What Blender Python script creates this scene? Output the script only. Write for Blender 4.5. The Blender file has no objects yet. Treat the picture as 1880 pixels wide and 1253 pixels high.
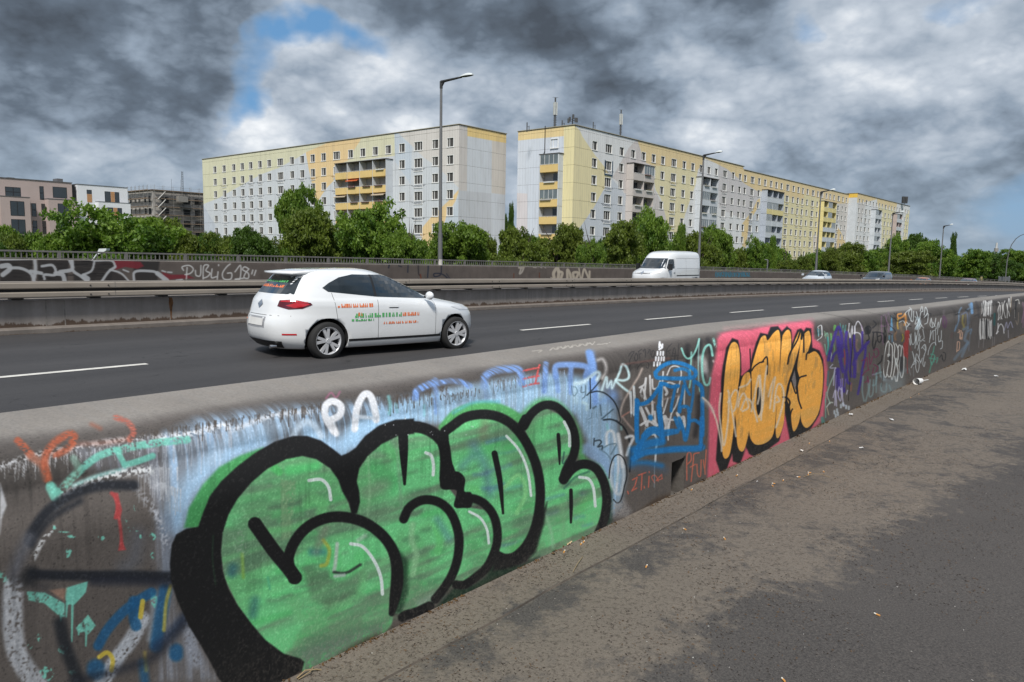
import bpy, bmesh, math, random
import numpy as np
from mathutils import Vector, Matrix
random.seed(7)
rng = np.random.default_rng(7)
scn = bpy.context.scene

# ------------------------------------------------------------------ camera
F_PX, CXP, CYP = 1360.0, 940.0, 626.5           # focal length in pixels of the 1880 px wide photograph
PITCH, ROLL = math.atan(161/1360.0), math.radians(1.03)
EYE = Vector((0, 0, 1.534))
cp, sp, cr, sr = math.cos(PITCH), math.sin(PITCH), math.cos(ROLL), math.sin(ROLL)
fw, up0, rt0 = Vector((0, cp, -sp)), Vector((0, sp, cp)), Vector((1, 0, 0))
cam_d = bpy.data.cameras.new('camera')
cam = bpy.data.objects.new('camera', cam_d); scn.collection.objects.link(cam)
cx_, cy_ = cr*rt0 + sr*up0, -sr*rt0 + cr*up0
cam.matrix_world = Matrix(((cx_.x, cy_.x, -fw.x, EYE.x), (cx_.y, cy_.y, -fw.y, EYE.y), (cx_.z, cy_.z, -fw.z, EYE.z), (0, 0, 0, 1)))
cam_d.sensor_width = 36; cam_d.lens = F_PX/1880*36
cam_d.clip_start = .05; cam_d.clip_end = 6000
scn.camera = cam

# ------------------------------------------------------------------ sky, sun, exposure
SUN_EL, SUN_AZ = math.radians(52), math.radians(187)     # azimuth from +Y towards +X: the sun stands high behind the camera
scn.view_settings.view_transform = 'Standard'; scn.view_settings.look = 'None'
scn.view_settings.exposure = 1.42; scn.view_settings.gamma = 1.0; scn.view_settings.use_curve_mapping = False
sd = bpy.data.lights.new('sun', 'SUN'); sd.energy = 1.5; sd.angle = math.radians(10); sd.color = (1, .95, .885)
so = bpy.data.objects.new('sun', sd); scn.collection.objects.link(so)
sv = Vector((math.sin(SUN_AZ)*math.cos(SUN_EL), math.cos(SUN_AZ)*math.cos(SUN_EL), math.sin(SUN_EL)))
so.rotation_euler = sv.to_track_quat('Z', 'Y').to_euler(); so.location = (0, 0, 60)

def ray(px, py):                                  # photo pixel -> direction from the eye
    x, y = (px-CXP)/F_PX, -(py-CYP)/F_PX
    x, y = cr*x - sr*y, sr*x + cr*y
    return Vector((x, cp + y*sp, -sp + y*cp))

class NT:                                        # tiny node helper
    def __init__(s, tree): s.t = tree; s.n = tree.nodes; s.l = tree.links
    def add(s, typ, **kw):
        n = s.n.new(typ)
        for k, v in kw.items():
            if k.startswith('i_'):
                k = k[2:]; key = int(k) if k.isdigit() else k.replace('_', ' ')
                if hasattr(v, 'is_output') or isinstance(v, bpy.types.NodeSocket): s.l.new(v, n.inputs[key])
                else: n.inputs[key].default_value = v
            else: setattr(n, k, v)
        return n
    def math(s, op, a, b=None, c=None, clamp=False):
        n = s.n.new('ShaderNodeMath'); n.operation = op; n.use_clamp = clamp
        for i, v in enumerate((a, b, c)):
            if v is None: continue
            if isinstance(v, bpy.types.NodeSocket): s.l.new(v, n.inputs[i])
            else: n.inputs[i].default_value = v
        return n.outputs[0]
    def vmath(s, op, a, b=None):
        n = s.n.new('ShaderNodeVectorMath'); n.operation = op
        for i, v in enumerate((a, b)):
            if v is None: continue
            if isinstance(v, bpy.types.NodeSocket): s.l.new(v, n.inputs[i])
            else: n.inputs[i].default_value = v
        return n.outputs[1] if op in ('DOT_PRODUCT', 'LENGTH', 'DISTANCE') else n.outputs[0]
    def mix(s, f, a, b, typ='MIX'):
        n = s.n.new('ShaderNodeMixRGB'); n.blend_type = typ
        for i, v in enumerate((f, a, b)):
            if isinstance(v, bpy.types.NodeSocket): s.l.new(v, n.inputs[i])
            else: n.inputs[i].default_value = v if i == 0 else (v if len(v) == 4 else (*v, 1))
        return n.outputs[0]
    def ramp(s, f, stops, interp='LINEAR'):
        n = s.n.new('ShaderNodeValToRGB'); n.color_ramp.interpolation = interp
        el = n.color_ramp.elements
        while len(el) < len(stops): el.new(.5)
        for e, (p, c) in zip(el, stops):
            e.position = p; e.color = (c, c, c, 1) if not hasattr(c, '__len__') else (*c, 1)
        s.l.new(f, n.inputs[0]); return n.outputs[0]
    def noise(s, vec, scale, detail=4, rough=.55, dist=0, out=0):
        n = s.n.new('ShaderNodeTexNoise'); s.l.new(vec, n.inputs['Vector'])
        n.inputs['Scale'].default_value = scale; n.inputs['Detail'].default_value = detail
        n.inputs['Roughness'].default_value = rough; n.inputs['Distortion'].default_value = dist
        return n.outputs[out]

def lin(c):                                       # sRGB 0..255 -> linear
    return tuple(((v/255)/12.92 if v/255 < .04045 else ((v/255+.055)/1.055)**2.4) for v in c)

world = bpy.data.worlds.new('World'); scn.world = world; world.use_nodes = True
wt = NT(world.node_tree); wt.n.clear()
geo = wt.add('ShaderNodeTexCoord'); D = geo.outputs['Generated']
sky = wt.add('ShaderNodeTexSky', sky_type='NISHITA', sun_disc=False, sun_elevation=SUN_EL, sun_rotation=SUN_AZ, dust_density=1.0, ozone_density=2.0, air_density=1.0)
sep = wt.add('ShaderNodeSeparateXYZ', i_0=D)
dz = wt.math('MAXIMUM', sep.outputs[2], 0.0)
den = wt.math('ADD', dz, 0.55)
px_ = wt.math('DIVIDE', sep.outputs[0], den); py_ = wt.math('DIVIDE', sep.outputs[1], den)
P = wt.add('ShaderNodeCombineXYZ', i_0=px_, i_1=py_, i_2=wt.math('MULTIPLY', sep.outputs[2], 1.0)).outputs[0]
Poff = wt.vmath('ADD', P, (0.02, -0.05, 0.10))
wv = wt.noise(D, 5.5, 4, .6, 0, out=1); wv2 = wt.vmath('SUBTRACT', wv, (.5, .5, .5))
DW = wt.vmath('ADD', D, wt.vmath('MULTIPLY', wv2, (.20, .20, .14)))
def blob(px, py, s, fl=1.7):                      # a soft, ragged patch round a direction in the sky, wider than high
    d = ray(px, py).normalized()
    q = wt.vmath('SUBTRACT', DW, tuple(d)); q = wt.vmath('MULTIPLY', q, (1, 1, fl)); q = wt.vmath('LENGTH', q)
    q = wt.math('DIVIDE', q, s); q = wt.math('MULTIPLY', q, q)
    return wt.math('EXPONENT', wt.math('MULTIPLY', q, -1.0))
def total(base, items):
    out = base
    for px, py, s, w in items:
        out = wt.math('ADD', out, wt.math('MULTIPLY', blob(px, py, s), w))
    return out
n1 = wt.noise(P, 2.6, 12, .56, .05); n1b = wt.noise(Poff, 2.6, 12, .56, .05)
n2 = wt.noise(P, 1.5, 3, .5, .1)
cov = wt.math('ADD', wt.math('MULTIPLY', n1, .62), wt.math('MULTIPLY', n2, .55))
cov = wt.math('ADD', cov, .02)
cov = total(cov, [(490, 112, .075, -.36), (560, 50, .06, -.30), (690, 88, .05, -.2), (455, 212, .06, -.34), (1480, 66, .07, -.34), (1740, 30, .06, -.2), (560, 330, .25, .10), (1300, 330, .25, .08), (1880, 410, .14, -.10), (1560, 300, .2, .06), (1700, 150, .2, .10), (1350, 120, .10, -.05),
                  (130, 60, .24, .18), (1030, 90, .24, .20), (600, 150, .08, .06), (620, 250, .10, .10), (170, 280, .2, .12), (1250, 200, .18, .12), (360, 90, .1, .06)])
mask = wt.ramp(cov, [(.45, 0.0), (.57, 1.0)])
edge = wt.math('SUBTRACT', n1, n1b)
n3 = wt.noise(P, 7.0, 9, .60, .1)
bil = None                                        # rounded, cauliflower-like tops
for sc_, am in ((4.2, .50), (9.0, .30), (19.0, .17), (41.0, .10)):
    q_ = wt.math('MULTIPLY', wt.math('ABSOLUTE', wt.math('SUBTRACT', wt.noise(Poff, sc_, 1, .4, .3), .5)), 2*am)
    bil = q_ if bil is None else wt.math('ADD', bil, q_)
thin = wt.ramp(cov, [(.52, 1.0), (.68, 0.0)])
br = wt.math('ADD', wt.math('MULTIPLY', edge, 1.8), wt.math('MULTIPLY', wt.math('SUBTRACT', n3, .5), .45))
br = wt.math('ADD', br, wt.math('MULTIPLY', wt.math('SUBTRACT', bil, .22), 1.1))
br = wt.math('ADD', br, wt.math('MULTIPLY', thin, .16))
br = wt.math('ADD', br, wt.math('MULTIPLY', wt.math('SUBTRACT', .52, n2), .5))
br = wt.math('ADD', br, .60)
br = total(br, [(90, 70, .26, -.34), (380, 20, .14, -.22), (1000, 70, .20, -.22), (240, 200, .12, -.10), (1150, 60, .12, -.1), (1500, 0, .25, -.08), (1800, 120, .2, -.05), (1100, 120, .09, -.08), (620, 130, .10, .06), (800, 110, .08, .04), (560, 240, .11, .12), (640, 245, .07, .06), (1290, 170, .13, .16), (1480, 160, .20, .10), (90, 310, .20, .12), (320, 320, .14, .16),
                (1700, 70, .16, .05), (1640, 340, .25, -.03), (850, 200, .12, .06), (300, 190, .10, -.06), (250, 110, .08, .08), (1250, 250, .16, -.06), (1760, 330, .2, -.05)])
br = wt.math('ADD', wt.math('MULTIPLY', wt.math('SUBTRACT', br, .50), .80), .50)
ccol = wt.ramp(br, [(.06, lin((74, 82, 92))), (.28, lin((98, 110, 124))), (.50, lin((140, 154, 170))), (.76, lin((186, 195, 206))), (1.0, lin((236, 239, 242)))])
SKYGAIN = 8.4
ccol = wt.mix(1.0, ccol, (SKYGAIN,)*3, 'MULTIPLY')
hzf = wt.ramp(dz, [(0.0, 1.0), (.14, 0.0)])
skyc = wt.mix(.80, sky.outputs[0], (.9, 2.3, 4.3))
col = wt.mix(mask, skyc, ccol)
hz = wt.mix(1.0, lin((150, 168, 184)), (SKYGAIN,)*3, 'MULTIPLY')
col = wt.mix(wt.math('MULTIPLY', hzf, .55), col, hz)
bg = wt.add('ShaderNodeBackground', i_0=col); bg.inputs[1].default_value = 0.0505
wo = wt.add('ShaderNodeOutputWorld'); wt.l.new(bg.outputs[0], wo.inputs[0])

# ------------------------------------------------------------------ object helpers
C = scn.collection
def tag(o, label=None, cat=None, group=None, kind=None):
    if label: o['label'] = label
    if cat: o['category'] = cat
    if group: o['group'] = group
    if kind: o['kind'] = kind
    return o
def thing(name, label, cat, loc=(0, 0, 0), rotz=0, group=None):
    o = bpy.data.objects.new(name, None); C.objects.link(o); o.location = loc; o.rotation_euler = (0, 0, rotz)
    o.empty_display_size = .2
    return tag(o, label, cat, group)
class MB:                                        # collects shapes into one mesh
    def __init__(s): s.v = []; s.f = []; s.mi = []; s.sm = []
    def add(s, vs, fs, m=0, smooth=False):
        b = len(s.v); s.v += [tuple(v) for v in vs]
        for f in fs: s.f.append(tuple(b+i for i in f)); s.mi.append(m); s.sm.append(smooth)
    def box(s, lo, hi, m=0, M=None):
        (a, b, c), (d, e, f) = lo, hi
        vs = [(a,b,c),(d,b,c),(d,e,c),(a,e,c),(a,b,f),(d,b,f),(d,e,f),(a,e,f)]
        if M: vs = [M @ Vector(v) for v in vs]
        s.add(vs, [(0,3,2,1),(4,5,6,7),(0,1,5,4),(1,2,6,5),(2,3,7,6),(3,0,4,7)], m)
    def tube(s, pts, r, n=8, m=0, cap=True, smooth=True):
        pts = [Vector(p) for p in pts]; rs = r if hasattr(r, '__len__') else [r]*len(pts)
        rings = []
        for i, p in enumerate(pts):
            t = (pts[min(i+1, len(pts)-1)] - pts[max(i-1, 0)]).normalized()
            a = t.orthogonal().normalized() if i == 0 else (a - t*a.dot(t)).normalized()
            b = t.cross(a)
            rings.append([p + rs[i]*(math.cos(2*math.pi*k/n)*a + math.sin(2*math.pi*k/n)*b) for k in range(n)])
        vs = [v for q in rings for v in q]; fs = []
        for i in range(len(pts)-1):
            for k in range(n):
                fs.append((i*n+k, i*n+(k+1) % n, (i+1)*n+(k+1) % n, (i+1)*n+k))
        s.add(vs, fs, m, smooth)
        if cap:
            s.add(rings[0], [tuple(reversed(range(n)))], m); s.add(rings[-1], [tuple(range(n))], m)
    def build(s, name, mats, parent=None, loc=None):
        me = bpy.data.meshes.new(name); me.from_pydata(s.v, [], s.f)
        for m in (mats if isinstance(mats, (list, tuple)) else [mats]): me.materials.append(m)
        me.polygons.foreach_set('material_index', s.mi); me.polygons.foreach_set('use_smooth', s.sm)
        me.update()
        o = bpy.data.objects.new(name, me); C.objects.link(o)
        if parent: o.parent = parent
        if loc: o.location = loc
        return o
def inst(name, me, parent=None, M=None):
    o = bpy.data.objects.new(name, me); C.objects.link(o)
    if parent: o.parent = parent
    if M is not None: o.matrix_local = M
    return o
def copy_tree(o, parent=None):
    c = o.copy(); C.objects.link(c)
    if parent: c.parent = parent
    for ch in list(o.children): copy_tree(ch, c)
    return c

# ------------------------------------------------------------------ materials
def mat(name, col, rough=.6, metal=0, var=.12, scale=3.0, bump=0.0, bscale=40, spec=.5, coord='Object', col2=None, coat=0):
    m = bpy.data.materials.new(name); m.use_nodes = True; t = NT(m.node_tree)
    b = t.n['Principled BSDF']; tc = t.add('ShaderNodeTexCoord'); v = tc.outputs['Object' if coord == 'World' else coord]
    if coord == 'World': v = t.add('ShaderNodeNewGeometry').outputs['Position']
    if var or col2:
        n = t.noise(v, scale, 6, .6); f = t.ramp(n, [(.3, 0.0), (.7, 1.0)])
        c2 = col2 if col2 else tuple(min(1, c*(1+var)) for c in col); c1 = col if col2 else tuple(c*(1-var) for c in col)
        t.l.new(t.mix(f, c1, c2), b.inputs['Base Color'])
    else: b.inputs['Base Color'].default_value = (*col, 1)
    b.inputs['Roughness'].default_value = rough; b.inputs['Metallic'].default_value = metal
    b.inputs['Specular IOR Level'].default_value = spec; b.inputs['Coat Weight'].default_value = coat
    if bump:
        bn = t.noise(v, bscale, 5, .6); bu = t.add('ShaderNodeBump', i_Height=bn); bu.inputs['Strength'].default_value = bump; bu.inputs['Distance'].default_value = .01
        t.l.new(bu.outputs[0], b.inputs['Normal'])
    return m
# ------------------------------------------------------------------ the bridge's curved axis (s = metres along it, o = metres to its left)
TH0, K0, K1 = 39.60069, .07339, -.00028
H0, A1, B2, E0 = 1.81278, .00834, 8e-5, .0219
O_WALL, HP, WALL_H, WALL_T = 2.43102, 1.53423, 1.14121, .44734
O_LANE, O_MED, MED_H, GR_H, O_PAR, PAR_H, RAIL_H = 11.70524, 16.27418, .64777, .98944, 26.96279, 1.04197, 1.3342
QP = H0 - HP
_S = np.concatenate([np.arange(-45, 80, .25), np.arange(80, 420, 2.)])
_th = np.radians(TH0 + K0*_S + K1*_S*_S/2)
_dS = np.diff(_S)
_X = np.concatenate([[0], np.cumsum(np.sin((_th[1:]+_th[:-1])/2)*_dS)]); _Y = np.concatenate([[0], np.cumsum(np.cos((_th[1:]+_th[:-1])/2)*_dS)])
_i0 = np.searchsorted(_S, 0); _X -= _X[_i0]; _Y -= _Y[_i0]
def W(s, o, dz):                                   # -> world point (works on arrays); dz is the height above the carriageway
    s = np.asarray(s, float); o = np.asarray(o, float)
    th = np.radians(TH0 + K0*s + K1*s*s/2)
    x = np.interp(s, _S, _X) - np.cos(th)*o; y = np.interp(s, _S, _Y) + np.sin(th)*o
    sc = np.clip(s, 0, None)
    z = EYE.z - (H0 + A1*s + B2*sc*sc) + dz + E0*(np.clip(o, O_WALL, 40)-10)
    return np.stack(np.broadcast_arrays(x, y, z), -1)
def Wv(s, o, dz): return Vector(W(s, o, dz).tolist())
def head(s): return math.radians(TH0 + K0*s + K1*s*s/2)          # heading, clockwise from +Y
def to_px(P):                                      # world points -> photo pixels
    P = np.asarray(P, float); x, y, z = P[..., 0], P[..., 1], P[..., 2]-EYE.z
    yc = y*cp - z*sp; bad = yc < .15; yc = np.where(bad, .15, yc)
    xx = x/yc; yy = (y*sp + z*cp)/yc
    u = cr*xx + sr*yy; v = -sr*xx + cr*yy
    u = np.where(bad, -50, u)
    return CXP + u*F_PX, CYP - v*F_PX
def sample_s(lo, hi, f0=.12, k=.02):
    out = [lo]
    while out[-1] < hi: out.append(out[-1] + f0 + k*abs(out[-1]))
    out[-1] = hi; return np.array(out)
def strip(name, prof, s_arr, m, parent=None, uv=None, smooth=False, caps=False):
    """sweep a profile [(o, dz), ...] along the axis"""
    n = len(prof); V = []
    for o, dz in prof: V.append(W(s_arr, (o(s_arr) if callable(o) else o), (dz(s_arr) if callable(dz) else dz)))
    V = np.stack(V, 1); ns = len(s_arr)
    vs = V.reshape(-1, 3).tolist(); fs = []
    for i in range(ns-1):
        for j in range(n-1): fs.append((i*n+j, (i+1)*n+j, (i+1)*n+j+1, i*n+j+1))
    if caps: fs += [tuple(range(n)), tuple((ns-1)*n+j for j in reversed(range(n)))]
    me = bpy.data.meshes.new(name); me.from_pydata(vs, [], fs); me.materials.append(m)
    if smooth: me.polygons.foreach_set('use_smooth', [True]*len(me.polygons))
    if uv:
        U, Vv = uv; lay = me.uv_layers.new(name='UVMap')
        li = np.empty(len(me.loops), dtype=np.int32); me.loops.foreach_get('vertex_index', li)
        dat = np.stack([U[li//n], Vv[li % n]], -1).astype(np.float32).ravel(); lay.data.foreach_set('uv', dat)
    me.update()
    o_ = bpy.data.objects.new(name, me); C.objects.link(o_)
    if parent: o_.parent = parent
    return o_
def tagstrip(*a, **k): return tag(strip(*a, **k), kind='structure')

# ------------------------------------------------------------------ paint on walls: strokes are sprayed into a texture that is laid on the real surface
BS = 32
class Canvas:
    def __init__(s, nx, ny, world, base):
        """world(U(0..1 array), V(0..1 array)) -> points"""
        s.nx, s.ny = nx, ny
        U, V = np.meshgrid((np.arange(nx)+.5)/nx, (np.arange(ny)+.5)/ny)
        P = world(U, V); X, Y = to_px(P)
        s.X, s.Y = X.astype(np.float32), Y.astype(np.float32)
        s.img = np.empty((ny, nx, 3), np.float32); s.img[:] = np.array(base, np.float32)/255
        s.paint = np.zeros((ny, nx), np.float32)
        r = np.random.default_rng(5)
        s.blocks = []
        for j in range(0, ny, BS):
            for i in range(0, nx, BS):
                bx, by = s.X[j:j+BS, i:i+BS], s.Y[j:j+BS, i:i+BS]
                s.blocks.append((j, i, bx.min(), by.min(), bx.max(), by.max()))
        s.bb = np.array([b[2:] for b in s.blocks], np.float32)
    def sel(s, x0, y0, x1, y1):
        b = s.bb; return np.where((b[:, 2] > x0) & (b[:, 0] < x1) & (b[:, 3] > y0) & (b[:, 1] < y1))[0]
    def _blend(s, j, i, a, col, mod):
        sl = (slice(j, j+BS), slice(i, i+BS))
        if mod is not None: a = a*mod[sl]
        a3 = a[..., None]; s.img[sl] = s.img[sl]*(1-a3) + col*a3; s.paint[sl] = np.maximum(s.paint[sl], a)
    def stroke(s, pts, w, col, a=1., soft=1.2, mod=None, smooth=True):
        """pts [(x,y[,w])]; w = width in photo pixels, soft = edge softness in photo pixels"""
        P = np.array([(p[0], p[1], p[2] if len(p) > 2 else w) for p in pts], np.float32)
        if len(P) == 1: P = np.vstack([P, P+[.01, 0, 0]])
        if smooth and len(P) > 2: P = catmull(P, 5)
        col = np.array(col, np.float32)/255
        A, B = P[:-1], P[1:]; m = P[:, 2].max()/2 + soft*2
        sx0, sy0 = np.minimum(A[:, 0], B[:, 0])-m, np.minimum(A[:, 1], B[:, 1])-m
        sx1, sy1 = np.maximum(A[:, 0], B[:, 0])+m, np.maximum(A[:, 1], B[:, 1])+m
        for k in s.sel(P[:, 0].min()-m, P[:, 1].min()-m, P[:, 0].max()+m, P[:, 1].max()+m):
            j, i, x0, y0, x1, y1 = s.blocks[k]
            q = (sx1 > x0) & (sx0 < x1) & (sy1 > y0) & (sy0 < y1)
            if not q.any(): continue
            a_, b_ = A[q], B[q]; X, Y = s.X[j:j+BS, i:i+BS], s.Y[j:j+BS, i:i+BS]
            dx, dy = b_[:, 0]-a_[:, 0], b_[:, 1]-a_[:, 1]; L = dx*dx+dy*dy+1e-6
            rx, ry = X[None]-a_[:, 0, None, None], Y[None]-a_[:, 1, None, None]
            t = np.clip((rx*dx[:, None, None]+ry*dy[:, None, None])/L[:, None, None], 0, 1)
            d = np.sqrt((rx-t*dx[:, None, None])**2 + (ry-t*dy[:, None, None])**2) - (a_[:, 2, None, None]*(1-t)+b_[:, 2, None, None]*t)/2
            d = d.min(0); al = np.clip(.5-d/(2*soft), 0, 1); al = al*al*(3-2*al)*a
            if al.max() > .004: s._blend(j, i, al, col, mod)
    def fill(s, poly, col, a=1., soft=1.5, mod=None, smooth=False):
        P = np.array(poly, np.float32)
        if smooth: P = catmull(np.vstack([P, P[:1]]), 4, closed=True)[:-1]
        A, B = P, np.roll(P, -1, 0); m = soft*2; col = np.array(col, np.float32)/255
        for k in s.sel(P[:, 0].min()-m, P[:, 1].min()-m, P[:, 0].max()+m, P[:, 1].max()+m):
            j, i, x0, y0, x1, y1 = s.blocks[k]; X, Y = s.X[j:j+BS, i:i+BS], s.Y[j:j+BS, i:i+BS]
            ins = np.zeros(X.shape, bool)
            for (ax, ay), (bx, by) in zip(A, B):
                if (ay > y1 and by > y1) or (ay < y0 and by < y0) or ay == by: continue
                c = (ay > Y) != (by > Y); ins ^= c & (X < (bx-ax)*(Y-ay)/(by-ay)+ax)
            q = (np.maximum(A[:, 0], B[:, 0])+m > x0) & (np.minimum(A[:, 0], B[:, 0])-m < x1) & (np.maximum(A[:, 1], B[:, 1])+m > y0) & (np.minimum(A[:, 1], B[:, 1])-m < y1)
            if q.any():
                a_, b_ = A[q], B[q]; dx, dy = b_[:, 0]-a_[:, 0], b_[:, 1]-a_[:, 1]; L = dx*dx+dy*dy+1e-6
                rx, ry = X[None]-a_[:, 0, None, None], Y[None]-a_[:, 1, None, None]
                t = np.clip((rx*dx[:, None, None]+ry*dy[:, None, None])/L[:, None, None], 0, 1)
                d = np.sqrt((rx-t*dx[:, None, None])**2 + (ry-t*dy[:, None, None])**2).min(0); d = np.where(ins, -d, d)
            else: d = np.where(ins, -99, 99)
            al = np.clip(.5-d/(2*soft), 0, 1); al = al*al*(3-2*al)*a
            if al.max() > .004: s._blend(j, i, al, col, mod)
    def image(s, name):
        im = bpy.data.images.new(name, s.nx, s.ny, alpha=True)
        out = np.ones((s.ny, s.nx, 4), np.float32); out[..., :3] = np.clip(s.img, 0, 1); out[..., 3] = 1
        im.pixels.foreach_set(out.ravel()); im.pack(); im.update(); return im
def catmull(P, n, closed=False):
    if closed: Q = np.vstack([P[-2], P, P[1]])
    else: Q = np.vstack([2*P[0]-P[1], P, 2*P[-1]-P[-2]])
    out = []
    for i in range(1, len(Q)-2):
        p0, p1, p2, p3 = Q[i-1], Q[i], Q[i+1], Q[i+2]
        for t in np.arange(n)/n:
            out.append(.5*((2*p1)+(-p0+p2)*t+(2*p0-5*p1+4*p2-p3)*t*t+(-p0+3*p1-3*p2+p3)*t**3))
    out.append(Q[-2]); return np.array(out, np.float32)
def vnoise(ny, nx, fy, fx, octs=4, seed=1, rough=.55):
    r = np.random.default_rng(seed); out = np.zeros((ny, nx), np.float32); amp = 1.; tot = 0
    for o in range(octs):
        gy, gx = max(2, int(fy*2**o)), max(2, int(fx*2**o))
        g = r.random((gy+1, gx+1)).astype(np.float32)
        y = np.linspace(0, gy-1e-3, ny); x = np.linspace(0, gx-1e-3, nx); yi, xi = y.astype(int), x.astype(int)
        fy_, fx_ = (y-yi)[:, None], (x-xi)[None]; fy_ = fy_*fy_*(3-2*fy_); fx_ = fx_*fx_*(3-2*fx_)
        a = g[np.ix_(yi, xi)]*(1-fx_)+g[np.ix_(yi, xi+1)]*fx_; b = g[np.ix_(yi+1, xi)]*(1-fx_)+g[np.ix_(yi+1, xi+1)]*fx_
        out += (amp*(a*(1-fy_)+b*fy_)).astype(np.float32); tot += amp; amp *= rough
        if gx > nx/2 and gy > ny/2: break
    return out/tot
def step(a, lo, hi): t = np.clip((a-lo)/(hi-lo), 0, 1); return (t*t*(3-2*t)).astype(np.float32)
# ------------------------------------------------------------------ the near parapet and the graffiti sprayed on it
def wall_corr(s):                                  # the coping is not perfectly level
    return np.interp(s, [-45, 0, 3, 6, 9, 13, 22, 40, 80], [-.005, -.005, .0, .022, 0, -.055, -.07, -.09, -.09])
WALL_R = .13
def wall_profile():
    pts = [(0, -.02), (0, .15), (0, .35), (0, .6), (0, .8), (0, WALL_H-WALL_R-.03)]
    for k in range(0, 9):
        a = math.pi/2*k/8; pts.append((WALL_R*(1-math.cos(a)), WALL_H-.03-WALL_R+WALL_R*math.sin(a)))
    pts += [(WALL_T*.6, WALL_H-.012), (WALL_T-.02, WALL_H), (WALL_T, WALL_H-.02), (WALL_T, -.3)]
    return pts
WP = np.array(wall_profile()); WL = np.concatenate([[0], np.cumsum(np.hypot(np.diff(WP[:, 0]), np.diff(WP[:, 1])))])
PAINT_END = 16                                      # profile point index where the texture ends (outer edge)
WLmax = WL[PAINT_END]
UA, UB = math.asinh((-4-1.)/2.2), math.asinh((95-1.)/2.2)
def s_of_u(U): return 1.+2.2*np.sinh(UA+(UB-UA)*U)
def u_of_s(s): return (np.arcsinh((s-1.)/2.2)-UA)/(UB-UA)
def wall_world(U, V):
    s = s_of_u(U); l = V*WLmax
    o = np.interp(l, WL, WP[:, 0]); z = np.interp(l, WL, WP[:, 1])
    # lean out a touch with the level correction
    z = QP + z + wall_corr(s)*np.clip(z/WALL_H, 0, 1)
    return W(s, O_WALL+o, z)
NX, NY = 5888, 608
cv = Canvas(NX, NY, wall_world, (88, 82, 78))
nzA = vnoise(NY, NX, 5, 60, 5, 3); nzB = vnoise(NY, NX, 12, 500, 3, 4); nzF = vnoise(NY, NX, 200, 2000, 2, 8)
streak = vnoise(NY, NX, 26, 24, 3, 9); vert = vnoise(NY, NX, 3, 900, 3, 10); patch = vnoise(NY, NX, 4, 40, 4, 12)
U_, V_ = np.meshgrid((np.arange(NX)+.5)/NX, (np.arange(NY)+.5)/NY); Sg, Lg = s_of_u(U_).astype(np.float32), (V_*WLmax).astype(np.float32)
# bare concrete: dull face, sky light painted pale on the coping, shade dark round its edge, damp foot, run marks
base = cv.img
base *= (.90+.20*nzA+.10*nzF)[..., None]
face_top = WL[6]
cop = step(Lg+(vert-.5)*.03+(nzA-.5)*.03, face_top+.16, face_top+.30)[..., None]
base[:] = base*(1-cop) + np.array((134, 129, 123), np.float32)/255*(.86+.2*nzA+.08*nzF)[..., None]*cop
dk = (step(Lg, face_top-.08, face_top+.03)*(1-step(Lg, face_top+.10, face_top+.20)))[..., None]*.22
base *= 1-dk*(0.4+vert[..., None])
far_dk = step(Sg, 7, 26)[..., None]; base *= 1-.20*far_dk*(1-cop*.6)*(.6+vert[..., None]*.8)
foot = (1-step(Lg+(nzA-.5)*.12, .0, .07))[..., None]*.75; base[:] = base*(1-foot)+np.array((74, 58, 44), np.float32)/255*foot
hole = step(nzF, .70, .80)*.30*(1-.8*cop[..., 0]); base *= 1-hole[..., None]

class Fr:
    def __init__(s, x0, y0, k): s.x0, s.y0, s.k = x0, y0, k
    def p(s, pts): return [(s.x0+q[0]/s.k, s.y0+q[1]/s.k) + ((q[2]/s.k,) if len(q) > 2 else ()) for q in pts]
    def S(s, pts, w, col, a=1., soft=1.0, **k): cv.stroke(s.p(pts), w/s.k, col, a, soft, **k)
    def Fl(s, pts, col, a=1., soft=1.5, **k): cv.fill(s.p(pts), col, a, soft, **k)
FA, FB, FC, FD = Fr(0, 740, 2.443), Fr(300, 720, 2.35), Fr(600, 640, 2.41), Fr(1290, 560, 3.685)
FE, FF, FG, FH = Fr(1140, 620, 6.963), Fr(1020, 640, 6.961), Fr(1500, 580, 6.2625), Fr(1620, 550, 8.35)
FI, FJ, FK, FL = Fr(1740, 530, 9.636), Fr(1040, 760, 6.594), Fr(560, 620, 3.357), Fr(1020, 600, 3.797)
WHT, BLK, GRN = (222, 224, 228), (17, 17, 18), (74, 170, 92)
TEAL, LBL, BLU = (112, 190, 172), (164, 202, 234), (22, 116, 184)
mWear = step(nzF*.6+nzB*.4, .28, .5); mSpot = step(nzF, .45, .55); mVert = .45+.75*step(vert, .35, .65)
mStr = step(streak, .30, .66)
r_ = random.Random(11)
def drips(x0, y0, x1, y1, n, col, lmin, lmax, w=1.6, a=.8, soft=.6):
    for i in range(n):
        t = r_.random(); x = x0+(x1-x0)*t+r_.uniform(-3, 3); y = y0+(y1-y0)*t+r_.uniform(-3, 3); L = r_.uniform(lmin, lmax)*r_.random()**.7
        cv.stroke([(x, y, w*1.2), (x+r_.uniform(-.6, .6), y+L*.6, w*.8), (x+r_.uniform(-1, 1), y+L, w*1.1)], w, col, a*r_.uniform(.5, 1), soft)
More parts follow.
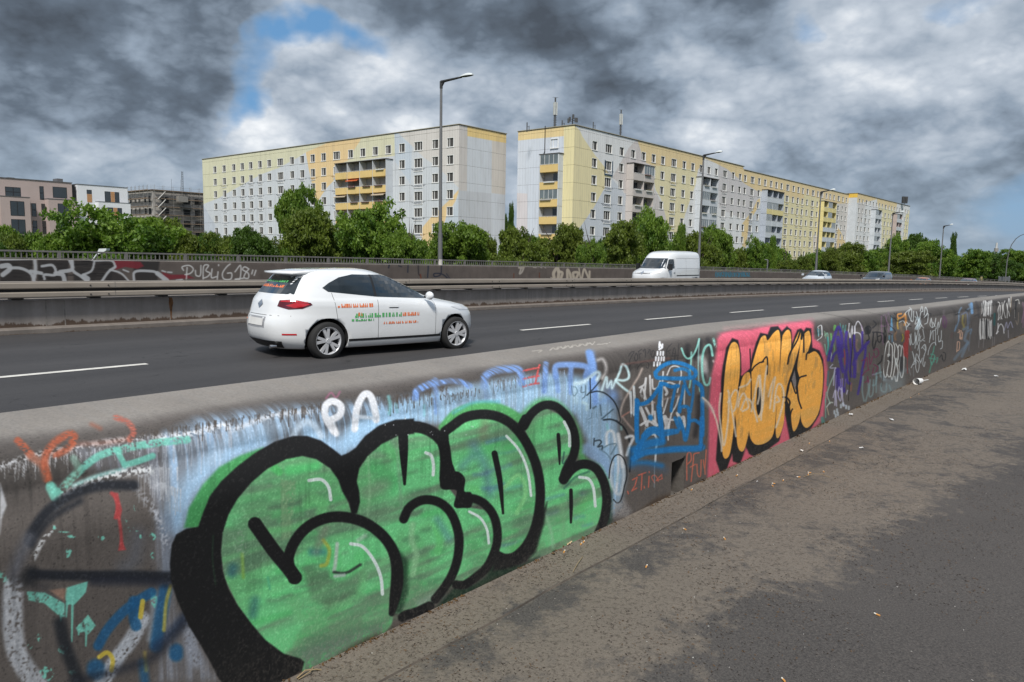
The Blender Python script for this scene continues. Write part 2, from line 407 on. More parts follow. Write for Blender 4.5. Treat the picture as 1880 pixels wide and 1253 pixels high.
# ---- light blue and grey spray behind the big piece
FA.Fl([(330, 200), (600, 160), (830, 140), (1026, 90), (1026, 330), (900, 480), (830, 620), (740, 800), (820, 1010), (1000, 1253), (700, 1253), (760, 900), (690, 700), (700, 470), (640, 330), (420, 300)], (142, 148, 160), .62, 16, mod=mVert)
FB.Fl([(0, 180), (130, 120), (300, 90), (520, 60), (700, 60), (1081, 20), (1081, 200), (900, 260), (760, 300), (600, 190), (420, 240), (230, 320), (120, 470), (60, 620), (0, 620)], (160, 192, 224), .68, 14, mod=mVert)
FC.Fl([(100, 330), (300, 250), (520, 180), (800, 130), (1000, 110), (1180, 130), (1270, 260), (1290, 420), (1320, 560), (1300, 700), (1240, 760), (1200, 500), (1100, 300), (960, 240), (860, 300), (700, 260), (540, 340), (400, 330), (200, 370), (60, 480)], (166, 206, 238), .84, 10, mod=.6+.5*mVert*.8)
FB.S([(60, 560), (110, 430), (200, 330), (330, 250), (420, 220)], 90, LBL, .75, 22)
FB.S([(200, 300), (300, 190), (480, 150), (640, 150)], 60, (176, 202, 226), .7, 14, mod=mVert)
FB.S([(640, 190), (740, 240), (860, 170), (1000, 100)], 70, LBL, .8, 14)
FB.S([(10, 560), (30, 680), (20, 800), (0, 900)], 60, (122, 134, 152), .6, 14)
# white band under the coping with runs
FA.S([(0, 285), (60, 262), (200, 225), (350, 200), (500, 172), (650, 158), (830, 143), (1026, 100)], 24, (205, 208, 212), .72, 5, mod=mSpot)
FB.S([(0, 195), (120, 178), (240, 140), (300, 160), (460, 105), (620, 85)], 22, (214, 220, 228), .8, 5, mod=mWear)
for q in range(3): drips(0, 862-q*4, 330, 800-q*4, 55, (200, 203, 208), 6, 34, 1.5, .65)
drips(250, 830, 430, 790, 60, (190, 196, 206), 10, 80, 1.8, .55)
drips(240, 800, 620, 738, 120, (72, 64, 58), 6, 34, 2.0, .85); drips(380, 792, 700, 730, 60, (176, 190, 206), 6, 40, 1.7, .6)
drips(690, 735, 820, 712, 60, (74, 66, 60), 5, 34, 2.0, .85); drips(800, 720, 1050, 680, 90, (150, 170, 196), 8, 40, 1.7, .6); drips(780, 735, 880, 715, 30, (74, 66, 60), 5, 22, 1.8, .8)
drips(900, 700, 1000, 685, 34, (82, 74, 68), 5, 30, 1.4, .7)
# pale blue lettering along the top
CB = (116, 150, 208)
FK.S([(680, 370), (690, 330), (740, 300), (800, 275)], 44, CB, .85, 3, mod=mVert)
FK.S([(800, 265), (806, 360), (810, 460)], 34, CB, .6, 4, mod=mVert)
FK.S([(815, 285), (880, 268), (960, 275), (1015, 300)], 34, CB, .85, 3, mod=mVert)
FK.S([(1100, 300), (1110, 240), (1170, 205), (1250, 195), (1310, 195), (1330, 230), (1335, 280)], 44, CB, .8, 4, mod=mVert)
FK.S([(1105, 250), (1115, 330), (1118, 370)], 30, CB, .6, 4, mod=mVert)
FK.S([(1485, 160), (1480, 230), (1475, 330)], 34, CB, .8, 3, mod=mVert)
FK.S([(1545, 240), (1545, 180), (1600, 168), (1700, 172), (1740, 190), (1730, 240)], 36, CB, .9, 3); FK.S([(1545, 230), (1560, 330)], 30, CB, .7, 3)
FK.S([(1640, 180), (1635, 260), (1640, 340)], 32, CB, .8, 3); FK.S([(1760, 100), (1780, 180), (1780, 260), (1790, 400)], 34, CB, .95, 3)
for y in (195, 245, 290): FK.S([(1345, y+12), (1390, y), (1440, y-8)], 12, (205, 78, 76), .8, 1.2, mod=mWear)
FK.S([(1445, 170), (1430, 230), (1420, 280)], 12, (205, 78, 76), .85, 1.2, mod=mWear)
FK.S([(130, 375), (160, 340), (190, 370), (215, 335)], 10, (172, 92, 128), .6, 2)
FK.S([(515, 365), (525, 420), (520, 470)], 20, (120, 186, 190), .7, 3); FK.S([(560, 410), (568, 460)], 14, (120, 186, 190), .5, 3); FK.S([(735, 420), (735, 480)], 14, (120, 196, 200), .5, 3)
cv.fill([(880, 645), (1120, 620), (1130, 626), (890, 652)], (0, 0, 0), 0, 1)
# chalky scribble on the coping
for x in range(6): FK.S([(1510+x*45, 78-x*6), (1530+x*45, 64-x*6), (1545+x*45, 74-x*6), (1560+x*45, 58-x*6)], 6, (206, 200, 188), .75, .8, mod=mWear)
FK.S([(1400, 84), (1460, 78), (1440, 92)], 5, (206, 200, 188), .6, .8, mod=mWear); FK.S([(1800, 42), (1860, 38), (1880, 30)], 5, (206, 200, 188), .6, .8, mod=mWear)
# white P A and the shape beside it
FB.S([(735, 170), (700, 110), (700, 60), (730, 40), (765, 60), (760, 100), (715, 125)], 30, WHT, .92, 2.2)
FB.S([(720, 120), (745, 180)], 26, WHT, .9, 3)
FB.S([(825, 160), (835, 70), (865, 12), (895, 20), (915, 90), (918, 120)], 30, WHT, .92, 2.2); FB.S([(830, 105), (915, 115)], 16, (206, 216, 226), .8, 2.5)
FB.S([(560, 190), (590, 145), (620, 130), (655, 150), (680, 190)], 26, (196, 214, 230), .75, 4)
# ---- left end: rust red tag, teal, white circle, dark strokes
RUST = (158, 80, 54)
FA.S([(80, 170), (110, 200), (135, 230)], 34, RUST, .9, 3, mod=mWear); FA.S([(140, 240), (190, 280), (210, 340)], 36, (150, 96, 76), .8, 5)
FA.S([(330, 180), (320, 140), (270, 160), (225, 200), (200, 260), (215, 340)], 34, RUST, .88, 4, mod=mWear); FA.S([(250, 235), (310, 200), (335, 150)], 30, RUST, .8, 4, mod=mWear)
FA.S([(520, 65), (575, 90), (600, 130), (580, 165)], 26, (168, 90, 74), .85, 3, mod=mWear); FA.S([(410, 95), (450, 115)], 16, RUST, .5, 5); FA.S([(350, 185), (460, 180), (570, 165)], 20, (150, 96, 78), .45, 6)
FA.S([(225, 370), (260, 400), (330, 330), (440, 240), (560, 205), (700, 180), (840, 165)], 34, TEAL, .88, 2.5, mod=mWear)
FA.S([(230, 380), (250, 420)], 50, TEAL, .8, 3); FA.S([(525, 215), (560, 280)], 26, TEAL, .9, 2); FA.S([(560, 280), (620, 262), (685, 238)], 28, TEAL, .92, 2)
FA.S([(330, 250), (350, 300), (300, 360)], 34, (122, 160, 144), .6, 4)
FA.S([(330, 372), (430, 330), (560, 296)], 18, (150, 200, 196), .8, 4)
FA.S([(250, 460), (330, 395), (450, 345), (560, 312), (680, 300)], 36, (200, 204, 206), .85, 6, mod=mSpot)
FA.S([(600, 370), (650, 430), (700, 500), (730, 570), (745, 640)], 34, (176, 180, 188), .8, 6, mod=mSpot*mVert)
drips(250, 870, 330, 900, 40, (176, 180, 186), 14, 60, 2.2, .6); drips(262, 858, 330, 860, 26, (176, 180, 186), 14, 70, 2.0, .6)
FA.S([(150, 700), (190, 620), (240, 560)], 22, (196, 198, 200), .9, 3, mod=mSpot)
FA.Fl([(0, 360), (14, 400), (30, 460), (8, 520), (0, 590)], (176, 178, 182), .9, 3)
FA.S([(0, 775), (30, 800)], 34, TEAL, .8, 2, mod=mSpot)
FA.S([(60, 830), (55, 930), (60, 1040), (80, 1130), (120, 1200), (170, 1270)], 92, (170, 174, 180), .88, 6, mod=mWear)
FA.S([(640, 970), (590, 1060), (530, 1140), (480, 1220), (450, 1270)], 66, (176, 182, 190), .9, 5, mod=mWear)
FA.S([(690, 860), (690, 960), (675, 1060)], 36, (150, 160, 170), .6, 5)
FA.S([(620, 595), (600, 700), (560, 740)], 60, (96, 104, 118), .45, 20)
FA.S([(850, 1000), (860, 1080), (880, 1160)], 60, (150, 158, 172), .7, 8, mod=mWear)
FA.Fl([(120, 845), (200, 850), (290, 900), (290, 960), (270, 960), (200, 900), (125, 885)], TEAL, .92, 1.5, mod=mWear)
FA.Fl([(295, 830), (395, 800), (385, 850), (335, 905), (300, 905), (290, 870)], TEAL, .95, 1.5)
FA.Fl([(220, 840), (300, 830), (290, 890), (260, 870)], (150, 118, 100), .8, 3)
for x, y, L in [(275, 940, 40), (300, 900, 60), (325, 900, 170), (388, 1000, 90), (355, 1000, 40)]: FA.S([(x, y, 12), (x-3, y+L, 7)], 9, TEAL, .9, 1)
FA.Fl([(340, 1010), (395, 950), (430, 1000), (395, 1040), (380, 1030), (350, 1030)], TEAL, .92, 1.5, mod=mWear)
for x, y, a, b in [(310, 680, 24, 26), (320, 600, 20, 8), (455, 605, 16, 14), (605, 470, 6, 16), (175, 1055, 10, 20), (135, 1092, 12, 12), (210, 1215, 34, 34), (685, 600, 16, 18), (685, 685, 10, 16), (600, 575, 22, 3), (630, 600, 8, 10), (565, 530, 6, 6), (585, 560, 14, 3), (690, 880, 18, 44), (285, 1110, 30, 22), (325, 1210, 18, 12), (275, 580, 40, 4), (240, 560, 14, 10)]:
    FA.Fl([(x-a, y-b*.3), (x-a*.3, y-b), (x+a*.6, y-b*.7), (x+a, y+b*.1), (x+a*.3, y+b), (x-a*.5, y+b*.6)], TEAL, .9, 1.0, mod=mSpot)
FA.S([(500, 405), (520, 430), (530, 470), (520, 515)], 16, (168, 66, 66), .85, 2); FA.S([(525, 470), (540, 560), (548, 650)], 14, (168, 66, 66), .85, 2)
FA.Fl([(505, 400), (530, 405), (535, 430), (548, 480), (540, 520), (510, 520), (520, 470), (512, 430)], (168, 66, 66), .85, 1.5); FA.Fl([(540, 600), (566, 660), (530, 664)], (168, 66, 66), .85, 1.5)
B2c = (24, 84, 128)
FA.S([(440, 1090), (480, 1020), (540, 950), (600, 900), (680, 850)], 44, B2c, .85, 3); FA.S([(600, 890), (600, 960), (610, 1000)], 48, B2c, .85, 3); FA.S([(740, 840), (720, 960), (700, 1090)], 56, B2c, .8, 5)
FA.S([(700, 1095), (760, 1040), (830, 960)], 40, (30, 50, 80), .7, 10); FA.S([(430, 1190), (430, 1200)], 80, B2c, .8, 6); FA.S([(790, 1110), (790, 1130)], 60, B2c, .85, 5); FA.S([(640, 1170), (650, 1250)], 40, B2c, .7, 6)
YL = (196, 174, 64)
FA.S([(640, 890), (630, 960)], 22, YL, .9, 1.5); FA.S([(765, 820), (745, 900), (735, 1020)], 16, YL, .7, 2.5); FA.S([(445, 1140), (480, 1120), (505, 1150), (500, 1200)], 20, YL, .9, 1.5); FA.S([(650, 1120), (655, 1200)], 14, YL, .45, 4)
DKN = (20, 24, 32)
FA.S([(130, 620), (150, 570), (220, 480), (330, 410), (450, 372), (600, 370)], 44, DKN, .9, 6); FA.S([(140, 640), (170, 590), (240, 510), (360, 440)], 24, DKN, .8, 7)
FA.S([(60, 770), (90, 690), (130, 610)], 50, (96, 98, 106), .8, 14); FA.S([(140, 770), (130, 780)], 70, (22, 24, 28), .85, 10)
FA.S([(150, 770), (300, 775), (450, 775), (620, 775), (760, 780)], 44, (22, 26, 34), .9, 5); FA.S([(420, 800), (620, 800), (780, 810)], 40, (26, 30, 42), .7, 8); FA.S([(80, 800), (200, 825)], 50, (40, 40, 44), .5, 14)
FA.S([(270, 990), (290, 1080), (330, 1190), (360, 1270)], 56, (24, 28, 34), .85, 8); FA.S([(330, 1253), (560, 1190), (700, 1130), (830, 980)], 36, (28, 32, 42), .7, 12)
# ---- big green piece: fills
K = Fr(600, 640, 2.41)
gl = (84, 168, 96)
FB.Fl([(90, 585), (110, 500), (170, 400), (240, 325), (330, 275), (430, 240), (360, 320), (230, 450), (170, 590)], (66, 150, 84), .95, 4)
FC.S([(515, 350), (570, 290), (640, 262), (720, 255), (790, 275), (850, 310)], 40, gl, .95, 3.5); FC.S([(860, 310), (930, 245), (1000, 240), (1060, 290), (1105, 370), (1120, 440), (1140, 500), (1210, 540), (1245, 620)], 34, gl, .8, 7)
FC.S([(560, 285), (650, 240), (760, 236)], 14, (96, 176, 190), .7, 4)
Gp = [(248, 700), (250, 600), (300, 480), (400, 360), (520, 285), (640, 275), (735, 330), (780, 430), (815, 530), (900, 560), (1000, 660), (1010, 850), (985, 1000), (940, 1060), (860, 1100), (720, 1160), (610, 1215), (540, 1150), (430, 1075), (320, 920), (262, 800)]
Kp = [(120, 780), (130, 580), (150, 480), (230, 390), (330, 360), (440, 375), (510, 430), (530, 560), (540, 620), (600, 700), (720, 720), (760, 830), (720, 960), (660, 1010), (600, 1040), (560, 1040), (490, 1120), (340, 1180), (290, 1170), (320, 1000), (240, 850)]
Op = [(520, 380), (600, 315), (700, 298), (800, 325), (870, 400), (930, 540), (940, 700), (900, 850), (840, 915), (750, 905), (770, 820), (700, 700), (600, 660), (600, 590), (555, 560), (540, 480)]
Bp = [(870, 340), (960, 260), (1040, 300), (1095, 410), (1090, 480), (1060, 540), (1130, 520), (1200, 560), (1235, 650), (1215, 780), (1190, 830), (1080, 890), (890, 935), (930, 800), (950, 640), (930, 500)]
dark_bg = (112, 124, 108)
for fr, poly in ((FB, Gp), (FC, Kp), (FC, Op), (FC, Bp)):
    fr.Fl(poly, dark_bg, .96, 2.5); fr.Fl(poly, (104, 190, 120), .86, 2.5, mod=.35+.65*mStr)
    fr.Fl(poly, (116, 218, 142), .78, 2.5, mod=step(patch, .42, .62)*step(streak, .2, .6))
    fr.Fl(poly, (84, 134, 98), .45, 2.5, mod=step(1-streak, .52, .7)*step(1-patch, .4, .65))
def streaks(fr, box, n, cols, w, L, a=.5):
    x0, y0, x1, y1 = box
    for i in range(n):
        x, y = r_.uniform(x0, x1), r_.uniform(y0, y1); l = r_.uniform(.4, 1)*L
        fr.S([(x, y), (x+l*.5, y-l*.10+r_.uniform(-6, 6)), (x+l, y-l*.24)], r_.uniform(.5, 1.3)*w, r_.choice(cols), a*r_.uniform(.4, 1), 5)
SC = [(84, 190, 108), (104, 200, 124), (92, 108, 92), (84, 130, 96), (124, 212, 138)]
streaks(FB, (290, 300, 640, 1020), 60, SC, 24, 240); streaks(FB, (560, 620, 900, 1080), 46, SC, 22, 160); streaks(FC, (140, 420, 400, 700), 24, SC, 20, 120); streaks(FC, (340, 720, 500, 1080), 26, SC, 20, 90, .6)
streaks(FC, (570, 330, 840, 880), 44, SC+[(84, 124, 168)], 18, 110, .55); streaks(FC, (900, 290, 1040, 560), 24, SC, 14, 80, .5); streaks(FC, (960, 560, 1180, 860), 30, SC+[(90, 132, 170)], 16, 80, .5); streaks(FC, (610, 720, 700, 1000), 14, SC, 16, 70)
# what shows through the green
GP = (150, 214, 150)
FB.Fl([(505, 378), (572, 385), (565, 480), (548, 630), (510, 640)], (124, 160, 118), .75, 3, mod=mWear); FB.S([(450, 600), (540, 590), (620, 560)], 24, (110, 190, 120), .6, 5)
FB.S([(480, 330), (500, 345)], 34, (76, 180, 96), .8, 4); FB.S([(540, 340), (610, 330), (660, 320)], 40, (84, 196, 112), .75, 6); FB.S([(620, 480), (650, 460), (690, 480), (680, 520)], 46, (112, 200, 124), .7, 6)
FB.S([(560, 900), (600, 960), (670, 935), (780, 920), (850, 850), (860, 790)], 40, (116, 196, 128), .6, 5, mod=mWear); FB.Fl([(600, 760), (870, 770), (830, 870), (720, 930), (640, 900)], (84, 92, 78), .55, 8, mod=.5+.5*mStr)
FB.S([(560, 900), (640, 940)], 70, (104, 170, 116), .5, 8, mod=mSpot)
FB.S([(740, 700), (745, 790), (820, 760), (860, 700)], 50, (104, 208, 126), .75, 6); FB.S([(750, 655), (742, 740), (736, 770)], 16, (190, 196, 190), .8, 2.5); FB.S([(735, 778), (790, 780), (850, 745)], 12, (40, 44, 44), .85, 2)
FB.S([(740, 795), (780, 790)], 14, (190, 196, 196), .8, 3); FB.S([(690, 640), (715, 680), (705, 740), (680, 750)], 16, (170, 180, 70), .8, 2.5); FB.S([(640, 690), (690, 690)], 30, (40, 100, 120), .55, 7)
FB.S([(300, 760), (295, 780)], 40, (32, 90, 110), .55, 8); FB.S([(340, 700), (345, 800)], 14, (140, 180, 70), .6, 3); FB.S([(395, 900), (385, 960)], 36, (34, 80, 100), .5, 9); FB.S([(330, 620), (340, 680)], 44, (130, 150, 130), .45, 6, mod=mSpot)
FB.S([(840, 640), (870, 620)], 18, (190, 214, 194), .6, 3); FB.S([(450, 800), (460, 850)], 10, (90, 190, 140), .7, 2); FB.S([(700, 590), (660, 690)], 30, (128, 110, 104), .4, 8)
FB.Fl([(600, 1120), (700, 1080), (840, 1040), (950, 1000), (950, 1060), (860, 1100), (720, 1160), (610, 1210)], (104, 128, 110), .8, 8, mod=mWear)
FC.S([(200, 520), (260, 560), (290, 610)], 60, (84, 188, 110), .55, 10); FC.S([(180, 640), (260, 600)], 50, (140, 130, 124), .4, 12); FC.S([(240, 420), (300, 470)], 50, (96, 200, 116), .6, 8)
FC.S([(380, 780), (375, 850), (395, 910), (380, 1000)], 26, (150, 200, 150), .65, 4); FC.S([(480, 780), (500, 850), (490, 900)], 34, (108, 206, 122), .75, 4); FC.S([(490, 760), (540, 840)], 34, (90, 140, 160), .45, 8)
FC.S([(420, 1130), (500, 1090)], 40, (150, 172, 156), .6, 7); FC.S([(310, 440), (320, 560), (330, 700)], 12, (126, 160, 130), .5, 4); FC.S([(180, 470), (190, 620), (180, 740)], 10, (150, 200, 150), .5, 3)
FC.S([(780, 620), (850, 560), (880, 640), (840, 730)], 18, (140, 214, 140), .8, 2.5); FC.S([(640, 620), (700, 640)], 30, (110, 206, 120), .6, 5); FC.S([(650, 430), (700, 520), (720, 640)], 40, (92, 124, 168), .45, 12); FC.S([(600, 520), (640, 480)], 30, (92, 124, 168), .4, 10)
FC.Fl([(800, 880), (920, 820), (880, 900), (830, 920)], (96, 190, 110), .8, 4); FC.S([(700, 330), (690, 380)], 40, (130, 110, 92), .35, 8)
FC.S([(1050, 460), (1045, 510), (1085, 470), (1100, 510)], 7, (40, 78, 76), .7, 1.2); FC.S([(1050, 620), (1100, 570), (1160, 545)], 9, (44, 90, 80), .6, 1.8)
FC.S([(960, 720), (990, 800), (1000, 880)], 14, (150, 200, 156), .65, 3); FC.S([(1040, 700), (1050, 860)], 26, (122, 176, 126), .5, 5); FC.S([(1110, 720), (1180, 640)], 40, (100, 200, 112), .55, 8)
FC.Fl([(900, 930), (1080, 880), (1190, 820), (1180, 850), (1000, 915), (900, 950)], (130, 150, 130), .6, 6)
# dark shadow mass at the foot
FC.Fl([(300, 1175), (290, 1100), (330, 1010), (300, 900), (240, 800), (360, 940), (360, 1080), (330, 1170)], (12, 40, 24), .7, 6)
FC.Fl([(480, 1150), (560, 1060), (620, 1060), (700, 1010), (740, 930), (850, 960), (940, 920), (900, 960), (700, 1060), (500, 1160)], (16, 44, 28), .85, 6)
FC.Fl([(1190, 830), (1250, 700), (1262, 620), (1262, 760), (1240, 800)], (18, 46, 30), .8, 6)
FC.Fl([(735, 985), (740, 915), (800, 930), (860, 915), (910, 850), (945, 740), (975, 680), (960, 780), (925, 900), (880, 945), (800, 975)], BLK, .95, 4)
# black outline
FB.Fl([(150, 582), (100, 590), (55, 615), (36, 660), (28, 740), (32, 810), (60, 900), (110, 1010), (160, 1090), (200, 1160), (240, 1240), (300, 1300), (470, 1262), (540, 1238), (598, 1202), (608, 1165), (590, 1150),
       (520, 1130), (440, 1070), (380, 1000), (320, 920), (280, 850), (255, 770), (248, 690), (255, 610), (280, 530), (320, 460), (380, 390), (450, 330), (530, 290), (600, 276), (660, 290), (720, 330), (755, 380), (772, 430),
       (802, 480), (812, 528), (835, 524), (848, 475), (845, 430), (834, 385), (845, 330), (880, 278), (940, 226), (1010, 190), (1081, 180), (1081, 115), (1000, 120), (930, 145), (870, 190), (830, 240), (800, 262), (768, 275),
       (730, 245), (680, 210), (620, 190), (560, 190), (480, 215), (400, 260), (320, 320), (250, 385), (200, 450), (168, 530)], BLK, 1, 2.2)
FB.S([(395, 570), (430, 620), (480, 690), (530, 750), (568, 800)], 60, BLK, 1, 1.8); FB.S([(560, 805), (540, 720), (570, 640), (625, 580), (700, 545), (780, 540), (860, 560), (930, 605), (980, 665), (1006, 740, 50), (1008, 820, 54), (998, 890, 46), (985, 955, 26)], 46, BLK, 1, 2)
FB.S([(215, 620), (212, 720), (225, 830)], 7, (30, 52, 36), .8, 2)
FC.S([(330, 348), (400, 348), (455, 365), (500, 400), (520, 440), (526, 500), (524, 560), (528, 600)], 50, BLK, 1, 2)
FC.S([(337, 375, 44), (340, 460, 38), (344, 600, 12)], 40, BLK, 1, 1.4)
FC.Fl([(505, 560), (560, 545), (590, 550), (612, 580), (608, 632), (640, 640), (640, 700), (600, 706), (572, 706), (562, 690), (575, 640), (565, 625), (510, 622), (500, 590)], BLK, 1, 1.6, smooth=True)
FC.S([(340, 755), (365, 705), (420, 672), (480, 675), (530, 705), (565, 760), (585, 840), (578, 930), (555, 1000), (520, 1060), (480, 1110)], 40, BLK, 1, 2)
FC.S([(335, 1190), (350, 1180), (400, 1165), (455, 1140)], 42, BLK, 1, 2)
FC.S([(600, 668), (650, 665), (700, 690), (740, 745), (755, 820), (745, 890), (710, 965), (660, 1012), (610, 1045), (572, 1045)], 38, BLK, 1, 2)
FC.S([(522, 368), (560, 340), (610, 306), (680, 292), (750, 300), (810, 330), (860, 382), (900, 450), (930, 530), (944, 620), (940, 710), (920, 800), (885, 870), (838, 918), (790, 930), (752, 915)], 42, BLK, 1, 2)
FC.S([(524, 370), (530, 440), (540, 500), (560, 560)], 26, BLK, 1, 1.6)
FC.S([(742, 465, 26), (765, 580, 24), (780, 730, 10)], 24, BLK, 1, 1.2)
FC.S([(862, 340), (878, 310)], 36, BLK, 1, 1.6); FC.S([(872, 345), (905, 290), (955, 254), (1010, 256), (1060, 300), (1090, 360), (1100, 420), (1090, 475), (1062, 530), (1045, 578)], 38, BLK, 1, 1.8)
FC.S([(1048, 582), (1085, 535), (1135, 512), (1190, 530), (1225, 590), (1238, 660), (1232, 730), (1215, 790), (1200, 822)], 40, BLK, 1, 1.8)
FC.S([(1024, 382, 16), (1028, 440, 16), (1030, 512, 7)], 14, BLK, 1, 1); FC.S([(1080, 628, 16), (1081, 700, 16), (1080, 770, 10)], 16, BLK, 1, 1)
for fr, pts, w in ((FB, [(628, 382), (680, 378), (712, 410), (722, 465)], 11), (FB, [(808, 655), (860, 668), (910, 730), (938, 800), (945, 872)], 11), (FC, [(438, 462), (462, 475), (472, 520), (470, 560)], 11), (FC, [(795, 388), (850, 450), (888, 540), (904, 652)], 9),
                   (FC, [(630, 722), (678, 750), (708, 800), (717, 862)], 9), (FC, [(1050, 325), (1072, 375), (1074, 432)], 10), (FC, [(1118, 570), (1158, 578), (1180, 620), (1188, 698)], 10)):
    fr.S(pts, w*1.3, (222, 236, 230), 1, .8)
for i in range(14): cv.stroke([(r_.uniform(690, 870), r_.uniform(768, 800))], r_.uniform(1.2, 2.4), (220, 222, 226), .9, .7)
# ---- tags between the green piece and the orange one
FJ.Fl([(200, 380), (260, 340), (420, 440), (520, 560), (560, 720), (500, 760), (420, 620), (280, 540), (190, 470)], (140, 172, 208), .8, 5)
FL.S([(230, 180), (250, 300), (250, 440)], 44, (112, 150, 210), .9, 3); FF.S([(460, 60), (480, 200), (490, 500), (490, 720)], 60, (118, 154, 212), .75, 7)
FF.S([(560, 700), (640, 660), (740, 600)], 60, (118, 158, 216), .7, 10); FF.S([(690, 500), (740, 620), (740, 700)], 100, (118, 158, 216), .6, 14)
FF.Fl([(380, 760), (760, 700), (800, 900), (700, 1180), (480, 1250), (380, 1000)], (146, 178, 206), .55, 14, mod=mVert)
FF.S([(540, 150), (600, 140), (640, 210), (640, 300), (600, 380)], 40, (190, 186, 184), .75, 4); FF.S([(250, 450), (330, 440), (400, 400), (520, 310), (560, 330), (530, 400)], 44, (190, 214, 224), .9, 3)
FF.S([(250, 460), (240, 560), (260, 690)], 50, (176, 204, 216), .7, 5); FF.S([(350, 690), (400, 720), (400, 780)], 40, (186, 214, 222), .8, 3)
FF.S([(590, 540), (650, 370), (660, 500), (710, 420), (720, 510), (770, 400)], 30, (190, 216, 222), .9, 2.4); FF.S([(770, 420), (820, 300), (850, 210), (900, 230), (935, 320), (930, 380), (870, 410), (780, 400)], 30, (190, 220, 224), .95, 2.2); FF.S([(780, 430), (860, 500), (940, 560)], 30, (190, 220, 224), .95, 2.2)
FF.S([(1105, 260), (1060, 360), (950, 540), (870, 680), (830, 820), (820, 950)], 24, (184, 168, 158), .85, 2.5); FF.S([(850, 870), (930, 820), (990, 790)], 16, (200, 132, 114), .7, 2); FF.S([(860, 880), (920, 960), (1000, 1050)], 20, (184, 160, 148), .75, 2.5)
FF.S([(960, 560), (965, 700), (970, 830)], 26, (196, 214, 220), .9, 1.6); FF.S([(1000, 490), (1010, 650), (1005, 850)], 26, (196, 214, 220), .9, 1.6); FF.S([(830, 560), (840, 640)], 30, (170, 168, 166), .5, 6)
FF.S([(220, 490), (260, 500), (275, 560), (235, 610), (215, 560), (205, 480)], 8, (76, 100, 112), .85, 1.2); FF.S([(330, 490), (325, 560), (380, 550), (385, 470), (380, 600), (345, 640)], 9, (50, 66, 76), .85, 1.2)
FF.S([(440, 385), (445, 560), (445, 770)], 14, (22, 28, 34), .95, 1.3); FF.S([(575, 410), (480, 520), (400, 600)], 14, (24, 32, 38), .95, 1.3); FF.S([(450, 565), (540, 548), (640, 580), (740, 670), (800, 790), (825, 900), (820, 950)], 16, (22, 28, 32), .95, 1.3)
FF.S([(480, 765), (515, 745)], 22, (70, 92, 104), .8, 1.6); FF.S([(570, 725), (585, 860)], 14, (64, 86, 98), .8, 1.6); FF.S([(735, 780), (640, 860), (590, 900)], 16, (56, 78, 90), .85, 1.6); FF.S([(400, 910), (450, 890), (460, 830)], 8, (80, 106, 124), .7, 1.2); FF.S([(520, 820), (530, 890)], 8, (80, 106, 124), .6, 1.2)
FF.S([(610, 915), (700, 905), (790, 940), (870, 1010), (920, 1100), (950, 1200), (955, 1260)], 16, (26, 32, 36), .95, 1.3)
FJ.S([(600, 85), (680, 150), (730, 230), (765, 340), (785, 450), (775, 600), (765, 700)], 18, (18, 20, 24), .95, 1.4); FJ.S([(460, 75), (540, 70), (620, 95)], 16, (40, 52, 60), .9, 1.4)
FJ.S([(490, 380), (485, 270), (510, 210), (560, 220), (580, 290), (590, 370)], 34, (214, 218, 220), .9, 2.6); FJ.S([(625, 250), (650, 400), (680, 640)], 44, (216, 218, 220), .92, 3); FJ.S([(625, 500), (625, 700), (600, 960)], 26, (220, 222, 224), .92, 2.4)
FJ.S([(560, 600), (530, 720), (550, 860), (600, 960), (660, 960), (690, 800), (690, 640)], 34, (196, 206, 212), .85, 3); FJ.S([(720, 290), (780, 270), (810, 290), (770, 380), (730, 500)], 34, (218, 220, 222), .9, 2.4)
FJ.S([(335, 300), (330, 380)], 14, (30, 36, 42), .9, 1.4); FJ.S([(345, 330), (400, 320), (420, 350), (380, 400), (430, 390), (430, 430)], 16, (30, 40, 46), .9, 1.4); FJ.S([(450, 410), (520, 375), (600, 365), (580, 420), (540, 490)], 14, (84, 110, 124), .85, 1.6); FJ.S([(400, 430), (480, 480), (545, 560)], 12, (90, 116, 134), .8, 1.6)
FJ.S([(515, 780), (530, 640), (570, 530), (630, 495), (690, 540), (725, 640), (730, 760), (700, 880), (680, 980), (650, 1060), (610, 1080), (570, 1040)], 14, (22, 24, 26), .95, 1.1)
FJ.S([(600, 720), (610, 820), (640, 740)], 20, (150, 190, 200), .6, 3); FJ.Fl([(640, 1080), (700, 1030), (790, 1180), (760, 1253), (560, 1253), (560, 1080)], (150, 148, 148), .7, 6, mod=mWear); FJ.S([(490, 130), (500, 190)], 24, (130, 196, 196), .7, 3); FJ.S([(660, 160), (665, 190)], 20, (150, 206, 206), .7, 3)
for q in ([(740, 940), (750, 970)], [(800, 800), (855, 770), (830, 870), (790, 935), (850, 900)], [(870, 745), (960, 712)], [(915, 730), (905, 920)], [(940, 880), (942, 900)], [(1000, 700), (1004, 712)], [(1000, 760), (992, 890)]):
    FJ.S(q, 14, (204, 98, 78), .92, 1.0, smooth=False)
FL.S([(690, 1090), (670, 1050), (690, 1035), (710, 1060), (715, 1080)], 6, (204, 98, 78), .9, .8); FL.S([(745, 1060), (700, 1075), (740, 1030), (742, 1062)], 6, (204, 98, 78), .9, .8, smooth=False)
OR2 = (204, 104, 80)
for q in ([(915, 1070), (916, 900), (940, 880), (945, 930), (918, 960)], [(945, 1080), (960, 940), (965, 890), (1000, 880)], [(940, 980), (975, 960)], [(985, 960), (990, 1030), (1010, 1040), (1015, 930)], [(1030, 930), (1040, 985), (1050, 860)], [(1040, 985), (1042, 1030)]):
    FL.S(q, 8, OR2, .9, .8)
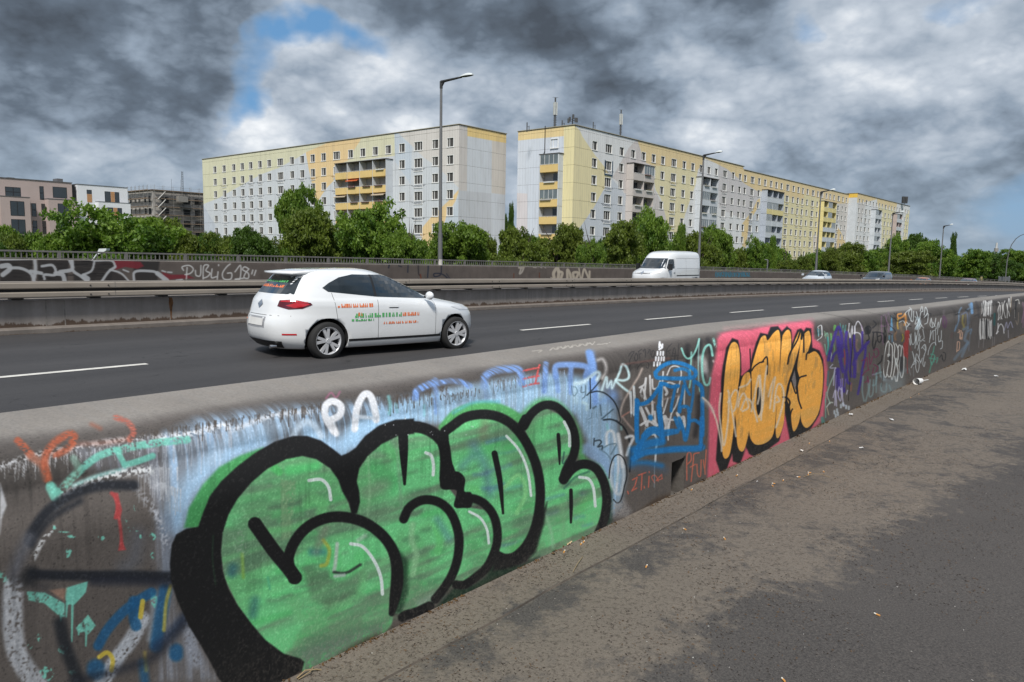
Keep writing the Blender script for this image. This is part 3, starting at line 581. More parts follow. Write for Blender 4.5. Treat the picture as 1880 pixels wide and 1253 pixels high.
# black marker ZOF110
BM = (36, 34, 36)
for q in ([(95, 240), (120, 200), (165, 185), (110, 300), (115, 430)], [(110, 380), (130, 340), (170, 330)], [(180, 230), (175, 280), (195, 300), (215, 260), (200, 200), (180, 230)], [(225, 180), (240, 265)], [(225, 180), (265, 150)], [(235, 215), (260, 205)], [(285, 180), (310, 150), (312, 255)], [(345, 200), (370, 150), (375, 225)],
          [(400, 180), (390, 240), (415, 250), (430, 200), (415, 165), (395, 180)], [(205, 410), (240, 350), (310, 310), (355, 340), (345, 395), (320, 375)], [(590, 300), (580, 190), (600, 130), (650, 80)], [(590, 180), (635, 160)], [(565, 390), (580, 300)], [(650, 240), (680, 130), (700, 200), (660, 210)], [(740, 80), (730, 200), (728, 330)], [(650, 240), (735, 230)], [(690, 220), (685, 300)]):
    FE.S(q, 8, BM, .95, .6)
FE.S([(0, 350), (200, 320), (620, 265)], 20, (128, 84, 76), .5, 2.5)
# brick-like white dabs
for row, (y, xs) in enumerate([(80, [495]), (110, [492, 530]), (205, [468, 507, 541]), (275, [448, 482, 518, 550]), (340, [425, 468, 500])]):
    for x in xs: FE.S([(x, y-22), (x-3, y+20)], 24, WHT, .95, .8)
FE.S([(495, 75), (520, 130), (490, 155)], 22, WHT, .95, .8)
# white scrawl under the blue
for q, w in (([(240, 640), (300, 600), (320, 520), (310, 640), (300, 780)], 26), ([(250, 700), (275, 650), (320, 790)], 24), ([(370, 490), (375, 620), (380, 740)], 26), ([(400, 540), (410, 650), (470, 640), (500, 560)], 24), ([(540, 440), (530, 600), (530, 880)], 22), ([(590, 480), (630, 390), (680, 365), (740, 380), (770, 440), (760, 540), (720, 700)], 18),
             ([(570, 600), (620, 575), (690, 600)], 24), ([(560, 640), (590, 700), (575, 730)], 34), ([(600, 780), (570, 880), (540, 970)], 20), ([(740, 760), (700, 880), (640, 990), (600, 1250)], 22), ([(815, 620), (805, 900)], 20), ([(250, 900), (300, 1020), (330, 1120)], 46), ([(400, 820), (400, 980), (330, 1110)], 30), ([(250, 1120), (350, 1070), (450, 1130)], 30), ([(320, 900), (400, 1050), (470, 1120)], 30), ([(430, 950), (440, 1080)], 30),
             ([(540, 1010), (620, 1050), (720, 1050)], 26), ([(560, 1020), (590, 1120), (580, 1170)], 60), ([(720, 970), (760, 1040), (800, 1020), (810, 1130)], 40), ([(120, 720), (130, 860), (130, 960)], 28), ([(165, 650), (170, 800), (170, 980)], 28), ([(640, 0), (640, 1)], 1)):
    FE.S(q, w, (206, 206, 206), .9, 1.1)
for x, y in [(255, 720), (270, 740), (300, 780), (310, 1150), (330, 1160), (345, 1140), (360, 1150), (730, 1080), (800, 1110), (818, 1140), (720, 1070), (540, 900), (130, 960), (165, 975)]: FE.S([(x, y, 9), (x, y+r_.uniform(20, 60), 6)], 8, (206, 206, 206), .9, .8)
FE.Fl([(400, 1200), (450, 1210), (450, 1253), (390, 1253)], (206, 206, 206), .9, 1); FL.S([(685, 740), (710, 800), (700, 850), (695, 940)], 14, (208, 208, 208), .9, 1); FL.S([(780, 700), (785, 790)], 10, (208, 208, 208), .9, 1); FL.S([(690, 940), (688, 1120)], 6, (150, 170, 180), .6, 1)
# dark spray patches
for q, w, a in (([(850, 110), (850, 200), (850, 300)], 60, .75), ([(1010, 60), (980, 200), (960, 250)], 70, .8), ([(1110, 30), (1140, 130), (1140, 300), (1100, 420), (1070, 500)], 60, .6), ([(1000, 760), (990, 1000), (950, 1250)], 60, .7), ([(1190, 300), (1160, 420)], 40, .4)):
    FE.S(q, w, (28, 26, 28), a, 4.5)
FE.S([(1020, 260), (1060, 320), (1080, 420)], 80, (176, 172, 170), .75, 5); FE.S([(1080, 430), (1110, 500)], 40, (150, 146, 150), .5, 5); FE.S([(1180, 300), (1186, 310)], 26, (184, 180, 178), .8, 2)
FE.S([(520, 800), (620, 770), (760, 740)], 20, (176, 160, 154), .6, 2.5); FE.S([(230, 870), (330, 860), (430, 830)], 18, (196, 170, 160), .7, 2)
# mint strokes
MINT = (136, 200, 188)
FE.S([(775, 140), (810, 230), (860, 270), (920, 230), (970, 130), (1000, 20)], 24, MINT, .95, 1.2); FE.S([(900, 190), (895, 330), (880, 460), (890, 540), (875, 640)], 22, MINT, .85, 1.4); FE.S([(1000, 30), (990, 250), (990, 450), (995, 600)], 16, (150, 190, 184), .85, 1.3)
FE.S([(1170, 230), (1150, 120), (1120, 95), (1070, 140), (1040, 260), (1040, 450), (1070, 590), (1120, 600), (1145, 520)], 30, MINT, .95, 1.3); FE.S([(1180, 20), (1210, 110)], 34, MINT, .85, 1.5, mod=mSpot); FE.S([(1000, 640), (1005, 690)], 14, MINT, .8, 1)
# the blue piece
b_ = lambda q, w, a=.97, soft=1.6: FE.S(q, w, BLU, a, soft)
b_([(200, 800), (230, 850), (330, 830), (420, 740), (490, 640), (540, 590), (640, 630), (730, 620)], 50); b_([(205, 820), (200, 950), (200, 1100), (205, 1260)], 50); b_([(510, 590), (500, 750), (490, 900), (510, 1100), (520, 1253)], 54)
b_([(700, 620), (670, 760), (650, 850), (640, 940)], 38, .9); b_([(800, 620), (780, 740), (750, 860), (740, 940)], 40, .9); b_([(450, 440), (520, 370), (640, 320), (760, 330), (870, 370), (950, 430), (940, 500), (850, 520), (700, 525), (560, 520), (460, 510), (440, 450)], 52, .93)
b_([(690, 420), (780, 400), (860, 430), (880, 480)], 44, .85); b_([(810, 560), (840, 660), (880, 730)], 36, .9); b_([(940, 560), (1020, 620), (1040, 700), (1040, 900), (1045, 1120), (1040, 1250)], 52, .9); b_([(930, 560), (920, 750), (890, 950)], 34, .8)
b_([(750, 950), (770, 890), (850, 890), (870, 960), (880, 1060), (950, 1060), (1040, 1130)], 44, .9); b_([(880, 1060), (840, 1250)], 40, .85); b_([(690, 1030), (720, 1110), (740, 1180), (640, 1190), (560, 1200)], 44, .9); b_([(750, 1050), (800, 1200), (830, 1250)], 40, .85); b_([(375, 1020), (380, 1030)], 60, .95, 2.5)
b_([(280, 1260), (350, 1180), (430, 1160), (500, 1190)], 50, .95)
l_ = lambda q, w, a=.95, soft=2.0: FL.S(q, w, BLU, a, soft)
l_([(570, 520), (565, 700), (570, 800)], 30); l_([(720, 560), (735, 700), (745, 790)], 36); l_([(560, 900), (600, 800), (680, 730), (740, 760)], 36); l_([(560, 860), (640, 820), (740, 800)], 60, .9, 4); l_([(545, 920), (620, 880), (700, 868), (830, 855), (980, 850), (1020, 840)], 44, .95, 3); l_([(740, 760), (850, 735)], 24, .9)
l_([(1018, 640), (1015, 740), (1012, 850)], 28); l_([(860, 640), (890, 720), (905, 790), (925, 700), (930, 620)], 26, .85); l_([(550, 950), (640, 950), (740, 970)], 34, .75, 5); l_([(530, 860), (530, 960)], 40, .6, 7)
FL.S([(540, 980), (700, 990), (760, 1000)], 40, (60, 96, 140), .35, 10)
FL.Fl([(880, 970), (890, 910), (905, 900), (900, 940), (885, 970), (860, 985)], (20, 20, 22), .95, 1); FL.S([(1065, 800), (1062, 960), (1075, 980), (1060, 1010)], 4, (50, 44, 46), .8, .6); FL.S([(1080, 700), (1040, 800), (1020, 860)], 4, (60, 54, 56), .7, .6)
# ---- orange piece on pink
PNK = (214, 92, 112); ORG = (244, 172, 72)
FD.Fl([(45, 660), (60, 480), (88, 350), (100, 230), (130, 195), (200, 175), (330, 168), (460, 140), (560, 128), (640, 118), (720, 108), (748, 140), (755, 230), (800, 262), (832, 340), (848, 460), (838, 620), (815, 770), (740, 860), (600, 935), (400, 1025), (200, 1115), (30, 1190), (40, 900)], PNK, .97, 4, mod=.88+.12*mVert)
FD.S([(120, 215), (330, 185), (520, 150), (730, 120)], 50, (222, 104, 128), .5, 6, mod=mVert); FD.S([(150, 160), (400, 135), (560, 112)], 24, (206, 150, 150), .45, 5, mod=mWear)
FD.Fl([(120, 1140), (90, 1050), (100, 900), (120, 700), (125, 520), (135, 420), (160, 290), (200, 225), (240, 240), (258, 330), (262, 480), (320, 430), (330, 360), (360, 260), (390, 190), (440, 200), (460, 150), (510, 145), (535, 180), (570, 145), (600, 170), (605, 260), (640, 170), (665, 160), (685, 180), (700, 155), (735, 160), (742, 290), (790, 310), (815, 370), (822, 480), (812, 620),
       (790, 740), (740, 830), (690, 890), (650, 880), (630, 900), (590, 920), (570, 840), (555, 720), (545, 820), (520, 920), (480, 950), (430, 990), (360, 1030), (310, 1010), (300, 980), (250, 1075), (205, 1060), (200, 1010), (160, 1120)], BLK, 1, 2)
FD.Fl([(270, 1040), (290, 960), (330, 1040), (360, 1060), (340, 1080), (270, 1090)], PNK, .95, 3); FD.Fl([(170, 1120), (190, 1050), (215, 1090), (200, 1120)], PNK, .9, 3); FD.Fl([(520, 930), (560, 760), (580, 860), (590, 930), (540, 950)], PNK, .95, 3); FD.Fl([(700, 890), (760, 800), (750, 860)], PNK, .9, 4); FD.Fl([(258, 470), (275, 440), (320, 300), (330, 350), (318, 430), (265, 480)], PNK, .95, 2.5)
def org(poly): FD.Fl(poly, ORG, 1, 1.1, smooth=True); FD.Fl(poly, (206, 164, 90), .45, 1.6, mod=step(patch, .45, .7)*mStr, smooth=True); FD.Fl(poly, (170, 136, 84), .5, 1.6, mod=step(nzB, .55, .7)*step(1-patch, .4, .6), smooth=True)
org([(208, 252), (236, 268), (250, 330), (252, 450), (240, 560), (222, 700), (208, 860), (185, 1005), (155, 1042), (135, 1010), (128, 900), (130, 780), (140, 600), (155, 420), (180, 290)])
org([(250, 560), (275, 480), (312, 455), (325, 500), (325, 620), (325, 780), (305, 900), (278, 985), (250, 985), (232, 930), (225, 800), (218, 700)])
org([(330, 440), (345, 370), (370, 285), (395, 222), (425, 208), (440, 240), (480, 190), (515, 172), (527, 250), (522, 400), (520, 560), (500, 700), (480, 870), (430, 932), (360, 946), (322, 900), (314, 820), (330, 700), (332, 560)])
org([(535, 250), (548, 195), (580, 168), (598, 210), (595, 330), (582, 400), (618, 262), (652, 182), (664, 195), (660, 262), (615, 420), (575, 540), (560, 640), (548, 800), (515, 898), (494, 870), (500, 700), (518, 500)])
org([(582, 580), (600, 515), (635, 585), (664, 700), (650, 800), (620, 856), (604, 820), (592, 700), (572, 640)])
org([(640, 430), (652, 330), (668, 230), (700, 185), (722, 180), (732, 245), (712, 330), (760, 314), (798, 360), (815, 450), (808, 600), (780, 740), (710, 832), (668, 790), (660, 680), (640, 560), (655, 500)])
o_ = lambda q, w=9: FD.S(q, w, BLK, 1, .8)
FD.Fl([(372, 560), (390, 570), (398, 620), (395, 700), (378, 748), (364, 700), (366, 620)], BLK, 1, 1, smooth=True)
o_([(332, 445), (350, 418), (385, 392), (412, 385)]); o_([(400, 390), (432, 352), (440, 400), (436, 470)]); o_([(320, 300), (326, 440)], 8); o_([(575, 400), (590, 330), (640, 240), (660, 180)], 10)
o_([(602, 512), (625, 430), (640, 540), (630, 600), (600, 512)]); FD.Fl([(602, 505), (622, 440), (634, 520), (628, 580)], (120, 112, 110), 1, 1); o_([(640, 545), (655, 495), (700, 478)], 10); o_([(640, 560), (648, 640), (668, 700)], 10)
o_([(545, 625), (570, 630), (590, 660), (575, 700), (560, 660)], 12); o_([(590, 760), (600, 720), (608, 705)]); o_([(685, 320), (684, 200)], 10); o_([(700, 370), (706, 330), (740, 302)], 9); o_([(668, 230), (676, 190)], 14)
for q in ([(0, 628), (50, 680), (95, 790), (125, 940), (128, 990)], [(122, 600), (112, 720), (130, 880), (145, 950), (170, 800), (178, 620), (172, 580)], [(185, 640), (205, 760), (225, 890)], [(172, 660), (215, 580), (240, 600), (225, 690), (210, 720)], [(250, 560), (300, 540), (325, 505)], [(260, 710), (290, 640), (330, 660), (370, 790)],
          [(330, 720), (350, 620), (380, 480), (385, 600), (372, 670)], [(388, 480), (400, 640), (395, 780)], [(435, 415), (420, 520), (405, 700), (380, 760)], [(445, 620), (460, 560), (490, 490), (470, 600), (455, 700)], [(480, 720), (500, 560), (530, 540), (550, 620), (520, 760), (495, 830)], [(505, 620), (520, 650), (500, 660)], [(240, 690), (250, 640), (280, 600), (310, 690), (270, 720)]):
    FD.S(q, 13, (222, 206, 184), .82, 1.4)
FD.S([(0, 640), (60, 700), (70, 720)], 24, (200, 184, 180), .5, 5)
# ---- the crowd of tags past it
for q in ([(20, 150), (10, 130), (50, 110), (60, 170), (55, 240), (0, 285)], [(50, 120), (55, 220)], [(15, 160), (20, 240)]): FG.S(q, 7, (214, 218, 220), .9, .7)
FG.S([(5, 150), (15, 230)], 8, (52, 150, 160), .8, .8); FG.S([(30, 160), (35, 215)], 8, (52, 150, 160), .8, .8)
for q, w, c in (([(90, 230), (120, 200), (130, 300), (110, 440), (90, 330)], 10, (116, 176, 150)), ([(100, 260), (85, 180), (120, 250)], 8, (120, 160, 130)), ([(120, 250), (130, 360), (110, 450)], 14, (40, 138, 140)), ([(205, 120), (200, 160)], 30, (96, 160, 76)), ([(160, 210), (165, 280)], 20, (90, 156, 80)), ([(190, 320), (200, 400), (170, 460), (150, 380), (170, 310)], 10, (104, 166, 96)),
                ([(265, 90), (280, 190), (300, 110), (320, 200), (330, 110)], 8, (84, 160, 156)), ([(250, 420), (265, 480), (255, 530)], 20, (98, 160, 110)), ([(150, 1010), (120, 880), (210, 640)], 14, (152, 180, 164)), ([(95, 960), (100, 1170)], 10, (112, 176, 156)), ([(105, 880), (98, 1000)], 10, (104, 172, 150)), ([(130, 640), (120, 800)], 20, (70, 110, 112)),
                ([(60, 1180), (75, 1250)], 40, (70, 130, 120)), ([(110, 1050), (150, 1000), (180, 1000)], 14, (190, 200, 190)), ([(115, 1060), (135, 1140)], 10, (186, 176, 140)), ([(180, 560), (150, 600), (215, 600)], 10, (190, 190, 214)), ([(165, 430), (160, 520)], 10, (196, 210, 214)), ([(250, 460), (280, 450), (262, 500)], 8, (196, 214, 214))):
    FG.S(q, w, c, .85, 1.1)
for q in ([(360, 190), (370, 90)], [(385, 250), (405, 120), (410, 210), (430, 120), (440, 200)], [(430, 220), (440, 120), (470, 65), (505, 110), (530, 200)], [(420, 200), (470, 195), (505, 230), (515, 330)], [(370, 200), (380, 270)]): FG.S(q, 12, (206, 206, 214), .85, 1.0)
FG.S([(510, 110), (530, 180)], 12, (150, 130, 160), .7, 1)
VIO = (58, 40, 128)
for q, w in (([(130, 510), (160, 380), (200, 240), (245, 130), (280, 220), (290, 330)], 34), ([(170, 520), (200, 440), (260, 400), (300, 360)], 30), ([(240, 250), (250, 400), (280, 560), (300, 640)], 44), ([(250, 300), (290, 460)], 50), ([(340, 190), (330, 320), (350, 470), (340, 620)], 34), ([(380, 270), (390, 420), (380, 600), (390, 700)], 30), ([(425, 230), (430, 360), (440, 480), (430, 640)], 28),
             ([(590, 300), (530, 370), (450, 470), (420, 560)], 36), ([(560, 350), (550, 470), (520, 620), (500, 760), (470, 900)], 26), ([(450, 440), (430, 700)], 40), ([(330, 640), (350, 760), (380, 780)], 30), ([(240, 620), (250, 760), (300, 860)], 50), ([(520, 190), (520, 380)], 24)): FG.S(q, w, VIO, .93, 1.5)
for i in range(16): x = r_.uniform(195, 330); FG.S([(x, r_.uniform(600, 760)), (x+r_.uniform(-14, 14), r_.uniform(820, 960))], r_.uniform(6, 12), r_.choice([(96, 78, 150), (150, 140, 190), VIO, (112, 96, 150)]), .75, 1)
for q in ([(190, 800), (200, 640), (215, 600)], [(255, 820), (240, 900), (270, 980), (285, 860), (260, 840)], [(285, 830), (300, 1000), (320, 1030)], [(185, 940), (210, 860), (205, 1030)], [(340, 900), (350, 860)], [(290, 1010), (310, 1040)], [(215, 860), (225, 1040)]): FG.S(q, 13, (186, 182, 206), .85, 1.2)
for x, y in [(200, 1110), (230, 1090), (240, 1130), (215, 1150), (335, 1050), (365, 1060), (275, 1040), (300, 1020)]: FG.S([(x, y-14), (x, y+14)], 22, (190, 204, 214), .85, 1.6)
for q in ([(560, 200), (550, 150), (590, 120), (620, 150), (600, 200), (560, 210)], [(570, 170), (600, 260), (570, 290)], [(640, 190), (700, 190), (750, 200)], [(640, 140), (680, 100), (650, 60)], [(650, 200), (640, 330), (655, 380), (680, 290)], [(690, 200), (700, 290), (730, 300), (740, 230), (700, 240)], [(760, 200), (790, 270), (770, 300), (780, 100)], [(700, 560), (740, 520), (750, 460)]): FG.S(q, 12, (16, 16, 18), .92, 1.0)
FG.S([(580, 150), (590, 190)], 44, (14, 14, 16), .9, 2)
for q in ([(740, 0), (740, 120), (760, 330)], [(735, 120), (800, 110), (790, 0)], [(820, 190), (830, 130), (800, 60)]): FG.S(q, 10, (120, 84, 118), .7, 1)
MAG = (112, 32, 70)
for q in ([(520, 690), (560, 640), (600, 620)], [(540, 600), (570, 480), (590, 620)], [(600, 430), (610, 560), (640, 470)], [(650, 600), (640, 690), (700, 600), (650, 560)], [(650, 400), (690, 380), (710, 440), (670, 480), (650, 430)], [(550, 770), (590, 740), (600, 760)], [(580, 700), (590, 780)], [(510, 520), (560, 500)]): FG.S(q, 11, MAG, .85, 1)
for q in ([(530, 700), (520, 860), (540, 980)], [(560, 980), (590, 860), (590, 780)], [(610, 740), (600, 920), (640, 900), (650, 740)], [(640, 800), (670, 790), (690, 700)], [(680, 660), (680, 880)], [(640, 680), (740, 650)], [(720, 570), (730, 700)], [(740, 780), (740, 860), (790, 870), (800, 780)], [(830, 800), (850, 860)]): FG.S(q, 16, (130, 164, 168), .65, 1.8)
FG.Fl([(700, 800), (1002, 700), (1002, 830), (720, 950)], (140, 160, 166), .45, 8); FG.S([(460, 280), (450, 350), (470, 400)], 24, (140, 110, 96), .6, 2); FG.S([(460, 520), (470, 640)], 24, (142, 120, 98), .5, 3); FG.S([(395, 780), (390, 860)], 16, (160, 90, 66), .6, 2); FG.S([(315, 400), (320, 560)], 10, (168, 40, 66), .8, 1.2)
# white bubble tag
for q in ([(90, 640), (60, 700), (30, 860), (15, 1050), (30, 1180), (60, 1180), (80, 1060), (100, 960), (85, 940)], [(90, 640), (105, 680), (100, 820), (85, 850)], [(125, 680), (150, 720), (155, 830), (150, 1000), (130, 1150), (100, 1190), (75, 1150)], [(170, 660), (190, 740), (180, 860), (200, 950), (180, 1100), (150, 1230), (130, 1180)], [(205, 680), (240, 760), (240, 900), (220, 1000), (240, 1100), (230, 1253)], [(240, 740), (260, 700), (290, 740), (280, 880), (260, 1000), (270, 1130), (300, 1200), (325, 1080), (330, 860), (325, 770), (300, 710)], [(190, 1180), (210, 1260), (235, 1180)]):
    FH.S(q, 14, (218, 220, 216), .95, .9)
FH.S([(100, 850), (95, 870)], 34, (216, 218, 214), .9, 1.2); FH.S([(110, 880), (120, 940)], 24, (30, 32, 32), .8, 1.5); FH.S([(290, 900), (290, 1090)], 50, (34, 36, 38), .75, 2.5); FH.S([(215, 910), (205, 960), (230, 1020)], 24, (200, 206, 202), .85, 1.4)
FH.Fl([(0, 1150), (60, 1253), (0, 1253)], (150, 172, 182), .6, 4); FH.S([(0, 1190), (130, 1240), (350, 1090)], 50, (140, 158, 166), .45, 5)
FH.Fl([(345, 490), (410, 480), (415, 560), (400, 700), (395, 850), (380, 1000), (375, 900), (330, 860), (320, 690), (345, 640)], (148, 46, 44), .92, 1.5, smooth=True); FH.S([(380, 1000), (385, 1130)], 12, (148, 46, 44), .7, 1.2); FH.S([(420, 720), (440, 780)], 14, (130, 50, 46), .5, 2)
FH.S([(345, 220), (320, 260), (260, 290), (230, 260), (240, 230), (290, 220)], 24, (196, 130, 56), .9, 1.2); FH.S([(350, 240), (360, 330), (340, 390)], 34, (190, 126, 56), .85, 1.8); FH.S([(300, 380), (290, 440), (320, 520)], 50, (126, 106, 82), .7, 2.5); FH.S([(240, 300), (230, 380), (240, 450)], 22, (190, 150, 50), .8, 1.4); FH.S([(310, 540), (320, 590), (300, 640)], 18, (170, 158, 40), .85, 1.2); FH.S([(200, 620), (190, 560), (210, 500)], 26, (150, 108, 70), .7, 2)
FH.Fl([(145, 250), (160, 480), (120, 480), (130, 330)], (84, 158, 200), .9, 1.4); FH.S([(105, 560), (105, 610)], 20, (90, 160, 184), .8, 1.4); FH.S([(150, 540), (150, 650)], 18, (96, 150, 186), .7, 1.4)
for q in ([(120, 250), (170, 290), (210, 280), (215, 210)], [(110, 400), (180, 460), (200, 500)], [(180, 280), (220, 330), (260, 330)], [(400, 410), (440, 415)], [(100, 520), (150, 545)], [(720, 215), (745, 225), (740, 250)], [(180, 210), (200, 240)], [(30, 560), (40, 640), (60, 540), (30, 440)], [(880, 890), (910, 850), (920, 920)], [(930, 810), (965, 830), (965, 910), (940, 950), (920, 900)], [(1120, 240), (1169, 215)]): FH.S(q, 11, (18, 18, 20), .9, .9)
for q in ([(20, 250), (100, 210), (60, 300), (60, 420), (100, 480)], [(0, 260), (30, 230)], [(90, 190), (150, 480), (100, 560)]): FH.S(q, 9, (112, 92, 112), .6, 1.2)
WT = (196, 204, 206)
for q in ([(350, 240), (360, 200), (430, 150), (400, 210), (440, 330)], [(415, 120), (450, 170), (440, 320), (470, 330), (480, 180)], [(260, 350), (320, 330), (360, 400), (370, 470)], [(370, 350), (400, 380), (380, 420), (420, 370)], [(580, 180), (605, 105), (620, 180), (590, 200), (560, 330), (500, 470)], [(640, 240), (660, 120), (690, 200), (640, 280)], [(660, 260), (700, 220), (690, 350), (650, 380)], [(520, 190), (560, 330), (630, 440)],
          [(500, 260), (520, 300), (500, 380), (540, 350), (580, 280)], [(500, 450), (540, 380), (530, 470), (580, 360), (560, 460), (600, 400)], [(500, 500), (510, 640), (550, 470), (560, 560)], [(410, 600), (430, 700), (440, 530)], [(420, 540), (460, 690), (500, 640), (500, 520)], [(620, 460), (640, 590), (610, 620), (650, 640)], [(500, 750), (520, 560), (530, 700), (570, 530), (560, 640), (590, 560)], [(540, 780), (580, 640), (600, 640)],
          [(600, 750), (650, 690), (670, 760), (640, 860)], [(620, 740), (660, 780), (650, 700)], [(440, 1050), (490, 930), (460, 800), (500, 960), (520, 840), (545, 860)], [(520, 930), (560, 970), (560, 1060), (535, 1120), (510, 1040), (520, 960)], [(470, 1000), (500, 980), (510, 900)], [(560, 700), (570, 830), (560, 900), (590, 960), (610, 900)], [(640, 860), (620, 980), (640, 1030), (655, 960)], [(545, 870), (590, 980)],
          [(750, 290), (730, 390), (770, 430), (750, 300)], [(770, 430), (800, 400), (820, 290)], [(775, 350), (810, 420)], [(810, 470), (760, 500), (730, 600), (720, 660)], [(740, 480), (730, 600)], [(700, 850), (710, 780), (750, 690), (800, 660), (820, 700)], [(840, 540), (860, 350), (830, 450)], [(870, 430), (900, 290), (890, 340)], [(860, 560), (865, 650), (900, 600), (905, 480)], [(870, 650), (920, 640), (915, 740), (890, 760)], [(780, 620), (775, 480)], [(815, 700), (815, 440)]):
    FH.S(q, 11, WT, .85, .85)
FH.S([(540, 290), (570, 350), (530, 440)], 50, (170, 190, 200), .6, 2); FH.S([(410, 1060), (430, 1160)], 10, (150, 158, 160), .6, 1); FH.S([(475, 1040), (480, 1180)], 10, (140, 150, 154), .6, 1)
for q in ([(780, 800), (740, 920), (760, 1000), (800, 880)], [(740, 840), (800, 860), (790, 960)], [(760, 960), (720, 1120)], [(720, 900), (820, 920)], [(830, 970), (850, 900), (830, 900)], [(795, 720), (780, 800)]): FH.S(q, 16, (78, 150, 128), .85, 1.2)
FH.S([(940, 260), (930, 380), (960, 430), (980, 340), (950, 270)], 26, (84, 44, 82), .75, 2); FH.S([(945, 180), (940, 220)], 30, (116, 108, 112), .5, 3); FH.S([(1070, 520), (1060, 580)], 20, (90, 50, 50), .4, 3)
# faded far tags
c2 = (104, 134, 164)
for q, w, c, a in (([(130, 740), (190, 580), (200, 420), (240, 340)], 26, c2, .7), ([(420, 270), (430, 430)], 50, (100, 142, 184), .85), ([(380, 280), (390, 340), (330, 390)], 30, c2, .6), ([(250, 460), (340, 440), (360, 700)], 26, (104, 120, 150), .6), ([(280, 720), (350, 700), (300, 900), (350, 960), (250, 1200)], 50, (108, 130, 152), .55), ([(120, 1253), (200, 1150), (360, 960)], 50, (104, 128, 150), .5), ([(360, 760), (420, 720), (400, 800)], 26, c2, .6),
                   ([(150, 650), (120, 760)], 26, c2, .5), ([(390, 430), (380, 620)], 24, (90, 104, 124), .5), ([(400, 800), (370, 1100)], 16, (116, 130, 146), .5), ([(270, 480), (260, 600), (290, 680)], 34, (150, 138, 60), .6), ([(320, 460), (310, 600), (260, 720)], 20, (134, 122, 70), .5), ([(150, 460), (210, 450)], 16, (20, 20, 22), .8), ([(320, 380), (360, 400)], 24, (26, 30, 36), .8), ([(470, 490), (540, 460)], 20, (30, 30, 32), .6), ([(500, 240), (540, 350), (550, 500)], 40, (44, 42, 44), .5)):
    FI.S(q, w, c, a, 1.3)
for q in ([(180, 780), (240, 750), (210, 880), (250, 870)], [(200, 730), (230, 900)], [(260, 780), (250, 900)], [(170, 950), (160, 1120)], [(180, 940), (210, 960), (200, 1080), (170, 1100)]): FI.S(q, 16, (206, 164, 138), .85, 1)
for i in range(16):
    x = 600+i*12.5; FI.S([(x, 220+r_.uniform(-20, 40)), (x+r_.uniform(-20, 20), 360+r_.uniform(-40, 60)), (x+r_.uniform(-14, 14), 460+r_.uniform(-20, 40))], r_.choice([10, 14, 20]), r_.choice([(204, 204, 202), (20, 20, 20), (190, 190, 190)]), .85, .8)
for i in range(18):
    x = 575+i*13; FI.S([(x, 560+r_.uniform(-30, 40)), (x+r_.uniform(-16, 16), 720+r_.uniform(-40, 40)), (x+r_.uniform(-14, 14), 860+r_.uniform(-40, 40))], r_.choice([12, 16, 20]), r_.choice([(206, 206, 204), (206, 206, 204), (24, 24, 24), (140, 140, 140)]), .85, .8)
for x in (560, 640, 800, 830): FI.S([(x, 860), (x-14, 1050)], 9, (150, 150, 152), .6, .9)
FI.S([(830, 450), (825, 640)], 34, (20, 84, 84), .85, 1.2)
for q in ([(890, 240), (920, 270), (890, 380), (900, 470), (890, 560)], [(930, 300), (925, 480)], [(960, 250), (970, 420), (940, 540)], [(1010, 220), (980, 330), (1020, 520)], [(1040, 260), (1060, 380)], [(1080, 180), (1060, 330), (1050, 520)], [(1085, 180), (1110, 330), (1120, 150)], [(1075, 400), (1095, 490)], [(900, 550), (930, 500), (960, 540)]): FI.S(q, 14, (206, 206, 204), .85, .8)
for q in ([(865, 800), (900, 680), (940, 630), (980, 680), (995, 790)], [(890, 620), (890, 700)], [(860, 800), (895, 760)]): FI.S(q, 18, (206, 206, 206), .88, .9)
FI.S([(1000, 740), (1040, 600), (1060, 700), (1110, 590), (1150, 690)], 16, (150, 150, 176), .8, 1.0); FI.S([(1070, 740), (1075, 870)], 14, (160, 158, 170), .7, 1); FI.S([(1210, 240), (1200, 360), (1190, 500)], 26, (16, 16, 16), .9, 1); FI.S([(1200, 210), (1250, 200), (1265, 270)], 14, (196, 196, 190), .8, .9); FI.S([(1255, 430), (1250, 560), (1230, 640), (1205, 570)], 12, (150, 136, 118), .7, 1); FI.S([(1185, 380), (1185, 520)], 12, (180, 176, 170), .7, 1)
for q in ([(1330, 250), (1340, 420), (1310, 600)], [(1349, 400), (1330, 690)]): FI.S(q, 14, (150, 110, 140), .7, 1)
FI.S([(1130, 150), (1110, 420)], 8, (120, 96, 60), .7, .8)
# more faded tags farther on, beyond the right-hand edge of the photograph
for i in range(40):
    x, y = 1890+r_.uniform(0, 90), 560+r_.uniform(0, 40); cv.stroke([(x, y), (x+r_.uniform(-4, 4), y+r_.uniform(4, 12)), (x+r_.uniform(-4, 6), y+r_.uniform(8, 20))], 1.2, r_.choice([(200, 200, 200), (30, 30, 30), (90, 120, 150)]), .7, .6)
pore = step(nzF, .66, .74)*(.04+.05*nzA); cv.img += (pore[..., None])*np.array((.9, .85, .8), np.float32)*step(cv.paint, .2, .8)[..., None]
dust = (1-step(Lg+(nzB-.5)*.3, .0, .42))*.22*step(nzF*.5+nzB*.5, .38, .6); cv.img[:] = cv.img*(1-dust[..., None])+np.array((128, 116, 102), np.float32)/255*dust[..., None]
vsm = step(vert*.7+nzB*.3, .55, .72)*step(Lg, .1, .8)*(1-step(Lg, face_top, face_top+.1))*.12; cv.img *= 1-vsm[..., None]
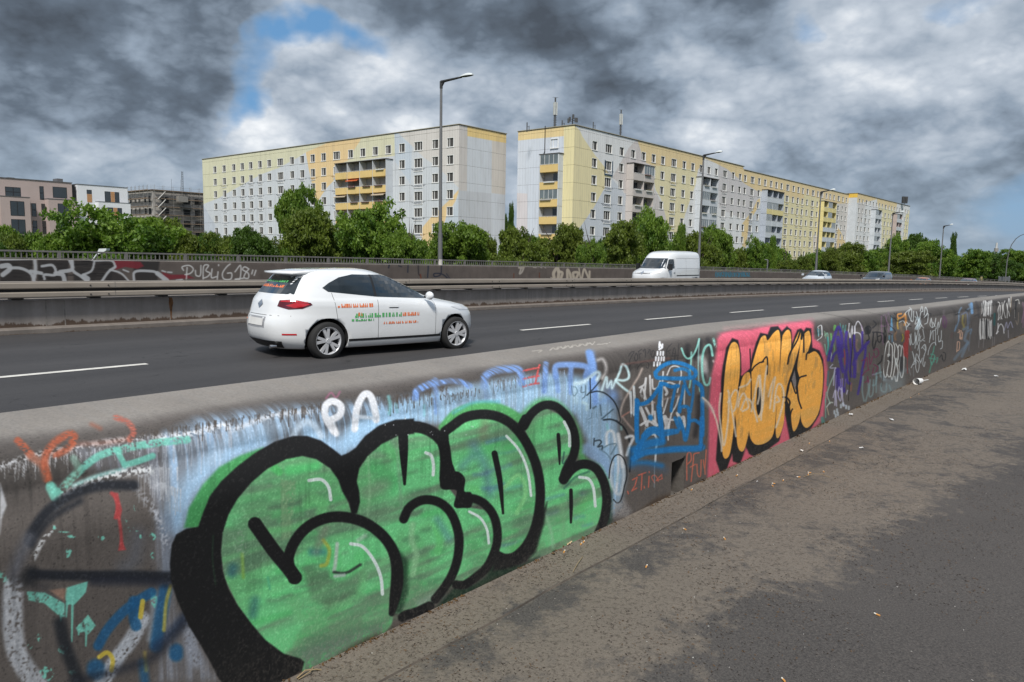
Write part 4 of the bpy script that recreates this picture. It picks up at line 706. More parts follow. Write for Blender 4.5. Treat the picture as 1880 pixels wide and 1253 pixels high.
# worn tags on the stretch left of the photograph
for i in range(26):
    x, y = r_.uniform(-1200, -420), r_.uniform(980, 1500); w = r_.uniform(8, 26); c = r_.choice([(150, 158, 168), (40, 42, 46), (96, 128, 150), (120, 70, 60), (176, 180, 184)])
    cv.stroke([(x, y), (x+r_.uniform(40, 120), y+r_.uniform(-160, 60)), (x+r_.uniform(60, 180), y+r_.uniform(-40, 160)), (x+r_.uniform(120, 260), y+r_.uniform(-120, 80))], w, c, .7, 3, mod=mWear)
# overspray grime on the lower edge and fine speckle over everything
cv.img *= (.95+.10*nzF)[..., None]
gr = ((1-step(Lg+(nzA-.5)*.10, .0, .045))*.7)[..., None]; cv.img[:] = cv.img*(1-gr)+np.array((70, 56, 44), np.float32)/255*gr
cop2 = step(Lg, face_top+.24, face_top+.32)*step(nzB, .42, .6)*.35; cv.img[:] = cv.img*(1-cop2[..., None])+np.array((136, 129, 121), np.float32)/255*cop2[..., None]  # pale tone standing for sky light, laid again over the coping's paint
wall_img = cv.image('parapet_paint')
# ------------------------------------------------------------------ structure
def img_mat(name, im, rough=.75, gain=.76, bump=.25, bscale=90):
    m = bpy.data.materials.new(name); m.use_nodes = True; t = NT(m.node_tree); b = t.n['Principled BSDF']
    uv = t.add('ShaderNodeUVMap'); ti = t.add('ShaderNodeTexImage', image=im, i_Vector=uv.outputs[0]); ti.interpolation = 'Cubic'; ti.extension = 'EXTEND'
    pos = t.add('ShaderNodeNewGeometry').outputs['Position']
    n = t.noise(pos, 120, 3, .6); f = t.ramp(n, [(.3, .90), (.7, 1.06)])
    c = t.mix(1.0, ti.outputs[0], f, 'MULTIPLY'); g = t.mix(1.0, c, (gain, gain, gain), 'MULTIPLY')
    t.l.new(g, b.inputs['Base Color']); b.inputs['Roughness'].default_value = rough; b.inputs['Specular IOR Level'].default_value = .35
    bn = t.noise(pos, bscale, 6, .65); b2 = t.noise(pos, 5, 3, .5); h = t.math('ADD', t.math('MULTIPLY', b2, 2.0), bn)
    bu = t.add('ShaderNodeBump', i_Height=h); bu.inputs['Strength'].default_value = bump; bu.inputs['Distance'].default_value = .006
    t.l.new(bu.outputs[0], b.inputs['Normal']); return m
S_WALL = sample_s(-44, 300, .06, .02) if False else np.unique(np.concatenate([-sample_s(0, 44, .1, .03)[::-1], sample_s(0, 300, .06, .02)]))
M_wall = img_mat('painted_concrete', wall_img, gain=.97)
M_conc = mat('concrete_plain', (.21, .19, .175), .85, var=.12, scale=2, bump=.3, bscale=60, coord='World')

# drain slot in the near parapet: where it stands along the wall
def s_at(px, py, o, dz):                            # station where the line (o, dz) passes photo column px
    ss = np.arange(-3, 200, .01); X, Y = to_px(W(ss, o, dz)); k = np.where((X[:-1]-px)*(X[1:]-px) <= 0)[0]
    return float(ss[k[0]]) if len(k) else None
sd0, sd1 = s_at(1231, 900, O_WALL, QP), s_at(1256, 890, O_WALL, QP)
def near_wall():
    root = thing('parapet_wall', 'long concrete parapet covered in graffiti beside the pavement, with rounded pale coping', 'wall')
    prof = wall_profile(); zt = .262
    ss = np.unique(np.concatenate([S_WALL, [sd0, sd1]]))
    nP = len(prof); V = []
    for o, z in prof:
        z_ = QP+z+wall_corr(ss)*min(1, max(0, z/WALL_H)); V.append(W(ss, O_WALL+o, z_))
    V = np.stack(V, 1); Lp = WL/WLmax
    # row at the height of the slot
    zi = 2; prof2 = prof[:zi]+[(0, zt)]+prof[zi:]
    V = []
    for o, z in prof2:
        z_ = QP+z+wall_corr(ss)*min(1, max(0, z/WALL_H)); V.append(W(ss, O_WALL+o, z_))
    V = np.stack(V, 1); n = len(prof2)
    L2 = np.concatenate([[0], np.cumsum([math.hypot(prof2[i+1][0]-prof2[i][0], prof2[i+1][1]-prof2[i][1]) for i in range(n-1)])])
    UV = np.stack([np.repeat(np.clip(u_of_s(ss), 0, 1), n), np.tile(L2/WLmax, len(ss))], -1)
    F_ = []; cut = []
    for i in range(len(ss)-1):
        inside = ss[i] >= sd0-1e-6 and ss[i+1] <= sd1+1e-6
        for j in range(n-1):
            if inside and j < zi: continue
            F_.append((i*n+j, (i+1)*n+j, (i+1)*n+j+1, i*n+j+1))
    F_.append(tuple(range(n))); F_.append(tuple((len(ss)-1)*n+j for j in reversed(range(n))))
    me = bpy.data.meshes.new('wall_body'); me.from_pydata(V.reshape(-1, 3).tolist(), [], F_); me.materials.append(M_wall)
    lay = me.uv_layers.new(name='UVMap'); li = np.empty(len(me.loops), np.int32); me.loops.foreach_get('vertex_index', li)
    lay.data.foreach_set('uv', UV[li].astype(np.float32).ravel())
    sm = []
    for f in me.polygons: j = f.vertices[0] % n; sm.append(j >= 5 and j <= 15)
    me.polygons.foreach_set('use_smooth', sm); me.update()
    o = bpy.data.objects.new('wall_body', me); C.objects.link(o); o.parent = root
    # the slot's inside faces
    d = .34; mb = MB()
    P = lambda s, o_, z: Wv(s, O_WALL+o_, QP+z)
    a = [P(sd0, .001, -.02), P(sd1, .001, -.02), P(sd1, .001, zt), P(sd0, .001, zt)]; b = [P(sd0, d, -.02), P(sd1, d, -.02), P(sd1, d, zt), P(sd0, d, zt)]
    mb.add(a+b, [(0, 3, 7, 4), (1, 5, 6, 2), (3, 2, 6, 7), (4, 7, 6, 5), (0, 4, 5, 1)])
    mb.build('drain_slot', mat('slot_concrete', (.10, .09, .08), .9, var=.2, scale=20, bump=.4), root)
    # open joints between the cast lengths
    mj = mat('joint_filler', (.02, .018, .016), .9, var=.2, scale=20)
    s = s_at(1556, 800, O_WALL, QP); js = [s_at(1556, 760, O_WALL, QP), s_at(1822, 640, O_WALL, QP), s_at(1617, 730, O_WALL, QP)]
    for s in js:
        mb = MB(); pr = [(o_-.0035, z) if i < 7 else (o_, z+.0035) for i, (o_, z) in enumerate(prof[1:17])]
        wd = .008
        A = [Wv(s-wd, O_WALL+o_, QP+z+float(wall_corr(s))*min(1, z/WALL_H)) for o_, z in pr]; B = [Wv(s+wd, O_WALL+o_, QP+z+float(wall_corr(s))*min(1, z/WALL_H)) for o_, z in pr]
        mb.add(A+B, [(i, len(A)+i, len(A)+i+1, i+1) for i in range(len(A)-1)]); mb.build('joint', mj, root)
    return root
near_wall()

# pavement
def pave_mat():
    m = bpy.data.materials.new('old_asphalt_pavement'); m.use_nodes = True; t = NT(m.node_tree); b = t.n['Principled BSDF']
    uv = t.add('ShaderNodeUVMap').outputs[0]; sp_ = t.add('ShaderNodeSeparateXYZ', i_0=uv)     # u: metres along, v: metres from the wall
    pos = t.add('ShaderNodeNewGeometry').outputs['Position']
    big = t.noise(pos, .55, 5, .6, .6); mid = t.noise(pos, 3.2, 6, .65, .4); fine = t.noise(pos, 110, 5, .8); grit = t.noise(pos, 260, 2, .6)
    c = t.mix(t.ramp(big, [(.35, 0.), (.65, 1.)]), (.047, .043, .041), (.066, .060, .056))
    c = t.mix(t.math('MULTIPLY', t.ramp(fine, [(.44, 0.), (.60, 1.)]), .75), c, (.118, .106, .096))
    dark = t.ramp(t.noise(pos, 75, 4, .75), [(.34, 1.), (.43, 0.)]); c = t.mix(t.math('MULTIPLY', dark, .85), c, (.014, .012, .011))
    # pale dry silt lying in a band near the wall and in patches
    dd = sp_.outputs[1]; reach = t.math('ADD', .80, t.math('MULTIPLY', t.math('MAXIMUM', sp_.outputs[0], 0.0), .105)); strip_ = t.ramp(t.math('DIVIDE', dd, .5), [(.44, .34), (.56, 0.0)])
    near = t.ramp(t.math('DIVIDE', dd, t.math('MULTIPLY', reach, 1.5)), [(0.0, .46), (.22, .36), (.42, .58), (.62, .46), (.84, .0)]); near = t.math('ADD', near, strip_)
    s1 = t.math('ADD', t.math('MULTIPLY', near, .62), t.math('MULTIPLY', t.noise(pos, 1.5, 7, .72, .7), .80))
    s1 = t.math('ADD', s1, t.math('MULTIPLY', t.math('SUBTRACT', mid, .5), .5))
    s1 = t.math('ADD', s1, t.math('MULTIPLY', t.math('SUBTRACT', t.noise(pos, 14, 5, .7, .3), .5), .55)); silt = t.ramp(s1, [(.57, 0.), (.72, 1.)]); silt = t.math('MULTIPLY', silt, t.ramp(fine, [(.30, .55), (.6, 1.)]))
    c = t.mix(t.math('MULTIPLY', silt, .85), c, t.mix(mid, (.235, .198, .158), (.150, .126, .102)))
    crumbs = t.math('MULTIPLY', t.ramp(t.noise(pos, 48, 5, .8, .5), [(.52, 0.), (.60, 1.)]), silt); c = t.mix(t.math('MULTIPLY', crumbs, .8), c, (.035, .026, .020))
    t.l.new(c, b.inputs['Base Color']); b.inputs['Roughness'].default_value = .86; b.inputs['Specular IOR Level'].default_value = .3
    h = t.math('ADD', t.math('MULTIPLY', fine, .8), t.math('ADD', t.math('MULTIPLY', grit, .4), t.math('MULTIPLY', mid, 1.5)))
    bu = t.add('ShaderNodeBump', i_Height=h); bu.inputs['Strength'].default_value = .55; bu.inputs['Distance'].default_value = .006; t.l.new(bu.outputs[0], b.inputs['Normal'])
    return m
M_pave = pave_mat()
ppr = [(O_WALL, QP+.018), (O_WALL-.06, QP+.010), (O_WALL-.20, QP+.004), (O_WALL-.262, QP+.003)]
seam = [(O_WALL-.262, QP+.003), (O_WALL-.266, QP-.004), (O_WALL-.271, QP-.004), (O_WALL-.275, QP+.001)]
rest = [(O_WALL-.275, QP+.001), (O_WALL-.9, QP), (O_WALL-1.6, QP), (O_WALL-3.0, QP), (O_WALL-4.6, QP), (O_WALL-6.5, QP)]
def seamo(k, base): return lambda s: base + .009*np.interp(s, _js, _jn)
_js = np.arange(-44, 301, .35); _jn = np.clip(rng.normal(0, .55, len(_js)), -1, 1)
def wob(pr, idx): return [((seamo(0, o) if i in idx else o), z) for i, (o, z) in enumerate(pr)]
def v_of(pr): return np.array([O_WALL-o for o, z in pr])
def pstrip(name, pr, idx, m): return tagstrip(name, wob(pr, idx), S_WALL, m, uv=(S_WALL, v_of(pr)))
pstrip('gutter_strip', ppr, (3,), M_pave); pstrip('pavement', rest, (0,), M_pave)
pstrip('seam', seam, (0, 1, 2, 3), mat('open_seam', (.035, .030, .026), .95, scale=5, col2=(.13, .108, .086), coord='World'))
# carriageways
def road_mat():
    m = bpy.data.materials.new('carriageway_asphalt'); m.use_nodes = True; t = NT(m.node_tree); b = t.n['Principled BSDF']
    uv = t.add('ShaderNodeUVMap').outputs[0]; st = t.vmath('MULTIPLY', uv, (.10, 1.1, 1)); st2 = t.vmath('MULTIPLY', uv, (.6, 4, 1))
    pos = t.add('ShaderNodeNewGeometry').outputs['Position']
    c = t.mix(t.ramp(t.noise(st, 1.0, 5, .6), [(.35, 0.), (.68, 1.)]), (.027, .0255, .026), (.041, .039, .040))
    c = t.mix(t.math('MULTIPLY', t.ramp(t.noise(st2, 1.0, 5, .6), [(.5, 0.), (.75, 1.)]), .35), c, (.055, .052, .051))
    c = t.mix(t.math('MULTIPLY', t.ramp(t.noise(pos, 55, 3, .7), [(.4, 0.), (.65, 1.)]), .45), c, (.066, .063, .063))
    o_ = t.add('ShaderNodeSeparateXYZ', i_0=uv).outputs[1]; tr_ = t.math('COSINE', t.math('MULTIPLY', o_, 3.55)); tr_ = t.math('MULTIPLY', t.math('ADD', tr_, 1.0), t.math('MULTIPLY', t.noise(st, 3.0, 3, .5), .42)); c = t.mix(tr_, c, (.060, .057, .057))
    cr_ = t.noise(t.vmath('ADD', t.vmath('MULTIPLY', uv, (.35, .9, 1)), t.vmath('MULTIPLY', t.noise(pos, 1.2, 4, .6, out=1), (.25, .25, 0))), 1.4, 2, .4); ck = t.math('LESS_THAN', t.math('ABSOLUTE', t.math('SUBTRACT', cr_, .5)), .0022); c = t.mix(t.math('MULTIPLY', ck, .6), c, (.012, .012, .012))
    t.l.new(c, b.inputs['Base Color']); b.inputs['Roughness'].default_value = .72; b.inputs['Specular IOR Level'].default_value = .4
    bu = t.add('ShaderNodeBump', i_Height=t.noise(pos, 70, 4, .7)); bu.inputs['Strength'].default_value = .4; bu.inputs['Distance'].default_value = .006; t.l.new(bu.outputs[0], b.inputs['Normal'])
    return m
M_road = road_mat()
rp = [(O_WALL+WALL_T-.01, 0), (6, 0), (9, 0), (12, 0), (O_MED+.1, 0)]
S_R = sample_s(-44, 300, .5, .02) if False else np.unique(np.concatenate([-sample_s(0, 44, .6, .03)[::-1], sample_s(0, 400, .5, .02)]))
tagstrip('near_carriageway', rp, S_R, M_road, uv=(S_R, np.array([p[0] for p in rp])))
rp = [(O_MED+.62, 0), (20, 0), (24, 0), (O_PAR+.02, 0)]
tagstrip('far_carriageway', rp, S_R, M_road, uv=(S_R, np.array([p[0] for p in rp])))
M_line = mat('road_paint', (.62, .60, .55), .6, var=.18, scale=9, coord='World')
th_s0 = 5.26
_Ls = np.arange(-44, 300, .25); _Lp = W(_Ls, O_LANE, 0); _LL = np.concatenate([[0], np.cumsum(np.linalg.norm(np.diff(_Lp, axis=0), axis=1))]); _LL -= np.interp(th_s0, _Ls, _LL)
root = None
for k in range(-3, 26):
    L0 = 6*k-3
    s0, s1 = np.interp([L0, L0+3], _LL, _Ls)
    if k == 0: s1 -= .15
    ss = np.linspace(s0, s1, 5); o = tag(strip('lane_marking', [(O_LANE-.065, .005), (O_LANE+.065, .005)], ss, M_line), kind='structure')
for k in range(0, 40):
    s0 = -30+9*k
    tag(strip('lane_marking', [(21.6, .005), (21.73, .005)], np.linspace(s0, s0+3, 4), M_line), kind='structure')
for oo in (O_MED-.62, ): pass

# median: kerb, concrete wall with rust and run marks, steel guardrail on top
def stained(name, base, gain=1.0, foot=.10, rust=True):
    m = bpy.data.materials.new(name); m.use_nodes = True; t = NT(m.node_tree); b = t.n['Principled BSDF']
    uv = t.add('ShaderNodeUVMap').outputs[0]; sp_ = t.add('ShaderNodeSeparateXYZ', i_0=uv); h = sp_.outputs[1]
    pos = t.add('ShaderNodeNewGeometry').outputs['Position']
    v1 = t.vmath('MULTIPLY', uv, (2.2, .25, 1)); v2 = t.vmath('MULTIPLY', uv, (7, .5, 1)); v3 = t.vmath('MULTIPLY', uv, (.5, .1, 1))
    c = t.mix(t.ramp(t.noise(v1, 1.0, 4, .6), [(.35, 0.), (.65, 1.)]), tuple(x*.78 for x in base), tuple(x*1.12 for x in base))
    c = t.mix(t.math('MULTIPLY', t.ramp(t.noise(v2, 1.0, 3, .6), [(.60, 0.), (.72, 1.)]), .35), c, tuple(min(1, x*1.5) for x in base))
    c = t.mix(t.ramp(t.noise(pos, 9, 6, .65), [(.3, 0.), (.7, .35)]), c, tuple(x*.62 for x in base))
    if rust:
        thr = t.math('MULTIPLY', t.math('SUBTRACT', t.ramp(t.noise(v3, 4.0, 6, .75), [(.3, 0.), (.8, 1.)]), .0), foot*2.6)
        fm = t.math('SUBTRACT', thr, h); fm = t.ramp(t.math('ADD', t.math('MULTIPLY', fm, 14.0), t.math('MULTIPLY', t.noise(pos, 30, 4, .7), .9)), [(.35, 0.), (.8, 1.)])
        c = t.mix(t.math('MULTIPLY', fm, .85), c, (.062, .034, .018))
    t.l.new(c, b.inputs['Base Color']); b.inputs['Roughness'].default_value = .85; b.inputs['Specular IOR Level'].default_value = .3
    bu = t.add('ShaderNodeBump', i_Height=t.noise(pos, 40, 5, .7)); bu.inputs['Strength'].default_value = .35; bu.inputs['Distance'].default_value = .008; t.l.new(bu.outputs[0], b.inputs['Normal'])
    return m
M_med = stained('median_concrete', (.30, .272, .25)); M_kerb = stained('kerb_concrete', (.20, .175, .155), foot=.03)
med = thing('median_wall', 'stained concrete median wall between the two carriageways', 'wall')
def hstrip(name, prof, m, parent, s=None):
    s = S_R if s is None else s
    L = np.concatenate([[0], np.cumsum([math.hypot(prof[i+1][0]-prof[i][0], prof[i+1][1]-prof[i][1]) for i in range(len(prof)-1)])])
    return strip(name, prof, s, m, parent, uv=(s, L), caps=True)
hstrip('wall_body', [(O_MED+.26, .08), (O_MED+.26, MED_H-.02), (O_MED+.28, MED_H), (O_MED+.50, MED_H), (O_MED+.50, .0)], M_med, med)
tag(hstrip('kerb', [(O_MED, -.02), (O_MED, .085), (O_MED+.02, .10), (O_MED+.265, .11)], M_kerb, None), kind='structure')
tag(hstrip('kerb', [(O_MED+.49, .11), (O_MED+.64, .10), (O_MED+.66, .085), (O_MED+.66, -.02)], M_kerb, None), kind='structure')
M_jt = mat('cement_joint', (.23, .21, .19), .9, var=.3, scale=10); M_rust = mat('rust_stain', (.16, .075, .03), .9, var=.4, scale=14)
for k, px in enumerate((85, 120, 312, 565, 880, 935, 995, 1050, 1100, 1152)):
    s = s_at(px, 590, O_MED+.26, .3)
    if s is None: continue
    mb = MB(); w = .012 if px not in (312,) else .010
    a = [Wv(s-w, O_MED+.257, .10), Wv(s+w, O_MED+.257, .10), Wv(s+w, O_MED+.257, MED_H-.02), Wv(s-w, O_MED+.257, MED_H-.02)]
    mb.add(a, [(0, 1, 2, 3)]); mb.build('joint', M_jt, med)
s = s_at(313, 560, O_MED+.26, .3); mb = MB(); v = [Wv(s+dx, O_MED+.254, z) for dx, z in [(-.02, .62), (.05, .62), (.07, .5), (.05, .42), (.035, .3), (.02, .14), (.0, .14), (-.005, .3), (-.02, .42), (-.03, .5)]]
mb.add(v, [tuple(range(len(v)))]); mb.build('rust_run', M_rust, med)

M_rail = mat('weathered_steel_rail', (.33, .285, .235), .55, metal=.25, var=.16, scale=.7, coord='World', bump=.1, bscale=30)
M_raild = mat('dark_steel', (.035, .033, .032), .6, metal=.3, var=.2)
gr_ = thing('guardrail', 'double steel guardrail running on top of the stained median wall', 'guardrail')
GB = GR_H
def beam(name, z0, z1, oo):
    h = z1-z0
    return hstrip(name, [(oo+.16, z0+.012), (oo+.012, z0), (oo, z0+.02), (oo, z1-.02), (oo+.012, z1), (oo+.17, z1-.004), (oo+.19, z1-.02)], M_rail, gr_)
beam('rail_beam', GB-.125, GB, O_MED+.05); beam('rail_beam', GB-.295, GB-.185, O_MED+.05)
hstrip('spacer', [(O_MED+.15, GB-.19), (O_MED+.15, GB-.12), (O_MED+.26, GB-.12), (O_MED+.26, GB-.19)], M_raild, gr_)
hstrip('rail_beam', [(O_MED+.62, GB-.29), (O_MED+.64, GB-.29), (O_MED+.64, GB-.01), (O_MED+.46, GB-.01)], M_rail, gr_)
foot = MB(); foot.box((-.10, -.09, 0), (.10, .16, .022)); foot.box((-.045, -.03, .02), (.045, .07, .10)); foot.box((-.13, .02, .0), (-.11, .04, .035)); foot.box((.11, .02, .0), (.13, .04, .035))
fo = foot.build('post_foot', M_raild, gr_); n0 = True
bolt = MB(); bolt.tube([(0, -.012, 0), (0, .0, 0)], .016, 6); bo = bolt.build('bolt', M_raild, gr_)
def place(o, s, oo, dz): th = -head(s)+math.pi/2; o.location = Wv(s, oo, dz); o.rotation_euler = (0, 0, th)
ks = [s_at(32, 547, O_MED+.3, MED_H)]
sp0 = s_at(175, 547, O_MED+.3, MED_H) - s_at(32, 547, O_MED+.3, MED_H); print('post spacing', sp0)
s = ks[0]-2*sp0; cnt = 0
while s < 150:
    f = fo if cnt == 0 else fo.copy()
    if cnt: C.objects.link(f)
    place(f, s, O_MED+.36, MED_H+.001); s += sp0 if s < 200 else sp0; cnt += 1
cnt = 0
for base in (s_at(183, 525, O_MED+.05, GB-.06),):
    for k in range(-2, 9):
        for ds in (-.17, .17):
            for dz in (-.065, -.245):
                f = bo if cnt == 0 else bo.copy()
                if cnt: C.objects.link(f)
                place(f, base+k*4.0+ds, O_MED+.05, GB+dz); cnt += 1
# splice joints of the rails
for k in range(-2, 16):
    mb = MB(); s = s_at(183, 525, O_MED+.05, GB-.06)+.3+k*4.0
    for z0, z1 in ((GB-.123, GB+.002), (GB-.293, GB-.183)):
        a = [Wv(s-.008, O_MED+.047, z0), Wv(s+.008, O_MED+.047, z0), Wv(s+.008, O_MED+.047, z1), Wv(s-.008, O_MED+.047, z1)]; mb.add(a, [(0, 1, 2, 3)])
    mb.build('splice', M_jt, gr_)

# far parapet with its own graffiti
NX2, NY2 = 6144, 64
PS0, PS1 = -12, 150
def par_world(U, V):
    s = PS0+(PS1-PS0)*U; return W(s, O_PAR, PAR_H*V)
cv2 = Canvas(NX2, NY2, par_world, (104, 95, 89)); cv = cv2
q_ = vnoise(NY2, NX2, 2, 700, 4, 21); q2 = vnoise(NY2, NX2, 3, 120, 4, 22)
cv2.img *= (.82+.2*q_+.16*q2)[..., None]
top = np.linspace(0, 1, NY2)[:, None, None]; cv2.img *= 1+.10*np.clip((top-.9)*10, 0, 1)
FM = Fr(0, 300, 3.9167)
for x0, x1 in ((0, 240), (270, 500), (530, 820), (960, 1150)): 
    FM.Fl([(x0, 695), (x1, 695), (x1-20, 850), (x0, 850)], (40, 38, 38), .75, 2.5)
for i in range(60): x = r_.uniform(0, 820); y = r_.uniform(700, 850); FM.S([(x, y), (x+r_.uniform(30, 90), y+r_.uniform(-4, 4))], 5, r_.choice([(26, 25, 26), (84, 78, 74)]), .6, .8)
FM.Fl([(780, 850), (740, 800), (800, 770), (880, 810), (930, 850)], (52, 48, 48), .8, 1.5)
RD = (134, 44, 54)
FM.Fl([(815, 695), (1010, 708), (1035, 740), (990, 760), (900, 745), (830, 765)], RD, .9, 1.2); FM.Fl([(1160, 780), (1230, 800), (1340, 800), (1400, 825), (1260, 830), (1200, 838)], RD, .85, 1.2)
SV = (196, 198, 200)
for q, w in (([(0, 695), (240, 690), (265, 690)], 9), ([(250, 690), (255, 770), (240, 850)], 20), ([(10, 740), (60, 735), (70, 760), (20, 800)], 26), ([(60, 752), (150, 755), (220, 790), (245, 850)], 16), ([(220, 775), (300, 790)], 18), ([(300, 740), (380, 735), (400, 800), (320, 800), (320, 830)], 14), ([(400, 790), (450, 800), (465, 850)], 24), ([(430, 780), (520, 760), (500, 690)], 20), ([(520, 700), (525, 770), (580, 810), (630, 850)], 16), ([(600, 800), (660, 770), (680, 700)], 12), ([(600, 810), (630, 830)], 28),
             ([(640, 690), (690, 700), (800, 700), (830, 740)], 12), ([(730, 850), (780, 780), (830, 745)], 14), ([(790, 765), (870, 790), (930, 850)], 10), ([(965, 850), (970, 780), (1080, 775), (1130, 790), (1190, 850)], 14), ([(1130, 790), (1200, 840)], 24), ([(885, 765), (925, 780)], 8), ([(1165, 772), (1190, 780)], 8), ([(1205, 782), (1235, 784)], 8), ([(1270, 840), (1310, 836)], 10)):
    FM.S(q, w*1.35, SV, .95, .8)
WH2 = (224, 224, 222)
for q in ([(1340, 830), (1345, 750)], [(1320, 770), (1310, 745), (1360, 735), (1390, 760), (1370, 790), (1330, 800)], [(1405, 770), (1410, 805), (1440, 805), (1445, 735)], [(1460, 830), (1465, 740), (1500, 735), (1480, 770), (1510, 790), (1490, 815), (1460, 825)], [(1525, 760), (1520, 820), (1555, 815)], [(1568, 780), (1562, 832)], [(1572, 730), (1572, 736)], [(1655, 725), (1630, 745), (1600, 790), (1610, 830), (1660, 830), (1665, 790), (1635, 790)], [(1690, 780), (1730, 735), (1725, 830), (1690, 832), (1750, 825)],
          [(1790, 760), (1760, 745), (1745, 765), (1785, 790), (1785, 825), (1755, 820), (1765, 790), (1790, 760)], [(1818, 768), (1810, 795)], [(1840, 770), (1828, 805)]):
    FM.S(q, 9, WH2, .95, .8)
FN = Fr(700, 480, 3.76)
for q, w, c in (([(55, 25), (50, 45)], 9, (32, 38, 52)), ([(120, 32), (140, 38)], 6, (32, 38, 52)), ([(185, 30), (183, 75)], 8, (40, 46, 60)), ([(255, 30), (258, 85), (270, 100)], 8, (50, 46, 50)), ([(325, 30), (320, 110)], 8, (36, 44, 62)), ([(270, 90), (275, 120)], 8, (120, 60, 36)), ([(415, 30), (410, 90), (370, 105), (365, 85), (410, 85), (440, 100), (460, 120)], 8, (36, 40, 56)), ([(450, 85), (475, 120)], 6, (50, 52, 64)),
                ([(950, 45), (985, 45)], 12, (190, 180, 165)), ([(965, 50), (955, 85), (970, 75), (980, 55)], 12, (190, 182, 170)), ([(1050, 42), (1068, 44)], 8, (180, 172, 160)), ([(1100, 44), (1108, 46)], 6, (180, 172, 160)), ([(1130, 44), (1136, 47)], 6, (180, 172, 160)), ([(915, 85), (915, 120)], 6, (110, 58, 36)), ([(1092, 80), (1092, 112)], 6, (110, 58, 36)),
                ([(1170, 110), (1195, 120)], 6, (200, 190, 172)), ([(1195, 120), (1190, 80), (1215, 48), (1225, 80), (1220, 118)], 22, (206, 194, 174)), ([(1225, 70), (1250, 80), (1240, 118)], 18, (206, 194, 174)), ([(1285, 118), (1285, 60), (1300, 80), (1310, 118)], 18, (206, 194, 174)), ([(1330, 118), (1325, 80), (1360, 80), (1345, 118)], 18, (206, 194, 174)), ([(1365, 50), (1375, 118)], 10, (206, 194, 174)), ([(1385, 115), (1400, 55), (1420, 90), (1435, 118), (1438, 70)], 14, (206, 194, 174))):
    FN.S(q, w, c, .9, .9)
FO = Fr(1230, 260, 4.178)
for i in range(24): x = 355+i*11; FO.S([(x, 1005+r_.uniform(-4, 5)), (x+r_.uniform(-6, 8), 1020), (x+r_.uniform(-4, 10), 1035+r_.uniform(-4, 4))], 7, (60, 132, 160), .85, .7)
FO.S([(355, 1010), (400, 1030), (620, 1036)], 4, (60, 132, 160), .5, .7)
par_img = cv2.image('far_parapet_paint')
M_par = img_mat('far_parapet_paint', par_img, gain=.76, bscale=40)
far = thing('parapet_wall', 'low concrete parapet on the far side of the bridge carrying the white tag PUBLIC18', 'wall')
S_P = np.concatenate([sample_s(PS0, 150, 1.0, .0)]); Uu = (S_P-PS0)/(PS1-PS0)
strip('wall_body', [(O_PAR, -.02), (O_PAR, PAR_H)], S_P, M_par, far, uv=(Uu, np.array([0, 1.])))
S_P2 = np.concatenate([np.arange(-44, -11, 4.), sample_s(PS0, 400, 1.5, .01)])
strip('wall_body', [(O_PAR, PAR_H), (O_PAR+.012, PAR_H+.012), (O_PAR+.33, PAR_H+.012), (O_PAR+.33, -1.6)], S_P2, M_conc, far)
for a_, b_2 in ((-44, PS0), (150, 400)):
    strip('wall_body', [(O_PAR, -.02), (O_PAR, PAR_H)], np.linspace(a_, b_2, 40), M_conc, far)
# railing on top of it
M_rl = mat('grey_painted_steel', (.17, .16, .15), .55, metal=.2, var=.12, scale=3)
rl = thing('railing', 'low grey steel railing with upright bars along the top of the far parapet', 'railing')
zt = RAIL_H
hstrip('top_rail', [(O_PAR+.13, zt-.05), (O_PAR+.13, zt), (O_PAR+.19, zt), (O_PAR+.19, zt-.05), (O_PAR+.13, zt-.05)], M_rl, rl, S_P2)
hstrip('bottom_rail', [(O_PAR+.14, PAR_H+.03), (O_PAR+.14, PAR_H+.055), (O_PAR+.18, PAR_H+.055), (O_PAR+.18, PAR_H+.03)], M_rl, rl, S_P2)
pm = MB(); pm.box((-.055, -.03, 0), (.055, .03, zt-PAR_H-.055)); po = pm.build('post', M_rl, rl)
pcs = [s_at(x, 468, O_PAR+.15, RAIL_H-.1) for x in (109, 232, 340, 436, 524)]; dsp = (pcs[-1]-pcs[0])/4; print('rail post spacing', dsp)
s = pcs[0]-6*dsp; cnt = 0; ps = []
while s < 260:
    f = po if cnt == 0 else po.copy()
    if cnt: C.objects.link(f)
    place(f, s, O_PAR+.16, PAR_H+.013); ps.append(s); s += dsp; cnt += 1
bars = MB(); s = ps[0]; db = .145
while s < 130:
    if min(abs(s-p) for p in ps) > .07:
        c = Wv(s, O_PAR+.16, PAR_H+.05); th = -head(s)+math.pi/2; M = Matrix.Translation(c) @ Matrix.Rotation(th, 4, 'Z')
        bars.box((-.016, -.010, 0), (.016, .010, zt-PAR_H-.1), M=M)
    s += db
tag(bars.build('bars', M_rl, rl), kind='stuff')
# bridge flanks and the ground far below
M_deck = mat('deck_side', (.2, .185, .17), .85, var=.15, scale=1, coord='World')
GZ = -7.6
tagstrip('bridge_side', [(O_PAR+.33, -.4), (O_PAR+.6, -.4), (O_PAR+.6, GZ-2)], S_P2, M_deck)
tagstrip('bridge_side', [(O_WALL-6.5, QP), (O_WALL-6.5, GZ-2)], S_WALL, M_deck)
M_grass = mat('lawn', (.035, .055, .015), .9, var=.3, scale=.4, coord='World', col2=(.06, .075, .022))
mb = MB(); R_ = 5000; mb.add([(R_*math.cos(a), R_*math.sin(a), GZ) for a in np.linspace(0, 2*math.pi, 49)[:-1]], [tuple(range(48))])
tag(mb.build('ground', M_grass), kind='structure')
